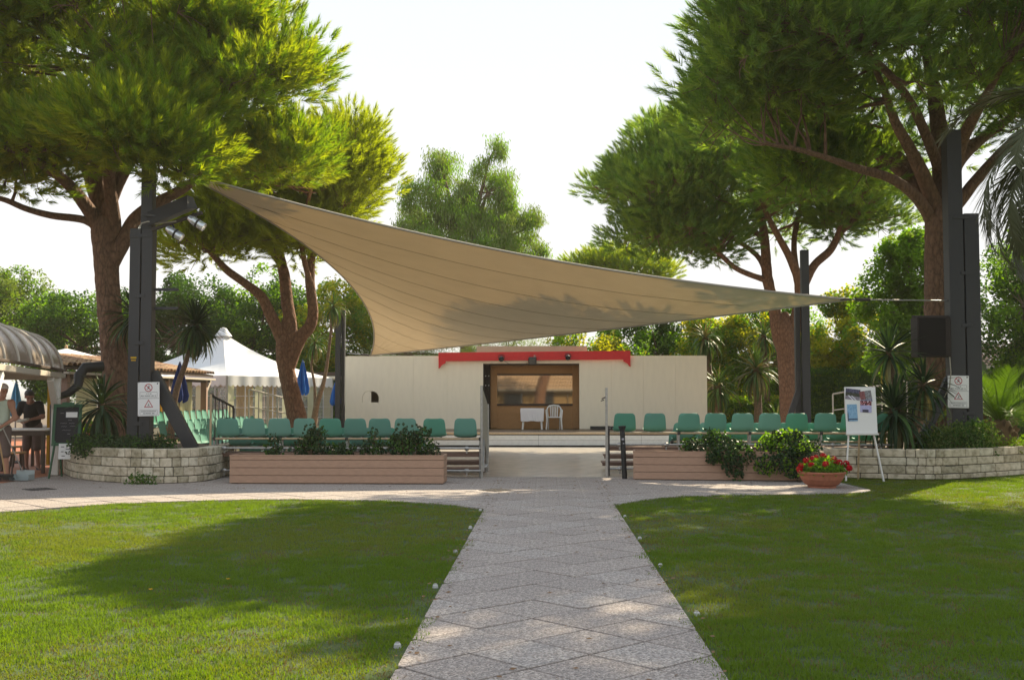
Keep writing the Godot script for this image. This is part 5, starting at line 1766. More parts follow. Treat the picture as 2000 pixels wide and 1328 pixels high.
func pine(label: String, limbs: Array, lobes: Array, per: int, seed_: int, mats: Array, bark: Material, group: String, clump_r := 0.95) -> Node3D:
	rng.seed = seed_
	var base := V(limbs[0][0])
	var t := thing("pine_tree", label, "tree", base, 0.0, group)
	var fn := FastNoiseLite.new()
	fn.seed = seed_; fn.noise_type = FastNoiseLite.TYPE_CELLULAR; fn.frequency = 2.6
	fn.cellular_return_type = FastNoiseLite.RETURN_DISTANCE2_SUB
	var joints := []
	var top := [0, 0, 0, 0]
	var low := [0, 0, 0, 0]
	for i in limbs.size():
		var l := []
		for p in limbs[i]: l.append([p[0] - base.x, p[1] - base.y, p[2] - base.z, p[3]])
		if i == 0:
			# root flare below ground
			l.push_front([l[0][0] + 0.02, -0.35, l[0][2], l[0][3] * 1.25])
			var tp: Array = l[-1]
			l[-1] = [tp[0], tp[1], tp[2], tp[3] * 0.95]
			l.append([tp[0], tp[1] + 0.35, tp[2], tp[3] * 0.6])
			l.append([tp[0], tp[1] + 0.6, tp[2], tp[3] * 0.25])
			top = tp
			low = l[-4] if l.size() > 4 else l[0]
		else:
			l[-1][3] = minf(l[-1][3], 0.03)
			var st := V(l[0])
			if st.distance_to(V(top)) < 0.75:
				var dn := (V(low) - V(top)).normalized()
				var o := V(top) + dn * 0.75
				l.push_front([lerpf(o.x, st.x, 0.25), o.y, lerpf(o.z, st.z, 0.25), minf(l[0][3], top[3] * 0.7)])
		var s := smooth(l, 0.06 if i == 0 else 0.1)
		var b := MB.new()
		b.tube(s[0], s[1], 64 if i == 0 else (28 if l[0][3] > 0.14 else 12), true, fn, 0.2 if i == 0 else 0.16)
		part(t, "trunk" if i == 0 else "limb", b.mesh(), bark)
		if i > 0:
			for k in s[0].size():
				if k > s[0].size() * 0.35: joints.append([s[0][k], s[1][k]])
	var tw := MB.new()
	var lists := [[], []]
	for lobe in lobes:
		var c := V(lobe[0]) - base
		var rad := V(lobe[1])
		var made := 0
		while made < lobe[2]:
			var d := rv().normalized()
			if d.y < -0.55: continue
			if d.y < -0.1 and rng.randf() < 0.35: continue
			var fr := rng.randf_range(0.70, 1.0) if rng.randf() < 0.8 else rng.randf_range(0.35, 0.7)
			var e := Vector3(maxf(rad.x - clump_r * 0.7, 0.1), maxf(rad.y - clump_r * 0.5, 0.1), maxf(rad.z - clump_r * 0.7, 0.1))
			var p := c + Vector3(d.x * e.x, d.y * e.y, d.z * e.z) * fr
			made += 1
			# branch from the nearest limb
			var best := 1e9
			var jb = null
			for j in joints:
				var q: float = p.distance_to(j[0]) + maxf(0.0, j[0].y - p.y) * 0.8
				if q < best: best = q; jb = j
			var a: Vector3 = jb[0]
			var r0: float = minf(jb[1] * 0.6, 0.055)
			var mid := a.lerp(p, 0.55) + Vector3(0, -0.12 * a.distance_to(p) * 0.5, 0) + rv() * 0.12
			tw.tube(PackedVector3Array([a, a.lerp(mid, 0.55) + rv() * 0.05, mid, mid.lerp(p, 0.6), p]), PackedFloat32Array([r0, r0 * 0.8, r0 * 0.6, r0 * 0.4, 0.012]), 5, false)
			var cr := clump_r * rng.randf_range(0.75, 1.2)
			var young := 0.2 + 0.6 * rng.randf()
			# short twigs
			for k in 6:
				var q := p + rv() * cr * 0.75
				tw.tube(PackedVector3Array([p.lerp(a, 0.1), p.lerp(q, 0.5) + Vector3(0, -0.05, 0), q]), PackedFloat32Array([0.014, 0.009, 0.005]), 4, false)
			for k in int(per * cr * cr):
				var o := rv()
				o = o.normalized() * (rng.randf_range(0.74, 1.0) if rng.randf() < 0.72 else rng.randf_range(0.3, 0.74))
				o.y *= 0.7
				if o.y < -0.3 and rng.randf() < 0.6: continue
				var pos := p + o * cr
				var dir := (o * 1.1 + Vector3(0, 0.6, 0) + d * 0.3 + rv() * 0.22).normalized()
				var sc := rng.randf_range(0.95, 1.5)
				lists[0 if rng.randf() > young else 1].append(Transform3D(facing(dir, rng.randf() * TAU).scaled(Vector3.ONE * sc), pos))
	var bt := part(t, "branches", tw.mesh(), bark)
	for k in 2: multi(t, "crown", tuft_meshes[k], mats[k], lists[k])
	return t

func broadleaf(label: String, at: Vector3, lobes: Array, seed_: int, mats: Array, kind: String, group: String, trunk_r := 0.16, dens := 40.0, called := "leafy_tree") -> Node3D:
	rng.seed = seed_
	var t := thing(called, label, "tree", at, 0.0, group)
	var c0 := V(lobes[0][0])
	var b := MB.new()
	var s := smooth([[0, -0.2, 0, trunk_r * 1.3], [0.05, c0.y * 0.35, 0.02, trunk_r], [c0.x * 0.5, c0.y * 0.7, c0.z * 0.5, trunk_r * 0.8], [c0.x, c0.y, c0.z, trunk_r * 0.5]], 0.3)
	b.tube(s[0], s[1], 10, false)
	part(t, "trunk", b.mesh(), M.barkgrey)
	b = MB.new()
	var lists := [[], []]
	for lobe in lobes:
		var c := V(lobe[0])
		var rad := V(lobe[1])
		b.tube(PackedVector3Array([Vector3(c0.x * 0.5, c0.y * 0.65, 0), c.lerp(c0, 0.5), c]), PackedFloat32Array([trunk_r * 0.5, trunk_r * 0.4, 0.03]), 6, false)
		var vol := (rad.x * rad.y + rad.y * rad.z + rad.x * rad.z) / 3.0 * 12.6
		var cl := maxi(5, int(vol / 1.5))
		var nn := int(vol * dens)
		var cs := []
		for k in cl:
			var d := rv().normalized()
			cs.append([c + Vector3(d.x * rad.x, d.y * rad.y, d.z * rad.z) * rng.randf_range(0.55, 1.0), rng.randf_range(0.35, 0.8) * (0.45 + 0.12 * (rad.x + rad.y)), rng.randf()])
			b.tube(PackedVector3Array([c, c.lerp(cs[-1][0], 0.5) + rv() * 0.1, cs[-1][0]]), PackedFloat32Array([0.035, 0.022, 0.01]), 4, false)
		for k in nn:
			var q: Array = cs[rng.randi() % cs.size()]
			var o := rv()
			o = o.normalized() * pow(o.length(), 0.5)
			var pos: Vector3 = q[0] + o * q[1]
			lists[0 if rng.randf() > q[2] * 0.8 else 1].append(Transform3D(Basis.from_euler(Vector3(rng.randf_range(-0.4, 0.4), rng.randf() * TAU, rng.randf_range(-0.4, 0.4))).scaled(Vector3.ONE * rng.randf_range(0.8, 1.25)), pos))
	part(t, "branches", b.mesh(), M.barkgrey)
	for k in 2:
		if lists[k].size() > 0: multi(t, "crown", leaf_meshes[kind], mats[k], lists[k])
	return t

func build_trees() -> void:
	tuft_meshes = [needle_tuft(1), needle_tuft(2)]
	leaf_meshes.broad = leaf_cluster(3, 12, 0.17, 0.13, 0.10)
	leaf_meshes.small = leaf_cluster(4, 22, 0.11, 0.055, 0.032)
	leaf_meshes.willow = leaf_cluster(5, 18, 0.22, 0.19, 0.036, 1.6)
	leaf_meshes.olive = leaf_cluster(6, 22, 0.16, 0.075, 0.024)
	leaf_meshes.ivy = leaf_cluster(7, 12, 0.075, 0.06, 0.055)
	leaf_meshes.hedge = leaf_cluster(8, 20, 0.10, 0.065, 0.04)
	leaf_meshes.weed = grass_tuft(26, 0.06, 0.2, 0.07, 9)
	pine("big dark green pine behind the left mast", PINE_A, [[[-9.6, 8.9, -23.3], [4.4, 3.3, 4.2], 92], [[-6.3, 8.0, -22.9], [1.9, 2.3, 2.2], 26], [[-7.4, 7.1, -21.4], [1.6, 1.1, 1.4], 14], [[-11.0, 6.9, -22.3], [2.2, 1.1, 2.2], 16], [[-5.9, 6.7, -23.6], [1.7, 0.9, 1.5], 14], [[-7.7, 6.45, -20.2], [1.5, 0.8, 1.0], 12], [[-9.6, 6.6, -21.0], [1.6, 0.8, 1.2], 9], [[-10.6, 9.8, -21.4], [2.8, 1.9, 1.8], 26], [[-11.3, 6.25, -22.0], [1.8, 0.75, 1.6], 10], [[-7.2, 6.15, -20.6], [1.2, 0.5, 0.8], 7]], 105, 101, [M.needle, M.needle2], M.bark, "pines")
	pine("pine with a three-way forked reddish trunk left of the stage", PINE_B, [[[-6.9, 6.9, -29.0], [3.0, 2.3, 2.9], 58], [[-5.3, 7.4, -29.0], [1.5, 1.9, 1.6], 18], [[-8.6, 5.5, -28.6], [1.7, 0.9, 1.5], 12], [[-6.3, 5.6, -28.4], [1.6, 0.8, 1.4], 10]], 105, 102, [M.needle2, M.needle2], M.barkred, "pines")
	pine("umbrella pine with a forked trunk right of the stage", PINE_C, [[[6.55, 8.2, -36.5], [5.7, 2.8, 5.4], 150], [[4.2, 6.9, -36.0], [3.0, 1.3, 3.0], 26], [[9.9, 7.7, -36.5], [2.9, 1.5, 2.8], 28], [[4.0, 6.4, -36.2], [2.8, 0.95, 2.8], 9], [[5.2, 10.3, -36.5], [2.6, 1.0, 2.6], 16]], 88, 103, [M.needle3, M.needle4], M.barkred, "pines")
	pine("massive pine with wide limbs beside the right mast", PINE_D, [[[8.4, 8.6, -24.0], [5.7, 3.3, 5.0], 128], [[4.6, 7.6, -22.6], [2.2, 1.7, 2.2], 26], [[12.3, 11.9, -22.2], [4.2, 2.4, 4.2], 60], [[6.5, 10.0, -24.6], [2.8, 1.9, 2.9], 30], [[4.7, 8.2, -20.9], [2.1, 1.6, 1.9], 20], [[6.3, 6.7, -25.0], [2.0, 0.9, 1.8], 14]], 95, 104, [M.needle3, M.needle4], M.bark, "pines")
	pine("small distant pine seen above the right half of the sail", [[[3.6, 0.0, -55, 0.3], [3.5, 3.0, -55, 0.26], [3.5, 6.0, -55, 0.22]], [[3.5, 5.8, -55, 0.16], [2.4, 7.2, -55, 0.1], [1.6, 8.0, -55, 0.06]], [[3.5, 6.0, -55, 0.16], [4.6, 7.2, -55, 0.1], [5.6, 7.6, -55, 0.06]], [[3.5, 6.0, -55, 0.15], [3.6, 8.0, -54.5, 0.08]]], [[[3.6, 7.6, -55], [3.1, 1.7, 2.6], 40]], 80, 105, [M.needle2, M.needle4], M.bark, "pines")
	# pines outside the frame whose shade falls on the lawns
	pine("pine outside the picture at the right whose shade falls across the lawns", [[[13.6, 0.0, -17.5, 0.42], [13.4, 3.0, -17.5, 0.34], [13.4, 5.5, -17.5, 0.36]], [[13.4, 5.2, -17.5, 0.2], [11.6, 7.2, -17.2, 0.13], [10.2, 8.4, -17.0, 0.08]], [[13.4, 5.3, -17.5, 0.2], [14.6, 7.2, -17.0, 0.13], [16, 8.4, -16.6, 0.08]], [[13.4, 5.3, -17.5, 0.2], [13.0, 7.2, -15.7, 0.13], [12.6, 8.6, -14.6, 0.08]], [[13.4, 5.3, -17.5, 0.2], [13.4, 7.4, -19.0, 0.13], [13.0, 9.0, -20.2, 0.08]]], [[[13.3, 8.6, -17.2], [5.4, 2.6, 5.2], 150]], 120, 106, [M.needle3, M.needle4], M.bark, "pines")
	# the pine behind the camera that the stage window mirrors
	pine("leaning pine behind the camera, mirrored in the stage window", [[[-0.55, 0.0, 6.3, 0.56], [-0.3, 2.0, 6.1, 0.46], [0.1, 3.4, 6.0, 0.44], [0.7, 5.6, 6.0, 0.4]], [[0.7, 5.4, 6, 0.22], [-0.8, 7.2, 6.4, 0.13], [-2.2, 8.2, 6.6, 0.08]], [[0.7, 5.4, 6, 0.22], [2.0, 7.2, 6.4, 0.13], [3.4, 8.2, 6.6, 0.08]], [[0.7, 5.4, 6, 0.2], [0.7, 7.4, 7.6, 0.13], [0.7, 8.6, 8.6, 0.08]]], [[[0.7, 8.6, 6.8], [4.0, 1.9, 3.6], 40]], 60, 107, [M.needle, M.needle2], M.barkred, "pines")
	# eucalyptus behind the stage
	broadleaf("tall feathery eucalyptus behind the sail", Vector3(-3.6, 0, -50), [[[0, 7.9, 0], [3.0, 2.8, 2.4]], [[-1.3, 10.7, 0.2], [1.5, 1.6, 1.2]], [[1.0, 10.8, 0], [1.5, 1.8, 1.2]], [[2.5, 8.0, 0], [1.2, 1.2, 1.0]], [[-2.5, 8.8, 0], [1.2, 1.5, 1.1]], [[-1.2, 12.4, 0], [0.4, 0.9, 0.4]], [[1.1, 12.4, 0], [0.5, 0.9, 0.4]], [[2.9, 9.2, 0.3], [0.7, 0.8, 0.6]]], 201, [M.leafgrey, M.leaf], "willow", "", 0.28, 24.0, "eucalyptus_tree")
	var G := "background trees"
	broadleaf("pale green tree at the far left edge", Vector3(-25.2, 0, -50), [[[0, 5.0, 0], [3.4, 2.5, 3.0]]], 202, [M.leafgrey, M.leaf], "broad", G)
	broadleaf("dark rounded tree above the vaulted canopy", Vector3(-19.4, 0, -46), [[[0, 3.6, 0], [2.7, 2.4, 2.4]]], 203, [M.leafdark, M.leaf], "broad", G)
	broadleaf("dark tree behind the trunk of the big left pine", Vector3(-15.6, 0, -47), [[[0, 4.0, 0], [2.7, 2.6, 2.4]]], 204, [M.leafdark, M.leafdark], "broad", G)
	broadleaf("dark green tree behind the peak of the white tent", Vector3(-12.0, 0, -46.5), [[[0, 4.0, 0], [2.5, 2.6, 2.2]]], 205, [M.leafdark, M.leaf], "broad", G)
	broadleaf("sunlit yellow green tree between the tent and the stage", Vector3(-8.7, 0, -45.5), [[[0, 3.9, 0], [2.0, 2.4, 2.0]]], 206, [M.leafyellow, M.leaf], "broad", G)
	broadleaf("grey green olive tree behind the left end of the stage wall", Vector3(-5.6, 0, -45), [[[0, 3.3, 0], [2.2, 2.0, 1.8]]], 207, [M.leafgrey, M.leafdark], "olive", G)
	broadleaf("low olive tree behind the middle of the stage house", Vector3(-1.6, 0, -46), [[[0, 2.8, 0], [2.4, 1.6, 1.8]]], 208, [M.leafgrey, M.leafgrey], "olive", G)
	broadleaf("fresh green tree behind the right end of the red pelmet", Vector3(2.0, 0, -46), [[[0, 2.8, 0], [2.0, 1.7, 1.8]]], 209, [M.leaf, M.leafyellow], "broad", G)
	broadleaf("dark green tree below the small distant pine", Vector3(4.9, 0, -48), [[[0, 3.2, 0], [2.2, 2.2, 1.8]]], 210, [M.leafdark, M.leaf], "broad", G)
	broadleaf("yellowing tree behind the right end of the stage wall", Vector3(7.4, 0, -46.5), [[[0, 3.5, 0], [2.0, 2.0, 1.8]]], 211, [M.leaf, M.leafyellow], "broad", G)
	broadleaf("green tree seen behind the forked pine trunk at the right", Vector3(9.8, 0, -47), [[[0, 3.4, 0], [2.0, 2.2, 1.8]]], 212, [M.leaf, M.leaf], "broad", G)
	broadleaf("yellow green tree between the forked pine and the big right pine", Vector3(12.0, 0, -44.5), [[[0, 3.7, 0], [1.9, 1.9, 1.8]]], 213, [M.leafyellow, M.leaf], "broad", G)
	broadleaf("taller bright green tree just left of the big right pine", Vector3(12.9, 0, -38.5), [[[0, 4.5, 0], [2.0, 2.4, 1.9]], [[-0.4, 6.0, 0], [1.1, 1.2, 1.1]]], 214, [M.leaf, M.leaf], "broad", G)
	broadleaf("green tree right of the right mast", Vector3(16.3, 0, -38), [[[0, 4.6, 0], [2.2, 2.6, 2.0]]], 215, [M.leaf, M.leafdark], "broad", G)
	broadleaf("dark tree with a slanting trunk at the far right edge", Vector3(19.4, 0, -41), [[[-0.6, 5.4, 0], [2.6, 2.2, 2.2]]], 216, [M.leafdark, M.leaf], "broad", G, 0.3)
	# hedges
	hedge("tall dark hedge closing the view behind the stage", -20.0, 16.0, -52.0, 3.4, 1.2, [M.leafdark, M.leafdark], 301)
	hedge("clipped hedge behind the white display easel", 9.9, 15.2, -43.0, 2.55, 1.0, [M.leafdark, M.leaf], 302)
	hedge("low bright clipped hedge right of the stage wall", 6.6, 9.4, -42.2, 1.45, 0.9, [M.leaf, M.leafyellow], 303)
	hedge("clipped hedge at the right edge behind the young palm", 15.4, 24.0, -36.5, 2.75, 1.0, [M.leafdark, M.leaf], 304)
	hedge("small green hedge beside the folded parasol at the stage wall", -8.9, -7.2, -43.2, 1.7, 0.9, [M.leaf, M.leafdark], 305)
	houses()

func hedge(label: String, x0: float, x1: float, z: float, h: float, dp: float, mats: Array, seed_: int) -> void:
	rng.seed = seed_
	var t := thing("hedge", label, "hedge", Vector3((x0 + x1) * 0.5, 0, z), 0.0, "hedges")
	var w := x1 - x0
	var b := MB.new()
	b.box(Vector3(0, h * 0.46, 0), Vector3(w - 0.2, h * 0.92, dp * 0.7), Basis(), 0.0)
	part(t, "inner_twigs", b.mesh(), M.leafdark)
	var lists := [[], []]
	var n := int((w * h + w * dp) * 70.0)
	for i in n:
		var p := Vector3(rng.randf_range(-w, w) * 0.5, rng.randf() * h, dp * 0.5 + rng.randf_range(-0.12, 0.06))
		var r := rng.randf()
		if r < dp / (h + dp) * 1.2: p = Vector3(p.x, h + rng.randf_range(-0.12, 0.07), rng.randf_range(-dp, dp) * 0.5)
		elif r > 0.96: p = Vector3(w * 0.5 * (1 if rng.randf() < 0.5 else -1), rng.randf() * h, rng.randf_range(-dp, dp) * 0.5)
		lists[0 if rng.randf() < 0.7 else 1].append(Transform3D(Basis.from_euler(rv() * 3.0).scaled(Vector3.ONE * rng.randf_range(0.8, 1.3)), p))
	for k in 2: multi(t, "foliage", leaf_meshes.hedge, mats[k], lists[k])

func house(label: String, at: Vector3, turn: float, w: float, dp: float, eave: float, ridge: float, wall: Material, roof: Material, wins: Array) -> Node3D:
	var t := thing("bungalow", label, "house", at, turn, "bungalows")
	var b := MB.new()
	b.box(Vector3(0, eave * 0.5, 0), Vector3(w, eave, dp), Basis(), 0.0)
	part(t, "walls", b.mesh(), wall)
	# pantiled slopes: corrugated sheets
	for s in [-1.0, 1.0]:
		b = MB.new()
		var n := int((w + 0.8) / 0.06)
		for i in n:
			var xa := -(w + 0.8) * 0.5 + (w + 0.8) * i / n
			var xb := -(w + 0.8) * 0.5 + (w + 0.8) * (i + 1) / n
			var ya := 0.04 * sin(i * PI * 0.5)
			var yb := 0.04 * sin((i + 1) * PI * 0.5)
			var m := 8
			for j in m:
				var u0 := float(j) / m
				var u1 := float(j + 1) / m
				var z0: float = s * (dp * 0.5 + 0.55) * (1 - u0)
				var z1: float = s * (dp * 0.5 + 0.55) * (1 - u1)
				var h0 := lerpf(eave - 0.12, ridge, u0) + 0.05
				var h1 := lerpf(eave - 0.12, ridge, u1)
				b.oquad(Vector3(0, -20, 0), Vector3(xa, h0 + ya, z0), Vector3(xb, h0 + yb, z0), Vector3(xb, h1 + yb, z1), Vector3(xa, h1 + ya, z1))
		part(t, "roof", b.mesh(), roof)
		b = MB.new()
		b.box(Vector3(0, eave - 0.15, s * (dp * 0.5 + 0.53)), Vector3(w + 0.84, 0.12, 0.05), Basis(), 0.004)
		part(t, "fascia", b.mesh(), M.taupe)
	b = MB.new()
	for s in [-1.0, 1.0]:
		var x: float = s * w * 0.5
		b.tri(Vector3(x, eave, -dp * 0.5), Vector3(x, eave, dp * 0.5), Vector3(x, ridge - 0.05, 0))
	part(t, "gable", b.mesh(), wall)
	for q in wins:
		var f := part(t, "window", _box(Vector3(q[2], q[3], 0.08)), M.darkwood, Vector3(q[0], q[1], -dp * 0.5 - 0.01))
		part(f, "pane", _box(Vector3(q[2] - 0.14, q[3] - 0.14, 0.02)), M.glassdark, Vector3(0, 0, -0.045))
	return t

func houses() -> void:
	var t := house("distant bungalow with a pinkish red roof and small chimney", Vector3(18.2, 0, -63.5), 0.1, 6.0, 5.0, 2.9, 4.1, M.white, M.pinkroof, [])
	var b := MB.new()
	b.box(Vector3(-1.2, 4.15, 1.2), Vector3(0.3, 0.8, 0.3), Basis(), 0.01)
	part(t, "chimney", b.mesh(), M.pinkroof)
	b = MB.new()
	b.lathe([Vector2(0.3, 4.6), Vector2(0.12, 4.8), Vector2(0.0, 4.85)], Vector3(-1.2, 0, 1.2), 8)
	part(t, "chimney_cap", b.mesh(), M.galv)
	house("dark roofed bungalow behind the hedge at the right edge", Vector3(21.8, 0, -49.5), -0.05, 5.6, 4.5, 2.95, 3.95, M.leafdark, M.darkroof, [])
	house("ochre bungalow with pantiles behind the camera, mirrored in the stage window", Vector3(-3.5, 0, 19.5), 0.16, 15.0, 7.0, 2.35, 4.6, M.wallochre, M.rooftile2, [[-2.2, 1.35, 1.3, 1.1], [1.4, 1.35, 1.6, 1.1], [4.4, 1.2, 1.0, 1.9]])

# ================================================================ sword-leaved plants, palms, shrubs
var sword_meshes := []

func sword_leaf(droop: float, w: float) -> ArrayMesh:
	# unit length leaf growing along +X, curving down
	var b := MB.new()
	var n := 6
	var p := Vector3.ZERO
	var an := 0.0
	var rows := []
	for i in n + 1:
		var t := float(i) / n
		var ww := w * (0.55 + 1.6 * t - 2.15 * t * t) if t < 1.0 else 0.0
		ww = maxf(ww, 0.001)
		var up := Vector3(-sin(an), cos(an), 0)
		rows.append([p + up * ww * 0.3 - Vector3(0, 0, ww), p, p + up * ww * 0.3 + Vector3(0, 0, ww)])
		p += Vector3(cos(an), sin(an), 0) / n
		an -= droop / n * (0.5 + t * 1.2)
	for i in n:
		for k in 2:
			b.quad(rows[i][k], rows[i][k + 1], rows[i + 1][k + 1], rows[i + 1][k])
	return b.mesh()

func rosette(t: Node3D, c: Vector3, ln: float, count: int, low: float, mats: Array, droopy: float) -> void:
	for i in count:
		var f := float(i) / count
		var az := i * 2.39996 + rng.randf_range(-0.2, 0.2)
		var elv := deg_to_rad(lerpf(84.0, low, pow(f, 0.85)) + rng.randf_range(-9, 9))
		var k: int = clampi(int(f * 2.2 + droopy + rng.randf_range(-0.5, 0.5)), 0, 2)
		var l := ln * rng.randf_range(0.78, 1.12) * (0.75 + 0.35 * minf(1.0, f * 2.5))
		var bs := Basis(Vector3.UP, az) * Basis(Vector3.BACK, elv)
		var m: Material = mats[0]
		if mats.size() > 1 and rng.randf() < 0.3: m = mats[1]
		if mats.size() > 2 and f > 0.86: m = mats[2]
		part(t, "leaf", sword_meshes[k], m, c + Vector3(0, -f * ln * 0.18, 0), bs.scaled(Vector3(l, l, l)))

func sword_plant(label: String, base: Vector3, stems: Array, mats: Array, seed_: int, called := "yucca_plant", group := "sword leaved plants") -> void:
	# stems: [points [[x,y,z,r]...] relative to base, leaf length, count, lowest angle, droop]
	rng.seed = seed_
	var t := thing(called, label, "plant", base, 0.0, group)
	for s in stems:
		var q := smooth(s[0], 0.15)
		var b := MB.new()
		b.tube(q[0], q[1], 9)
		part(t, "stem", b.mesh(), M.barkgrey)
		rosette(t, V(s[0][-1]), s[1], s[2], s[3], mats, s[4])

func frond_mesh(droop: float, ln: float, leaflets: int, lw: float, sd: int, fold := 0.5, lwid := 0.011) -> ArrayMesh:
	var r := RandomNumberGenerator.new()
	r.seed = sd
	var b := MB.new()
	var pts := PackedVector3Array()
	var rad := PackedFloat32Array()
	var p := Vector3.ZERO
	var an := 0.0
	var n := 24
	var dirs := []
	for i in n + 1:
		pts.append(p); rad.append(lerpf(0.022, 0.004, float(i) / n))
		dirs.append(Vector3(cos(an), sin(an), 0))
		p += Vector3(cos(an), sin(an), 0) * ln / n
		an -= droop / n * (0.4 + 1.3 * float(i) / n)
	b.tube(pts, rad, 5)
	for i in leaflets:
		var t := 0.1 + 0.9 * float(i) / leaflets
		var f := t * n
		var k := mini(int(f), n - 1)
		var o := pts[k].lerp(pts[k + 1], f - k)
		var d: Vector3 = dirs[k]
		var up := Vector3(-d.y, d.x, 0)
		var l := lw * (0.35 + 1.3 * sin(PI * (0.12 + 0.82 * t))) * 0.62
		for s in [-1.0, 1.0]:
			var dir := (d * r.randf_range(0.55, 0.75) + Vector3(0, 0, s) * 0.75 + up * r.randf_range(fold - 0.2, fold)).normalized()
			var e := o + dir * l + Vector3(0, -l * l * r.randf_range(0.15, 0.4), 0)
			var w := d * lwid
			var m := o + dir * l * 0.5
			b.quad(o - w, o + w, m + w * 1.1, m - w * 1.1)
			b.tri(m - w * 1.1, m + w * 1.1, e)
	return b.mesh()

func shrub(called: String, label: String, base: Vector3, blobs: Array, dens: float, mats: Array, kind: String, seed_: int, group: String) -> void:
	rng.seed = seed_
	var t := thing(called, label, "shrub", base, 0.0, group)
	var lists := [[], []]
	var b := MB.new()
	for q in blobs:
		var c := Vector3(q[0], q[1], q[2])
		var rad := Vector3(q[3], q[4], q[5])
		for k in 5:
			var e := c + rv() * rad * 0.8
			b.tube(PackedVector3Array([Vector3(c.x * 0.7, 0.0, 0), Vector3(c.x * 0.8, c.y * 0.5, c.z * 0.5) + rv() * 0.04, e]), PackedFloat32Array([0.012, 0.009, 0.004]), 4, false)
		var n := int(dens * (rad.x * rad.y + rad.y * rad.z + rad.x * rad.z) * 4.2)
		for i in n:
			var o := rv()
			o = o.normalized() * pow(o.length(), 0.5)
			lists[0 if rng.randf() < 0.7 else 1].append(Transform3D(Basis.from_euler(rv() * 3.0).scaled(Vector3.ONE * rng.randf_range(0.8, 1.3)), c + o * rad))
	part(t, "twigs", b.mesh(), M.barkgrey)
	for k in 2:
		if lists[k].size(): multi(t, "foliage", leaf_meshes[kind], mats[k], lists[k])

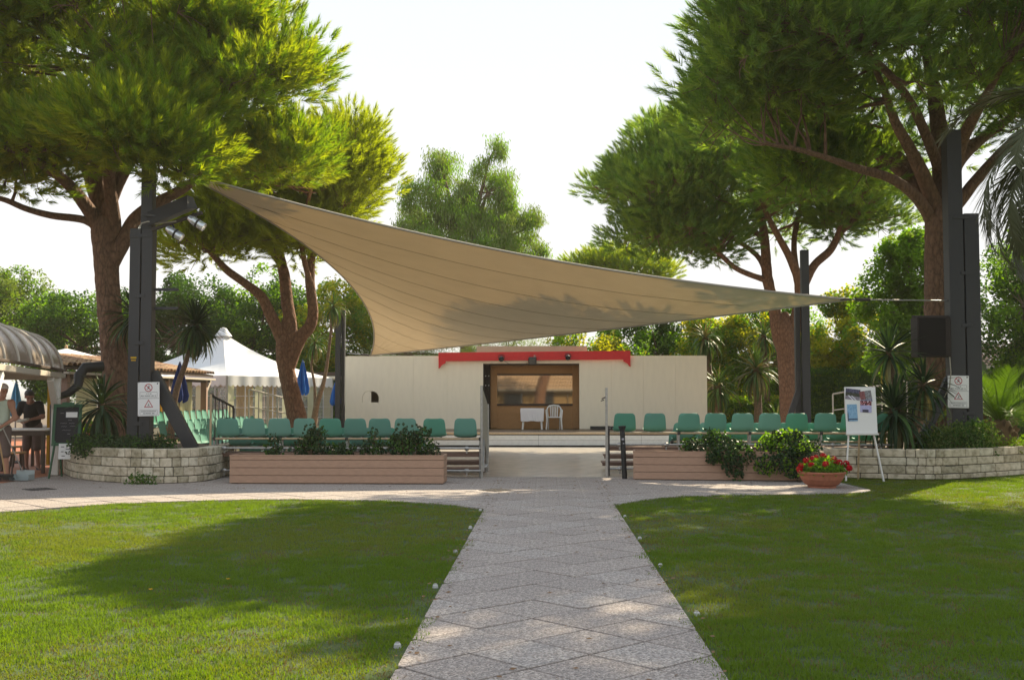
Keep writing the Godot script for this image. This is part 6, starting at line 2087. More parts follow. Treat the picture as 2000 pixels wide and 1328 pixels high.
func build_plants() -> void:
	sword_meshes = [sword_leaf(0.25, 0.048), sword_leaf(0.95, 0.048), sword_leaf(1.9, 0.046)]
	var dk := [M.sworddark, M.sword, M.swordpale]
	var md := [M.sword, M.sworddark, M.swordpale]
	var pl := [M.sword, M.swordpale, M.swordpale]
	sword_plant("dark cabbage palm with a round head right of the left mast", Vector3(-8.62, 0.0, -25.3), [[[[0, 0, 0, 0.1], [0.12, 1.5, 0, 0.075], [0.35, 2.4, -0.1, 0.06], [0.52, 3.25, -0.2, 0.06]], 0.80, 210, -70.0, 0.2]], dk, 401, "cabbage_palm")
	sword_plant("dark cabbage palm half hidden behind the left mast", Vector3(-8.3, 0.5, -22.5), [[[[0, 0, 0, 0.08], [0.1, 1.4, 0, 0.06], [-0.1, 2.75, 0.0, 0.05]], 0.74, 170, -68.0, 0.3]], dk, 402, "cabbage_palm")
	sword_plant("grassy yucca with hanging leaves at the foot of the left mast", Vector3(-8.55, 0.52, -21.2), [[[[0, 0, 0, 0.08], [0, 0.9, 0, 0.06]], 0.95, 90, -75.0, 1.0]], dk, 403)
	sword_plant("slender many-stemmed cabbage palm left of the stage", Vector3(-6.95, 0.0, -33.0), [[[[0, 0, 0, 0.12], [0.12, 1.2, 0, 0.09], [0.35, 2.0, 0, 0.06], [0.5, 3.0, 0, 0.045], [0.62, 4.3, 0, 0.04]], 0.62, 80, -72.0, 1.0], [[[0.1, 1.0, 0, 0.06], [0.05, 1.9, -0.1, 0.04], [-0.05, 2.5, -0.1, 0.035], [0.05, 3.2, -0.15, 0.03]], 0.6, 60, -75.0, 1.2]], pl, 404, "cabbage_palm")
	sword_plant("pale drooping cabbage palm above the right end of the stage wall", Vector3(6.1, 0.0, -41.6), [[[[0, 0, 0, 0.2], [0, 2.0, 0, 0.17], [-0.1, 3.75, 0, 0.12]], 1.0, 120, -78.0, 1.2]], pl, 405, "cabbage_palm")
	sword_plant("large pale yucca left of the forked pine trunk at the right", Vector3(7.7, 0.0, -40.4), [[[[0, 0, 0, 0.16], [0.0, 1.4, 0, 0.14], [-0.05, 2.6, 0, 0.1]], 1.15, 110, -70.0, 0.6]], pl, 406)
	sword_plant("drooping yucca against the right end of the stage wall", Vector3(6.15, 0.0, -39.9), [[[[0, 0, 0, 0.16], [0.05, 1.0, 0, 0.14], [0.05, 1.95, 0, 0.1]], 1.05, 100, -78.0, 1.0]], pl, 407)
	sword_plant("tall drooping cabbage palm behind the forked pine trunk", Vector3(8.35, 0.0, -42.0), [[[[0, 0, 0, 0.15], [0, 2.0, 0, 0.12], [-0.1, 3.9, 0, 0.1]], 0.95, 80, -75.0, 1.0]], pl, 408, "cabbage_palm")
	sword_plant("low pale yucca at the foot of the forked pine", Vector3(8.0, 0.0, -38.6), [[[[0, 0, 0, 0.1], [0, 0.75, 0, 0.08]], 0.85, 60, -55.0, 0.5]], pl, 409)
	sword_plant("dark spiky yucca cluster in the right planter", Vector3(6.85, 0.47, -21.9), [[[[0, 0, 0, 0.09], [-0.08, 0.85, 0.1, 0.08]], 0.98, 130, -72.0, 0.5], [[[0.1, 0, -0.2, 0.08], [0.1, 1.2, -0.3, 0.07], [0.0, 2.0, -0.4, 0.06]], 0.78, 90, -60.0, 0.0], [[[0.25, 0, -0.1, 0.08], [0.5, 0.8, -0.1, 0.07], [0.58, 1.35, -0.1, 0.06]], 0.75, 76, -65.0, 0.2]], dk, 410)
	# young palm in the right planter
	rng.seed = 420
	var t := thing("young_palm", "young bright green feather palm in the right planter", "palm", Vector3(9.4, 0.47, -23.3))
	var b := MB.new()
	b.lathe([Vector2(0.0, 0.62), Vector2(0.2, 0.56), Vector2(0.3, 0.35), Vector2(0.28, 0.15), Vector2(0.2, -0.05)], Vector3.ZERO, 18)
	part(t, "trunk", b.mesh(), M.thatch)
	for k in 26:
		b = MB.new()
		var an := k * 2.4
		b.bar(Vector3(cos(an) * 0.25, 0.1 + 0.02 * k, sin(an) * 0.25), Vector3(cos(an) * 0.36, 0.3 + 0.015 * k, sin(an) * 0.36), 0.09, 0.02, 0.004, Vector3(-sin(an), 0, cos(an)))
		part(t, "leaf_base", b.mesh(), M.thatch)
	var fm := [frond_mesh(0.6, 1.3, 40, 0.44, 1, 0.5, 0.0065), frond_mesh(1.1, 1.35, 40, 0.44, 2, 0.5, 0.0065), frond_mesh(1.7, 1.35, 40, 0.42, 3, 0.5, 0.0065)]
	for k in 20:
		var f := k / 20.0
		part(t, "frond", fm[clampi(int(f * 3.0), 0, 2)], M.frond, Vector3(0, 0.5, 0), Basis(Vector3.UP, k * 2.4) * Basis(Vector3.BACK, deg_to_rad(lerpf(82, 28, f) + rng.randf_range(-6, 6))))
	# date palm whose fronds hang in from the right
	t = thing("date_palm", "date palm whose long grey fronds hang in at the right edge", "palm", Vector3(8.2, 0, -14.3))
	b = MB.new()
	var s := smooth([[0, -0.1, 0, 0.3], [0.03, 2.0, 0, 0.25], [-0.05, 3.8, 0, 0.24], [-0.3, 4.75, 0, 0.26]], 0.2)
	b.tube(s[0], s[1], 18)
	part(t, "trunk", b.mesh(), M.thatch)
	var fg := [frond_mesh(1.1, 3.0, 110, 0.62, 11, 0.15, 0.015), frond_mesh(1.9, 3.1, 110, 0.66, 12, 0.1, 0.015), frond_mesh(2.5, 3.1, 110, 0.66, 13, 0.05, 0.015)]
	rng.seed = 421
	for q in [[2.9, 12, 2], [3.05, 26, 2], [2.6, 20, 2], [3.25, 16, 2], [3.45, 6, 2], [2.45, 5, 2], [3.6, 30, 1], [2.0, 20, 2], [4.1, 15, 2], [1.5, 30, 1], [4.7, 25, 2], [0.9, 15, 2], [5.4, 20, 2], [0.2, 25, 1], [6.0, 10, 2], [2.7, 48, 1], [3.9, 55, 1], [5.0, 55, 1], [0.6, 60, 1], [1.7, 65, 0], [4.4, 72, 0]]:
		part(t, "frond", fg[q[2]], M.frondgrey, Vector3(-0.32, 4.75, 0), Basis(Vector3.UP, q[0]) * Basis(Vector3.BACK, deg_to_rad(q[1])))
	# shrubs
	var S := "planter shrubs"
	var iv := [M.ivy, M.leafdark]
	var y := 0.47
	shrub("planter_shrub", "thin dark shrub at the left end of the left board planter", Vector3(-4.85, y, -19.72), [[0, 0.16, 0, 0.1, 0.18, 0.1]], 90, iv, "ivy", 501, S)
	shrub("planter_shrub", "tall dark shrub before the fourth green seat in the left board planter", Vector3(-4.2, y, -19.75), [[0, 0.14, 0, 0.26, 0.16, 0.16], [0.05, 0.42, 0, 0.11, 0.2, 0.09], [0.18, 0.42, 0, 0.11, 0.06, 0.08]], 90, iv, "ivy", 502, S)
	shrub("planter_shrub", "low dark shrub in the middle of the left board planter", Vector3(-3.75, y, -19.75), [[0.1, 0.1, 0, 0.26, 0.13, 0.14]], 75, iv, "ivy", 503, S)
	shrub("planter_shrub", "sparse dark shrub right of the middle of the left board planter", Vector3(-3.05, y, -19.72), [[0, 0.12, 0, 0.2, 0.15, 0.13], [0.02, 0.36, 0, 0.06, 0.1, 0.06]], 75, iv, "ivy", 504, S)
	shrub("planter_shrub", "widest dark shrub at the right end of the left board planter", Vector3(-2.4, y, -19.75), [[0, 0.16, 0, 0.36, 0.2, 0.18], [-0.14, 0.36, 0, 0.12, 0.12, 0.1], [0.18, 0.40, 0, 0.15, 0.09, 0.09], [0.36, 0.1, 0, 0.13, 0.12, 0.1]], 85, iv, "ivy", 505, S)
	shrub("planter_shrub", "dark shrub trailing over the front of the right board planter", Vector3(3.1, 0.5, -20.7), [[0, 0.12, 0, 0.6, 0.18, 0.2], [0.3, -0.02, 0.3, 0.4, 0.16, 0.1], [0.35, -0.25, 0.34, 0.15, 0.16, 0.07], [-0.05, -0.12, 0.33, 0.1, 0.12, 0.06], [0.0, 0.32, 0, 0.1, 0.08, 0.08]], 85, iv, "ivy", 506, S)
	shrub("planter_shrub", "sunlit bushy shrub spilling over the right end of the right board planter", Vector3(4.45, 0.5, -20.5), [[0.0, 0.12, 0, 0.55, 0.25, 0.24], [0.1, -0.12, 0.28, 0.42, 0.25, 0.12], [0.25, -0.3, 0.3, 0.24, 0.16, 0.09], [-0.45, -0.2, 0.3, 0.16, 0.14, 0.08]], 95, [M.ivy, M.leaf], "ivy", 507, S)
	shrub("planter_shrub", "low ground cover around the foot of the left mast", Vector3(-7.7, 0.52, -20.3), [[0, 0.06, 0, 0.75, 0.13, 0.4], [-0.7, 0.1, -0.2, 0.45, 0.16, 0.4], [0.55, 0.1, 0, 0.3, 0.16, 0.3], [-1.0, 0.05, -1.2, 0.4, 0.14, 0.5]], 60, [M.ivy, M.leafdark], "small", 508, S)
	shrub("planter_shrub", "rounded dark shrub at the foot of the right mast", Vector3(8.0, 0.47, -21.8), [[0, 0.22, 0, 0.5, 0.3, 0.35], [0.45, 0.25, -0.1, 0.3, 0.35, 0.3], [-0.5, 0.12, 0, 0.3, 0.2, 0.3]], 80, [M.leafdark, M.leafgrey], "small", 509, S)
	shrub("planter_shrub", "low pale shrub beneath the young palm", Vector3(9.2, 0.47, -22.5), [[0, 0.06, 0, 0.5, 0.12, 0.25], [0.7, 0.1, -0.3, 0.4, 0.14, 0.3]], 50, [M.leaf, M.grass2], "small", 510, S)
	shrub("weed_tuft", "tuft of weeds at the foot of the left block planter", Vector3(-7.05, 0.0, -19.36), [[0, 0.02, 0, 0.2, 0.05, 0.06]], 160, [M.leafdark, M.grass], "small", 511, "")

# ================================================================ small things
func print_image(kind: int) -> ImageTexture:
	# blurred little photographs pinned to the board
	var w := 64
	var h := 48
	if kind == 2: w = 40; h = 64
	var im := Image.create(w, h, false, Image.FORMAT_RGB8)
	var f := FastNoiseLite.new()
	f.seed = 30 + kind; f.frequency = 0.09; f.fractal_octaves = 3
	for y in h:
		for x in w:
			var u := float(x) / w
			var v := float(y) / h
			var n := f.get_noise_2d(x, y) * 0.5 + 0.5
			var c: Color
			match kind:
				0:
					c = Color(0.10, 0.11, 0.20).lerp(Color(0.45, 0.44, 0.55), n) if v < 0.35 else Color(0.10, 0.13, 0.09).lerp(Color(0.34, 0.33, 0.27), n)
					if v > 0.66: c = Color(0.42, 0.38, 0.42).lerp(Color(0.62, 0.6, 0.66), n)
					if v > 0.62 and absf(u - 0.2 - (v - 0.62) * 0.9) < 0.06 or v > 0.62 and absf(u - 0.42 - (v - 0.62) * 0.9) < 0.05: c = Color(0.85, 0.85, 0.9)
				1:
					c = Color(0.38, 0.16, 0.18).lerp(Color(0.62, 0.42, 0.42), n) if u < 0.45 else Color(0.3, 0.3, 0.3).lerp(Color(0.66, 0.66, 0.7), n)
					if v > 0.72: c = Color(0.2, 0.22, 0.32).lerp(Color(0.7, 0.7, 0.78), step_(sin(u * 60.0), 0.2))
				2:
					c = Color(0.36, 0.55, 0.72).lerp(Color(0.62, 0.76, 0.86), n)
					if v > 0.84 and v < 0.92: c = Color(0.2, 0.28, 0.38)
					if u < 0.1 and v > 0.5: c = Color(0.22, 0.28, 0.36)
				_:
					c = Color(0.60, 0.60, 0.78).lerp(Color(0.74, 0.74, 0.88), n)
					if v < 0.36: c = Color(0.16, 0.06, 0.08) if n < 0.45 else Color(0.62, 0.16, 0.2)
					if v < 0.36 and n > 0.62: c = Color(0.8, 0.78, 0.82)
					if v > 0.74 and u > 0.2 and u < 0.72: c = Color(0.22, 0.22, 0.32)
			im.set_pixel(x, y, c)
	return tex(im)
func step_(a: float, b: float) -> float: return 1.0 if a > b else 0.0

func build_small_things() -> void:
	# display easel
	var t := thing("display_easel", "white display board on an easel with four photographs pinned up", "easel", Vector3(5.80, 0, -20.55), 0.06)
	var lean := Basis(Vector3.RIGHT, -0.1)
	var b := MB.new()
	b.box(Vector3(0, 1.285, -0.03), Vector3(0.575, 0.85, 0.02), lean, 0.003)
	part(t, "board", b.mesh(), M.paper)
	for s in [-1.0, 1.0]:
		b = MB.new()
		b.bar(Vector3(0.35 * s, -0.016, 0.12), Vector3(0.13 * s, 1.6, -0.17), 0.045, 0.025, 0.004, Vector3.RIGHT)
		part(t, "leg", b.mesh(), M.white)
	b = MB.new()
	b.bar(Vector3(0.06, -0.016, -0.42), Vector3(0.02, 1.55, -0.1), 0.045, 0.025, 0.004, Vector3.RIGHT)
	part(t, "rear_leg", b.mesh(), M.tanrail)
	b = MB.new()
	b.box(Vector3(0, 0.845, 0.03), Vector3(0.6, 0.03, 0.05), Basis(), 0.004)
	part(t, "ledge", b.mesh(), M.white)
	var pr := [[-0.14, 1.57, 0.27, 0.20, -0.12, 0], [0.10, 1.53, 0.22, 0.21, 0.13, 1], [-0.165, 1.235, 0.185, 0.31, 0.02, 2], [0.09, 1.345, 0.21, 0.21, -0.05, 3]]
	for q in pr:
		b = MB.new()
		var bs: Basis = lean * Basis(Vector3.BACK, q[4])
		var c := Vector3(q[0], q[1], -0.03) + lean * Vector3(0, 0, 0.013) + Vector3(0, 0, -(q[1] - 1.285) * 0.1003) + lean * Vector3(0, 0, 0.002 + 0.0012 * q[5])
		b.uquad(c + bs * Vector3(-q[2], -q[3], 0) * 0.5, c + bs * Vector3(q[2], -q[3], 0) * 0.5, c + bs * Vector3(q[2], q[3], 0) * 0.5, c + bs * Vector3(-q[2], q[3], 0) * 0.5)
		var m := StandardMaterial3D.new()
		m.albedo_texture = print_image(q[5]); m.roughness = 0.45; m.cull_mode = BaseMaterial3D.CULL_DISABLED
		part(t, "photo_print", b.mesh(), m)
	# geranium bowl
	t = thing("geranium_bowl", "terracotta bowl full of red geraniums on the paving", "plant pot", Vector3(4.68, 0.0, -19.0))
	b = MB.new()
	b.lathe([Vector2(0.0, 0.235), Vector2(0.33, 0.235), Vector2(0.365, 0.24), Vector2(0.37, 0.27), Vector2(0.40, 0.272), Vector2(0.405, 0.255), Vector2(0.395, 0.23), Vector2(0.375, 0.225), Vector2(0.345, 0.14), Vector2(0.28, 0.055), Vector2(0.235, 0.03), Vector2(0.235, 0.0), Vector2(0.0, 0.0)], Vector3.ZERO, 40)
	part(t, "bowl", b.mesh(), M.pot)
	b = MB.new()
	b.lathe([Vector2(0.0, 0.245), Vector2(0.36, 0.243)], Vector3.ZERO, 24)
	part(t, "soil", b.mesh(), M.earth)
	rng.seed = 600
	var xf := []
	for i in 330:
		var o := rv()
		xf.append(Transform3D(Basis.from_euler(rv() * 3.0).scaled(Vector3.ONE * rng.randf_range(0.7, 1.1)), Vector3(o.x * 0.36, 0.27 + absf(o.y) * 0.16 * (1.2 - Vector2(o.x, o.z).length() * 0.6), o.z * 0.34)))
	multi(t, "foliage", leaf_meshes.ivy, M.leaf, xf)
	var heads := [[-0.36, 0.36, 0.1], [-0.27, 0.45, 0.05], [-0.14, 0.47, -0.06], [0.03, 0.52, 0.0], [0.12, 0.47, -0.1], [0.2, 0.44, 0.03], [0.28, 0.42, 0.08], [0.40, 0.40, 0.05], [0.0, 0.40, 0.26], [-0.40, 0.31, 0.12], [0.43, 0.33, 0.12], [-0.05, 0.48, -0.2], [0.25, 0.46, -0.15], [-0.22, 0.38, 0.22]]
	for q in heads:
		var g := MB.new()
		var r2 := RandomNumberGenerator.new()
		r2.seed = hash(q[0])
		for k in 46:
			var d := Vector3(r2.randf_range(-1, 1), r2.randf_range(-0.6, 1), r2.randf_range(-1, 1)).normalized()
			var w := d.cross(Vector3(r2.randf_range(-1, 1), r2.randf_range(-1, 1), r2.randf_range(-1, 1))).normalized() * 0.021
			var c := V(q) + d * 0.05
			g.quad(c - w, c + d * 0.006 - d.cross(w), c + w, c + d * 0.006 + d.cross(w))
		part(t, "flower_head", g.mesh(), M.petal)
		g = MB.new()
		g.tube(PackedVector3Array([Vector3(q[0] * 0.6, 0.25, q[2] * 0.6), V(q)]), PackedFloat32Array([0.004, 0.003]), 4)
		part(t, "stalk", g.mesh(), M.leaf)
	# bollard
	t = thing("black_bollard", "slim black bollard leaning in front of the right gate post", "bollard", Vector3(1.49, 0, -20.88))
	t.rotation.z = 0.045
	b = MB.new()
	b.tube(PackedVector3Array([Vector3(0, -0.02, 0), Vector3(0, 0.94, 0)]), PackedFloat32Array([0.048, 0.046]), 16)
	part(t, "pole", b.mesh(), M.black)
	b = MB.new()
	b.lathe([Vector2(0.046, 0.90), Vector2(0.07, 0.96), Vector2(0.072, 0.985), Vector2(0.0, 0.992)], Vector3.ZERO, 16)
	part(t, "cap", b.mesh(), M.black)
	b = MB.new()
	b.box(Vector3(0.0, 0.74, 0.047), Vector3(0.05, 0.035, 0.004), Basis(), 0.001)
	b.box(Vector3(0.01, 0.66, 0.047), Vector3(0.03, 0.02, 0.004), Basis(), 0.001)
	part(t, "sticker", b.mesh(), M.chalk)
	# menu chalkboard
	t = thing("menu_chalkboard", "green framed menu chalkboard on an easel before the restaurant", "chalkboard", Vector3(-9.02, 0, -20.75), 0.1)
	lean = Basis(Vector3.RIGHT, -0.12)
	b = MB.new()
	b.box(Vector3(0, 1.0, 0), Vector3(0.42, 0.68, 0.015), lean, 0.002)
	part(t, "slate", b.mesh(), M.slate)
	b = MB.new()
	for q in [[Vector3(0, 0.365, 0), Vector3(0.53, 0.06, 0.035)], [Vector3(0, -0.365, 0), Vector3(0.53, 0.06, 0.035)], [Vector3(-0.237, 0, 0), Vector3(0.055, 0.672, 0.035)], [Vector3(0.237, 0, 0), Vector3(0.055, 0.672, 0.035)], [Vector3(0, 0.41, 0), Vector3(0.22, 0.03, 0.03)]]:
		b.box(Vector3(0, 1.0, 0) + lean * q[0], q[1], lean, 0.005)
	part(t, "frame", b.mesh(), M.green)
	for s in [-1.0, 1.0]:
		b = MB.new()
		b.bar(Vector3(0.27 * s, 0, 0.13), Vector3(0.2 * s, 0.70, 0.035), 0.05, 0.03, 0.004, Vector3.RIGHT)
		part(t, "leg", b.mesh(), M.green)
		b = MB.new()
		b.bar(Vector3(0.22 * s, 0, -0.45), Vector3(0.2 * s, 1.3, -0.05), 0.04, 0.03, 0.004, Vector3.RIGHT)
		part(t, "rear_leg", b.mesh(), M.green)
	b = MB.new()
	b.box(Vector3(0, 1.0, 0) + lean * Vector3(0.08, 0.19, 0.010), Vector3(0.21, 0.10, 0.003), lean, 0.0)
	b.box(Vector3(-0.01, 0.505, 0.075), Vector3(0.225, 0.29, 0.004), Basis(Vector3.RIGHT, -0.1), 0.0)
	part(t, "paper_notice", b.mesh(), M.paper)
	b = MB.new()
	for q in [[-0.13, 0.22, 0.07], [-0.12, 0.03, 0.12], [0.04, 0.03, 0.1], [-0.1, -0.03, 0.1], [0.06, -0.025, 0.13], [-0.08, -0.1, 0.16], [0.02, -0.17, 0.05], [0.02, 0.09, 0.07]]:
		for k in 5:
			var x0: float = q[0] + q[2] * k / 5.0
			b.bar(Vector3(0, 1.0, 0) + lean * Vector3(x0, q[1] - 0.008 + 0.012 * (k % 2), 0.0085), Vector3(0, 1.0, 0) + lean * Vector3(x0 + q[2] * 0.17, q[1] + 0.008 - 0.012 * (k % 2), 0.0085), 0.0045, 0.001, 0.0, Vector3.BACK)
	part(t, "chalk_writing", b.mesh(), M.chalk)
	b = MB.new()
	for q in [[-0.05, 0.59, 0.06], [0.05, 0.55, 0.08], [-0.05, 0.5, 0.05], [0.055, 0.46, 0.07], [-0.03, 0.42, 0.06]]:
		b.box(Vector3(q[0], q[1], 0.0785 - (q[1] - 0.505) * 0.1), Vector3(q[2], 0.014, 0.001), Basis(Vector3.RIGHT, -0.1), 0.0)
	part(t, "printed_lines", b.mesh(), M.ink)
	# pink flowers in a trough by the veranda
	t = thing("flower_trough", "orange trough of pink flowers behind the left block planter", "flower trough", Vector3(-10.15, 0, -24.3), 0.05)
	part(t, "trough", _box(Vector3(0.28, 0.26, 0.9), 0.02), M.pot, Vector3(0, 0.62, 0))
	part(t, "stand", _box(Vector3(0.2, 0.49, 0.7), 0.01), M.tablewood, Vector3(0, 0.245, 0))
	xf = []
	var xp := []
	for i in 60:
		var p := Vector3(rng.randf_range(-0.13, 0.13), 0.78 + rng.randf() * 0.14, rng.randf_range(-0.42, 0.42))
		xf.append(Transform3D(Basis.from_euler(rv() * 3.0), p))
		if i % 3 == 0: xp.append(Transform3D(Basis.from_euler(rv() * 3.0).scaled(Vector3.ONE * 0.7), p + Vector3(0, 0.07, 0)))
	multi(t, "foliage", leaf_meshes.ivy, M.leaf, xf)
	multi(t, "flowers", leaf_meshes.ivy, M.pinkpetal, xp)

# ================================================================ people
func sdf(bones: Array, p: Vector3, k: float) -> float:
	var d := 1e9
	for b in bones:
		var a: Vector3 = b[0]
		var ab: Vector3 = b[1] - a
		var t := clampf((p - a).dot(ab) / maxf(ab.length_squared(), 1e-6), 0.0, 1.0)
		var q: Vector3 = (p - a - ab * t) / (b[4] if b.size() > 4 else Vector3.ONE)
		var e: float = q.length() - lerpf(b[2], b[3], t)
		if d > 1e8: d = e
		else:
			var h := maxf(k - absf(d - e), 0.0) / k
			d = minf(d, e) - h * h * k * 0.25
	return d

func nets(bones: Array, cell: float, k: float, lo_y := -9.0, hi_y := 9.0) -> ArrayMesh:
	var lo := Vector3(1e9, 1e9, 1e9)
	var hi := -lo
	for b in bones:
		for i in 2:
			var r: Vector3 = Vector3.ONE * (maxf(b[2], b[3]) * 1.25 + cell * 2)
			lo = lo.min(b[i] - r); hi = hi.max(b[i] + r)
	lo.y = maxf(lo.y, lo_y); hi.y = minf(hi.y, hi_y)
	var nx := int((hi.x - lo.x) / cell) + 2
	var ny := int((hi.y - lo.y) / cell) + 2
	var nz := int((hi.z - lo.z) / cell) + 2
	var f := PackedFloat32Array()
	f.resize(nx * ny * nz)
	for z in nz:
		for y in ny:
			for x in nx:
				var v := sdf(bones, lo + Vector3(x, y, z) * cell, k)
				var yy := lo.y + y * cell
				if y == 0 or y == ny - 1: v = maxf(v, cell * 0.3)
				f[(z * ny + y) * nx + x] = v
	var vert := {}
	var b := MB.new()
	var co := []
	for i in 8: co.append(Vector3i(i & 1, (i >> 1) & 1, (i >> 2) & 1))
	for z in nz - 1:
		for y in ny - 1:
			for x in nx - 1:
				var s := 0
				var vals := []
				for c in co:
					var w := f[((z + c.z) * ny + y + c.y) * nx + x + c.x]
					vals.append(w)
					if w < 0: s += 1
				if s == 0 or s == 8: continue
				var acc := Vector3.ZERO
				var m := 0
				for i in 8:
					for j in [1, 2, 4]:
						if i & j: continue
						var l: int = i | j
						if (vals[i] < 0) != (vals[l] < 0):
							var t: float = vals[i] / (vals[i] - vals[l])
							acc += Vector3(co[i]).lerp(Vector3(co[l]), t); m += 1
				vert[(z * ny + y) * nx + x] = lo + (Vector3(x, y, z) + acc / m) * cell
	var nrm := func(p: Vector3) -> Vector3:
		var e := cell * 0.6
		return Vector3(sdf(bones, p + Vector3(e, 0, 0), k) - sdf(bones, p - Vector3(e, 0, 0), k), sdf(bones, p + Vector3(0, e, 0), k) - sdf(bones, p - Vector3(0, e, 0), k), sdf(bones, p + Vector3(0, 0, e), k) - sdf(bones, p - Vector3(0, 0, e), k)).normalized()
	var normals := {}
	for q in vert: normals[q] = nrm.call(vert[q])
	var st := [1, nx, nx * ny]
	for z in range(1, nz - 1):
		for y in range(1, ny - 1):
			for x in range(1, nx - 1):
				var i := (z * ny + y) * nx + x
				for ax in 3:
					var j: int = i + st[ax]
					if (f[i] < 0) == (f[j] < 0): continue
					var u: int = st[(ax + 1) % 3]
					var w: int = st[(ax + 2) % 3]
					var q := [i, i - u, i - u - w, i - w]
					if not (vert.has(q[0]) and vert.has(q[1]) and vert.has(q[2]) and vert.has(q[3])): continue
					if f[i] > 0: q.reverse()
					b.squad(vert[q[0]], vert[q[1]], vert[q[2]], vert[q[3]], normals[q[0]], normals[q[1]], normals[q[2]], normals[q[3]])
	return b.mesh()

func hand_bones(wrist: Vector3, dir: Vector3, palm: Vector3, thumb: Vector3) -> Array:
	# palm and five bent fingers; dir: forearm direction, palm: way the palm faces, thumb: thumb side
	var r := []
	var k := wrist + dir * 0.085
	r.append([wrist, k + thumb * 0.018, 0.026, 0.02]); r.append([wrist, k - thumb * 0.022, 0.024, 0.018])
	var ls := [0.07, 0.08, 0.074, 0.058]
	for i in 4:
		var o := k + thumb * (0.03 - i * 0.02)
		var m: Vector3 = o + (dir * 0.6 + palm * 0.8).normalized() * ls[i] * 0.5
		var e: Vector3 = m + (palm * 0.75 - dir * 0.65).normalized() * ls[i] * 0.5
		r.append([o, m, 0.0095, 0.009]); r.append([m, e, 0.009, 0.0075])
	var tb := wrist + dir * 0.03 + thumb * 0.028
	var tm := tb + (dir * 0.6 + thumb * 0.5 + palm * 0.6).normalized() * 0.042
	r.append([tb, tm, 0.012, 0.0105]); r.append([tm, tm + (dir * 0.5 + palm * 0.8 - thumb * 0.35).normalized() * 0.032, 0.0105, 0.0085])
	return r

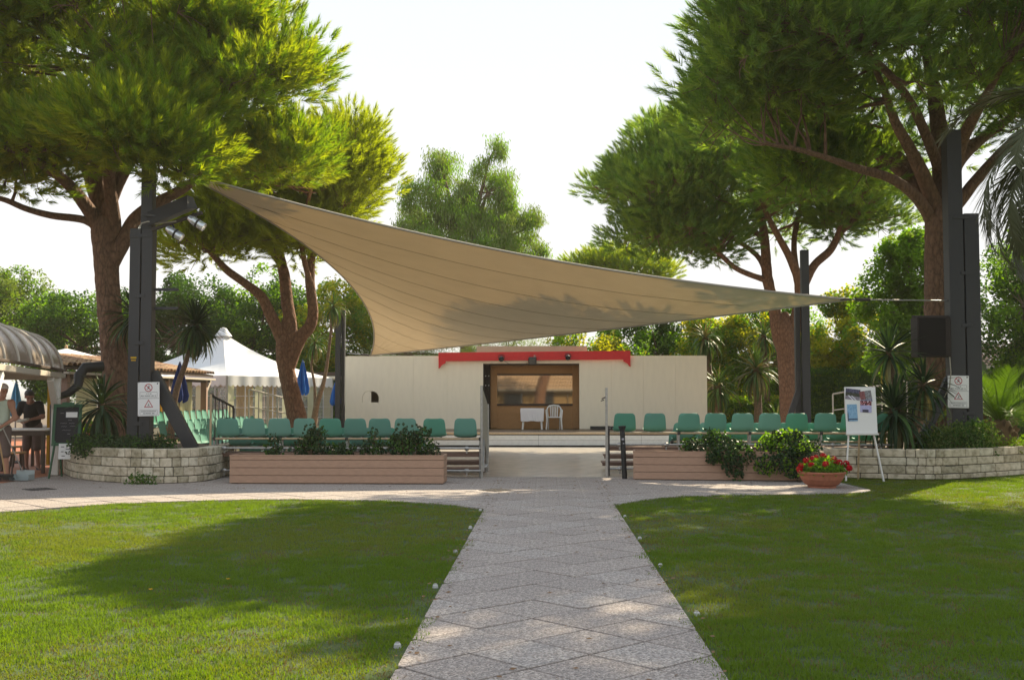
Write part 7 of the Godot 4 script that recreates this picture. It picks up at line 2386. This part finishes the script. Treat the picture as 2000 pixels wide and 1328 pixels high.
func person(label: String, at: Vector3, turn: float, J: Dictionary, skin: Material, shirt: Material, legs: Material, sleeves: float, hat: Material, hair: Material) -> Node3D:
	var t := thing("person", label, "person", at, turn, "people at the restaurant")
	var hd: Vector3 = J.head
	var fw: Vector3 = J.look
	var sd := fw.cross(Vector3.UP).normalized()
	var body := [
		[J.hipl, J.kneel, 0.085, 0.058], [J.kneel, J.footl, 0.055, 0.036], [J.hipr, J.kneer, 0.085, 0.058], [J.kneer, J.footr, 0.055, 0.036],
		[J.footl + Vector3(0, -0.04, 0), J.footl + Vector3(0, -0.05, 0) + fw * 0.17, 0.036, 0.03], [J.footr + Vector3(0, -0.04, 0), J.footr + Vector3(0, -0.05, 0) + fw * 0.17, 0.036, 0.03],
		[J.pelvis, J.belly, 0.135, 0.14], [J.belly, J.chest, 0.14, 0.145], [J.shl, J.shr, 0.065, 0.065], [J.chest, J.neck, 0.09, 0.055], [J.neck, hd + Vector3(0, -0.08, 0), 0.054, 0.05],
		[J.shl, J.ell, 0.058, 0.042], [J.ell, J.wrl, 0.042, 0.027], [J.shr, J.elr, 0.058, 0.042], [J.elr, J.wrr, 0.042, 0.027]]
	part(t, "body", nets(body, 0.018, 0.05), skin)
	var head := [[hd + Vector3(0, 0.035, 0) - fw * 0.012, hd + Vector3(0, 0.03, 0) + fw * 0.012, 0.083, 0.08], [hd + Vector3(0, -0.05, 0) + fw * 0.02, hd + Vector3(0, -0.085, 0) + fw * 0.045, 0.06, 0.038], [hd + Vector3(0, 0.01, 0) + fw * 0.085, hd + Vector3(0, -0.025, 0) + fw * 0.108, 0.012, 0.016], [hd + Vector3(0, -0.055, 0) + fw * 0.085, hd + Vector3(0, -0.06, 0) + fw * 0.088, 0.014, 0.014], [hd + sd * 0.08 + Vector3(0, 0.02, 0), hd + sd * 0.085 + Vector3(0, -0.02, 0), 0.016, 0.012], [hd - sd * 0.08 + Vector3(0, 0.02, 0), hd - sd * 0.085 + Vector3(0, -0.02, 0), 0.016, 0.012], [hd + Vector3(0, 0.03, 0) + fw * 0.07 - sd * 0.03, hd + Vector3(0, 0.03, 0) + fw * 0.07 + sd * 0.03, 0.022, 0.022]]
	part(t, "head", nets(head, 0.007, 0.022), skin)
	for s in [-1.0, 1.0]:
		var e := MB.new()
		e.lathe([Vector2(0.011, 0.0), Vector2(0.008, 0.006), Vector2(0.0, 0.008)], hd + Vector3(0, 0.012, 0) + fw * 0.084 + sd * 0.032 * s, 8, facing(fw))
		part(t, "eye", e.mesh(), M.hair)
	var cap := [[hd + Vector3(0, 0.055, 0) - fw * 0.02, hd + Vector3(0, 0.06, 0) + fw * 0.012, 0.093, 0.09]]
	if hat: part(t, "cap", nets(cap, 0.01, 0.02, hd.y + 0.038), hat)
	else: part(t, "hair", nets([[hd + Vector3(0, 0.05, 0) - fw * 0.03, hd + Vector3(0, 0.055, 0) + fw * 0.008, 0.094, 0.088], [hd - fw * 0.05, hd - fw * 0.05 + Vector3(0, -0.04, 0), 0.07, 0.05]], 0.01, 0.03), hair)
	var sh := [[J.pelvis + Vector3(0, 0.03, 0), J.belly, 0.158, 0.158], [J.belly, J.chest, 0.158, 0.162], [J.shl.lerp(J.shr, 0.12), J.shr.lerp(J.shl, 0.12), 0.07, 0.07], [J.chest, J.neck.lerp(J.chest, 0.45), 0.11, 0.075]]
	if sleeves > 0:
		sh.append([J.shl, J.shl.lerp(J.ell, sleeves), 0.075, 0.065]); sh.append([J.shr, J.shr.lerp(J.elr, sleeves), 0.075, 0.065])
	part(t, "shirt", nets(sh, 0.016, 0.05), shirt)
	var tr := [[J.hipl + Vector3(0, 0.05, 0), J.kneel, 0.108, 0.088], [J.hipr + Vector3(0, 0.05, 0), J.kneer, 0.108, 0.088], [J.pelvis, J.pelvis + Vector3(0, 0.03, 0), 0.15, 0.148]]
	part(t, "shorts", nets(tr, 0.016, 0.03), legs)
	for f in [J.footl, J.footr]:
		part(t, "shoe", nets([[f + Vector3(0, -0.055, 0) - fw * 0.05, f + Vector3(0, -0.06, 0) + fw * 0.19, 0.045, 0.038]], 0.012, 0.02, at.y), M.iron)
	for h in J.hands: part(t, "hand", nets(hand_bones(h[0], h[1], h[2], h[3]), 0.0045, 0.008), skin)
	return t

func build_people() -> void:
	var J := {}
	J.head = Vector3(0.04, 1.63, 0.02); J.look = Vector3(0.86, -0.1, 0.5).normalized()
	J.neck = Vector3(0, 1.47, 0); J.chest = Vector3(0, 1.28, 0); J.belly = Vector3(0, 1.08, 0.01); J.pelvis = Vector3(0, 0.93, 0)
	J.shl = Vector3(-0.19, 1.41, 0.0); J.shr = Vector3(0.19, 1.41, 0.0)
	J.elr = Vector3(0.30, 1.14, 0.05); J.wrr = Vector3(0.12, 0.98, 0.22)
	J.ell = Vector3(-0.24, 1.14, 0.12); J.wrl = Vector3(-0.02, 1.16, 0.30)
	J.hipl = Vector3(-0.095, 0.88, 0); J.hipr = Vector3(0.095, 0.88, 0)
	J.kneel = Vector3(-0.11, 0.48, 0.02); J.kneer = Vector3(0.12, 0.48, 0.03)
	J.footl = Vector3(-0.12, 0.095, -0.02); J.footr = Vector3(0.14, 0.095, 0.0)
	var dR := (Vector3(0.12, 0.98, 0.22) - Vector3(0.30, 1.14, 0.05)).normalized()
	var dL := (Vector3(-0.02, 1.16, 0.30) - Vector3(-0.24, 1.14, 0.12)).normalized()
	J.hands = [[J.wrr, dR, Vector3(0.1, -0.2, 0.95).normalized(), Vector3(0.3, 0.9, 0.1).normalized()], [J.wrl, dL, Vector3(0.6, -0.2, -0.5).normalized(), Vector3(0, 0.95, 0.1).normalized()]]
	var P := Vector3(-10.02, 0, -20.2)
	person("person in a mint vest, pale cap and brown shorts holding a broom", P, 0.0, J, M.skin, M.shirtmint, M.shorts, 0.0, M.cap, M.hair)
	# print on the vest is too blurred to read; broom and dustpan he holds
	var t := thing("broom", "long handled broom held by the person in the mint vest", "broom", P + Vector3(0.2, 0, 0.34))
	var b := MB.new()
	b.pipe(Vector3(0.09, 0.12, 0.02), Vector3(-0.2, 1.42, -0.02), 0.013, 8)
	part(t, "handle", b.mesh(), M.pole)
	b = MB.new()
	b.box(Vector3(0.09, 0.115, 0.02), Vector3(0.3, 0.05, 0.05), Basis(), 0.012)
	part(t, "head", b.mesh(), M.black)
	b = MB.new()
	for k in 60: b.pipe(Vector3(-0.05 + (k % 20) * 0.0145, 0.1, 0.0 + (k / 20) * 0.02), Vector3(-0.06 + (k % 20) * 0.0158, 0.0, -0.01 + (k / 20) * 0.03), 0.003, 4)
	part(t, "bristles", b.mesh(), M.black)
	t = thing("dustpan", "grey long handled dustpan beside the person in the mint vest", "dustpan", P + Vector3(0.42, 0, 0.1))
	b = MB.new()
	b.box(Vector3(0.05, 0.02, 0), Vector3(0.34, 0.012, 0.26), Basis(), 0.003)
	b.box(Vector3(0.05, 0.1, -0.13), Vector3(0.34, 0.17, 0.012), Basis(Vector3.RIGHT, -0.15), 0.003)
	b.box(Vector3(-0.12, 0.065, 0), Vector3(0.012, 0.1, 0.25), Basis(), 0.003)
	b.box(Vector3(0.22, 0.065, 0), Vector3(0.012, 0.1, 0.25), Basis(), 0.003)
	part(t, "pan", b.mesh(), M.dustpan)
	b = MB.new()
	b.pipe(Vector3(0.0, 0.16, -0.13), Vector3(-0.32, 1.05, 0.1), 0.011, 8)
	part(t, "handle", b.mesh(), M.galv)
	# second person, bent over a table behind
	J.look = Vector3(0.55, -0.45, 0.7).normalized()
	J.pelvis = Vector3(0, 0.93, 0); J.belly = Vector3(0.02, 1.08, 0.06); J.chest = Vector3(0.04, 1.27, 0.14); J.neck = Vector3(0.05, 1.43, 0.22); J.head = Vector3(0.07, 1.53, 0.32)
	J.shl = Vector3(-0.15, 1.37, 0.2); J.shr = Vector3(0.23, 1.37, 0.18)
	J.ell = Vector3(-0.22, 1.1, 0.25); J.elr = Vector3(0.32, 1.12, 0.24)
	J.wrl = Vector3(-0.06, 1.05, 0.45); J.wrr = Vector3(0.16, 1.06, 0.46)
	J.hands = [[J.wrr, (J.wrr - J.elr).normalized(), Vector3(-0.5, -0.3, 0.3).normalized(), Vector3(0, 0.9, 0.3).normalized()], [J.wrl, (J.wrl - J.ell).normalized(), Vector3(0.5, -0.3, 0.3).normalized(), Vector3(0, 0.9, 0.3).normalized()]]
	person("person in a black shirt bending forward behind the person with the broom", Vector3(-10.75, 0, -23.05), 0.0, J, M.skindark, M.shirtblack, M.shorts, 0.7, null, M.hair)
	t = thing("folded_cloth", "pale cloth in the hands of the person in black", "cloth", Vector3(-10.70, 1.05, -22.52))
	b = MB.new()
	b.box(Vector3.ZERO, Vector3(0.22, 0.05, 0.15), Basis(Vector3.BACK, 0.2), 0.015)
	part(t, "cloth", b.mesh(), M.taupe)
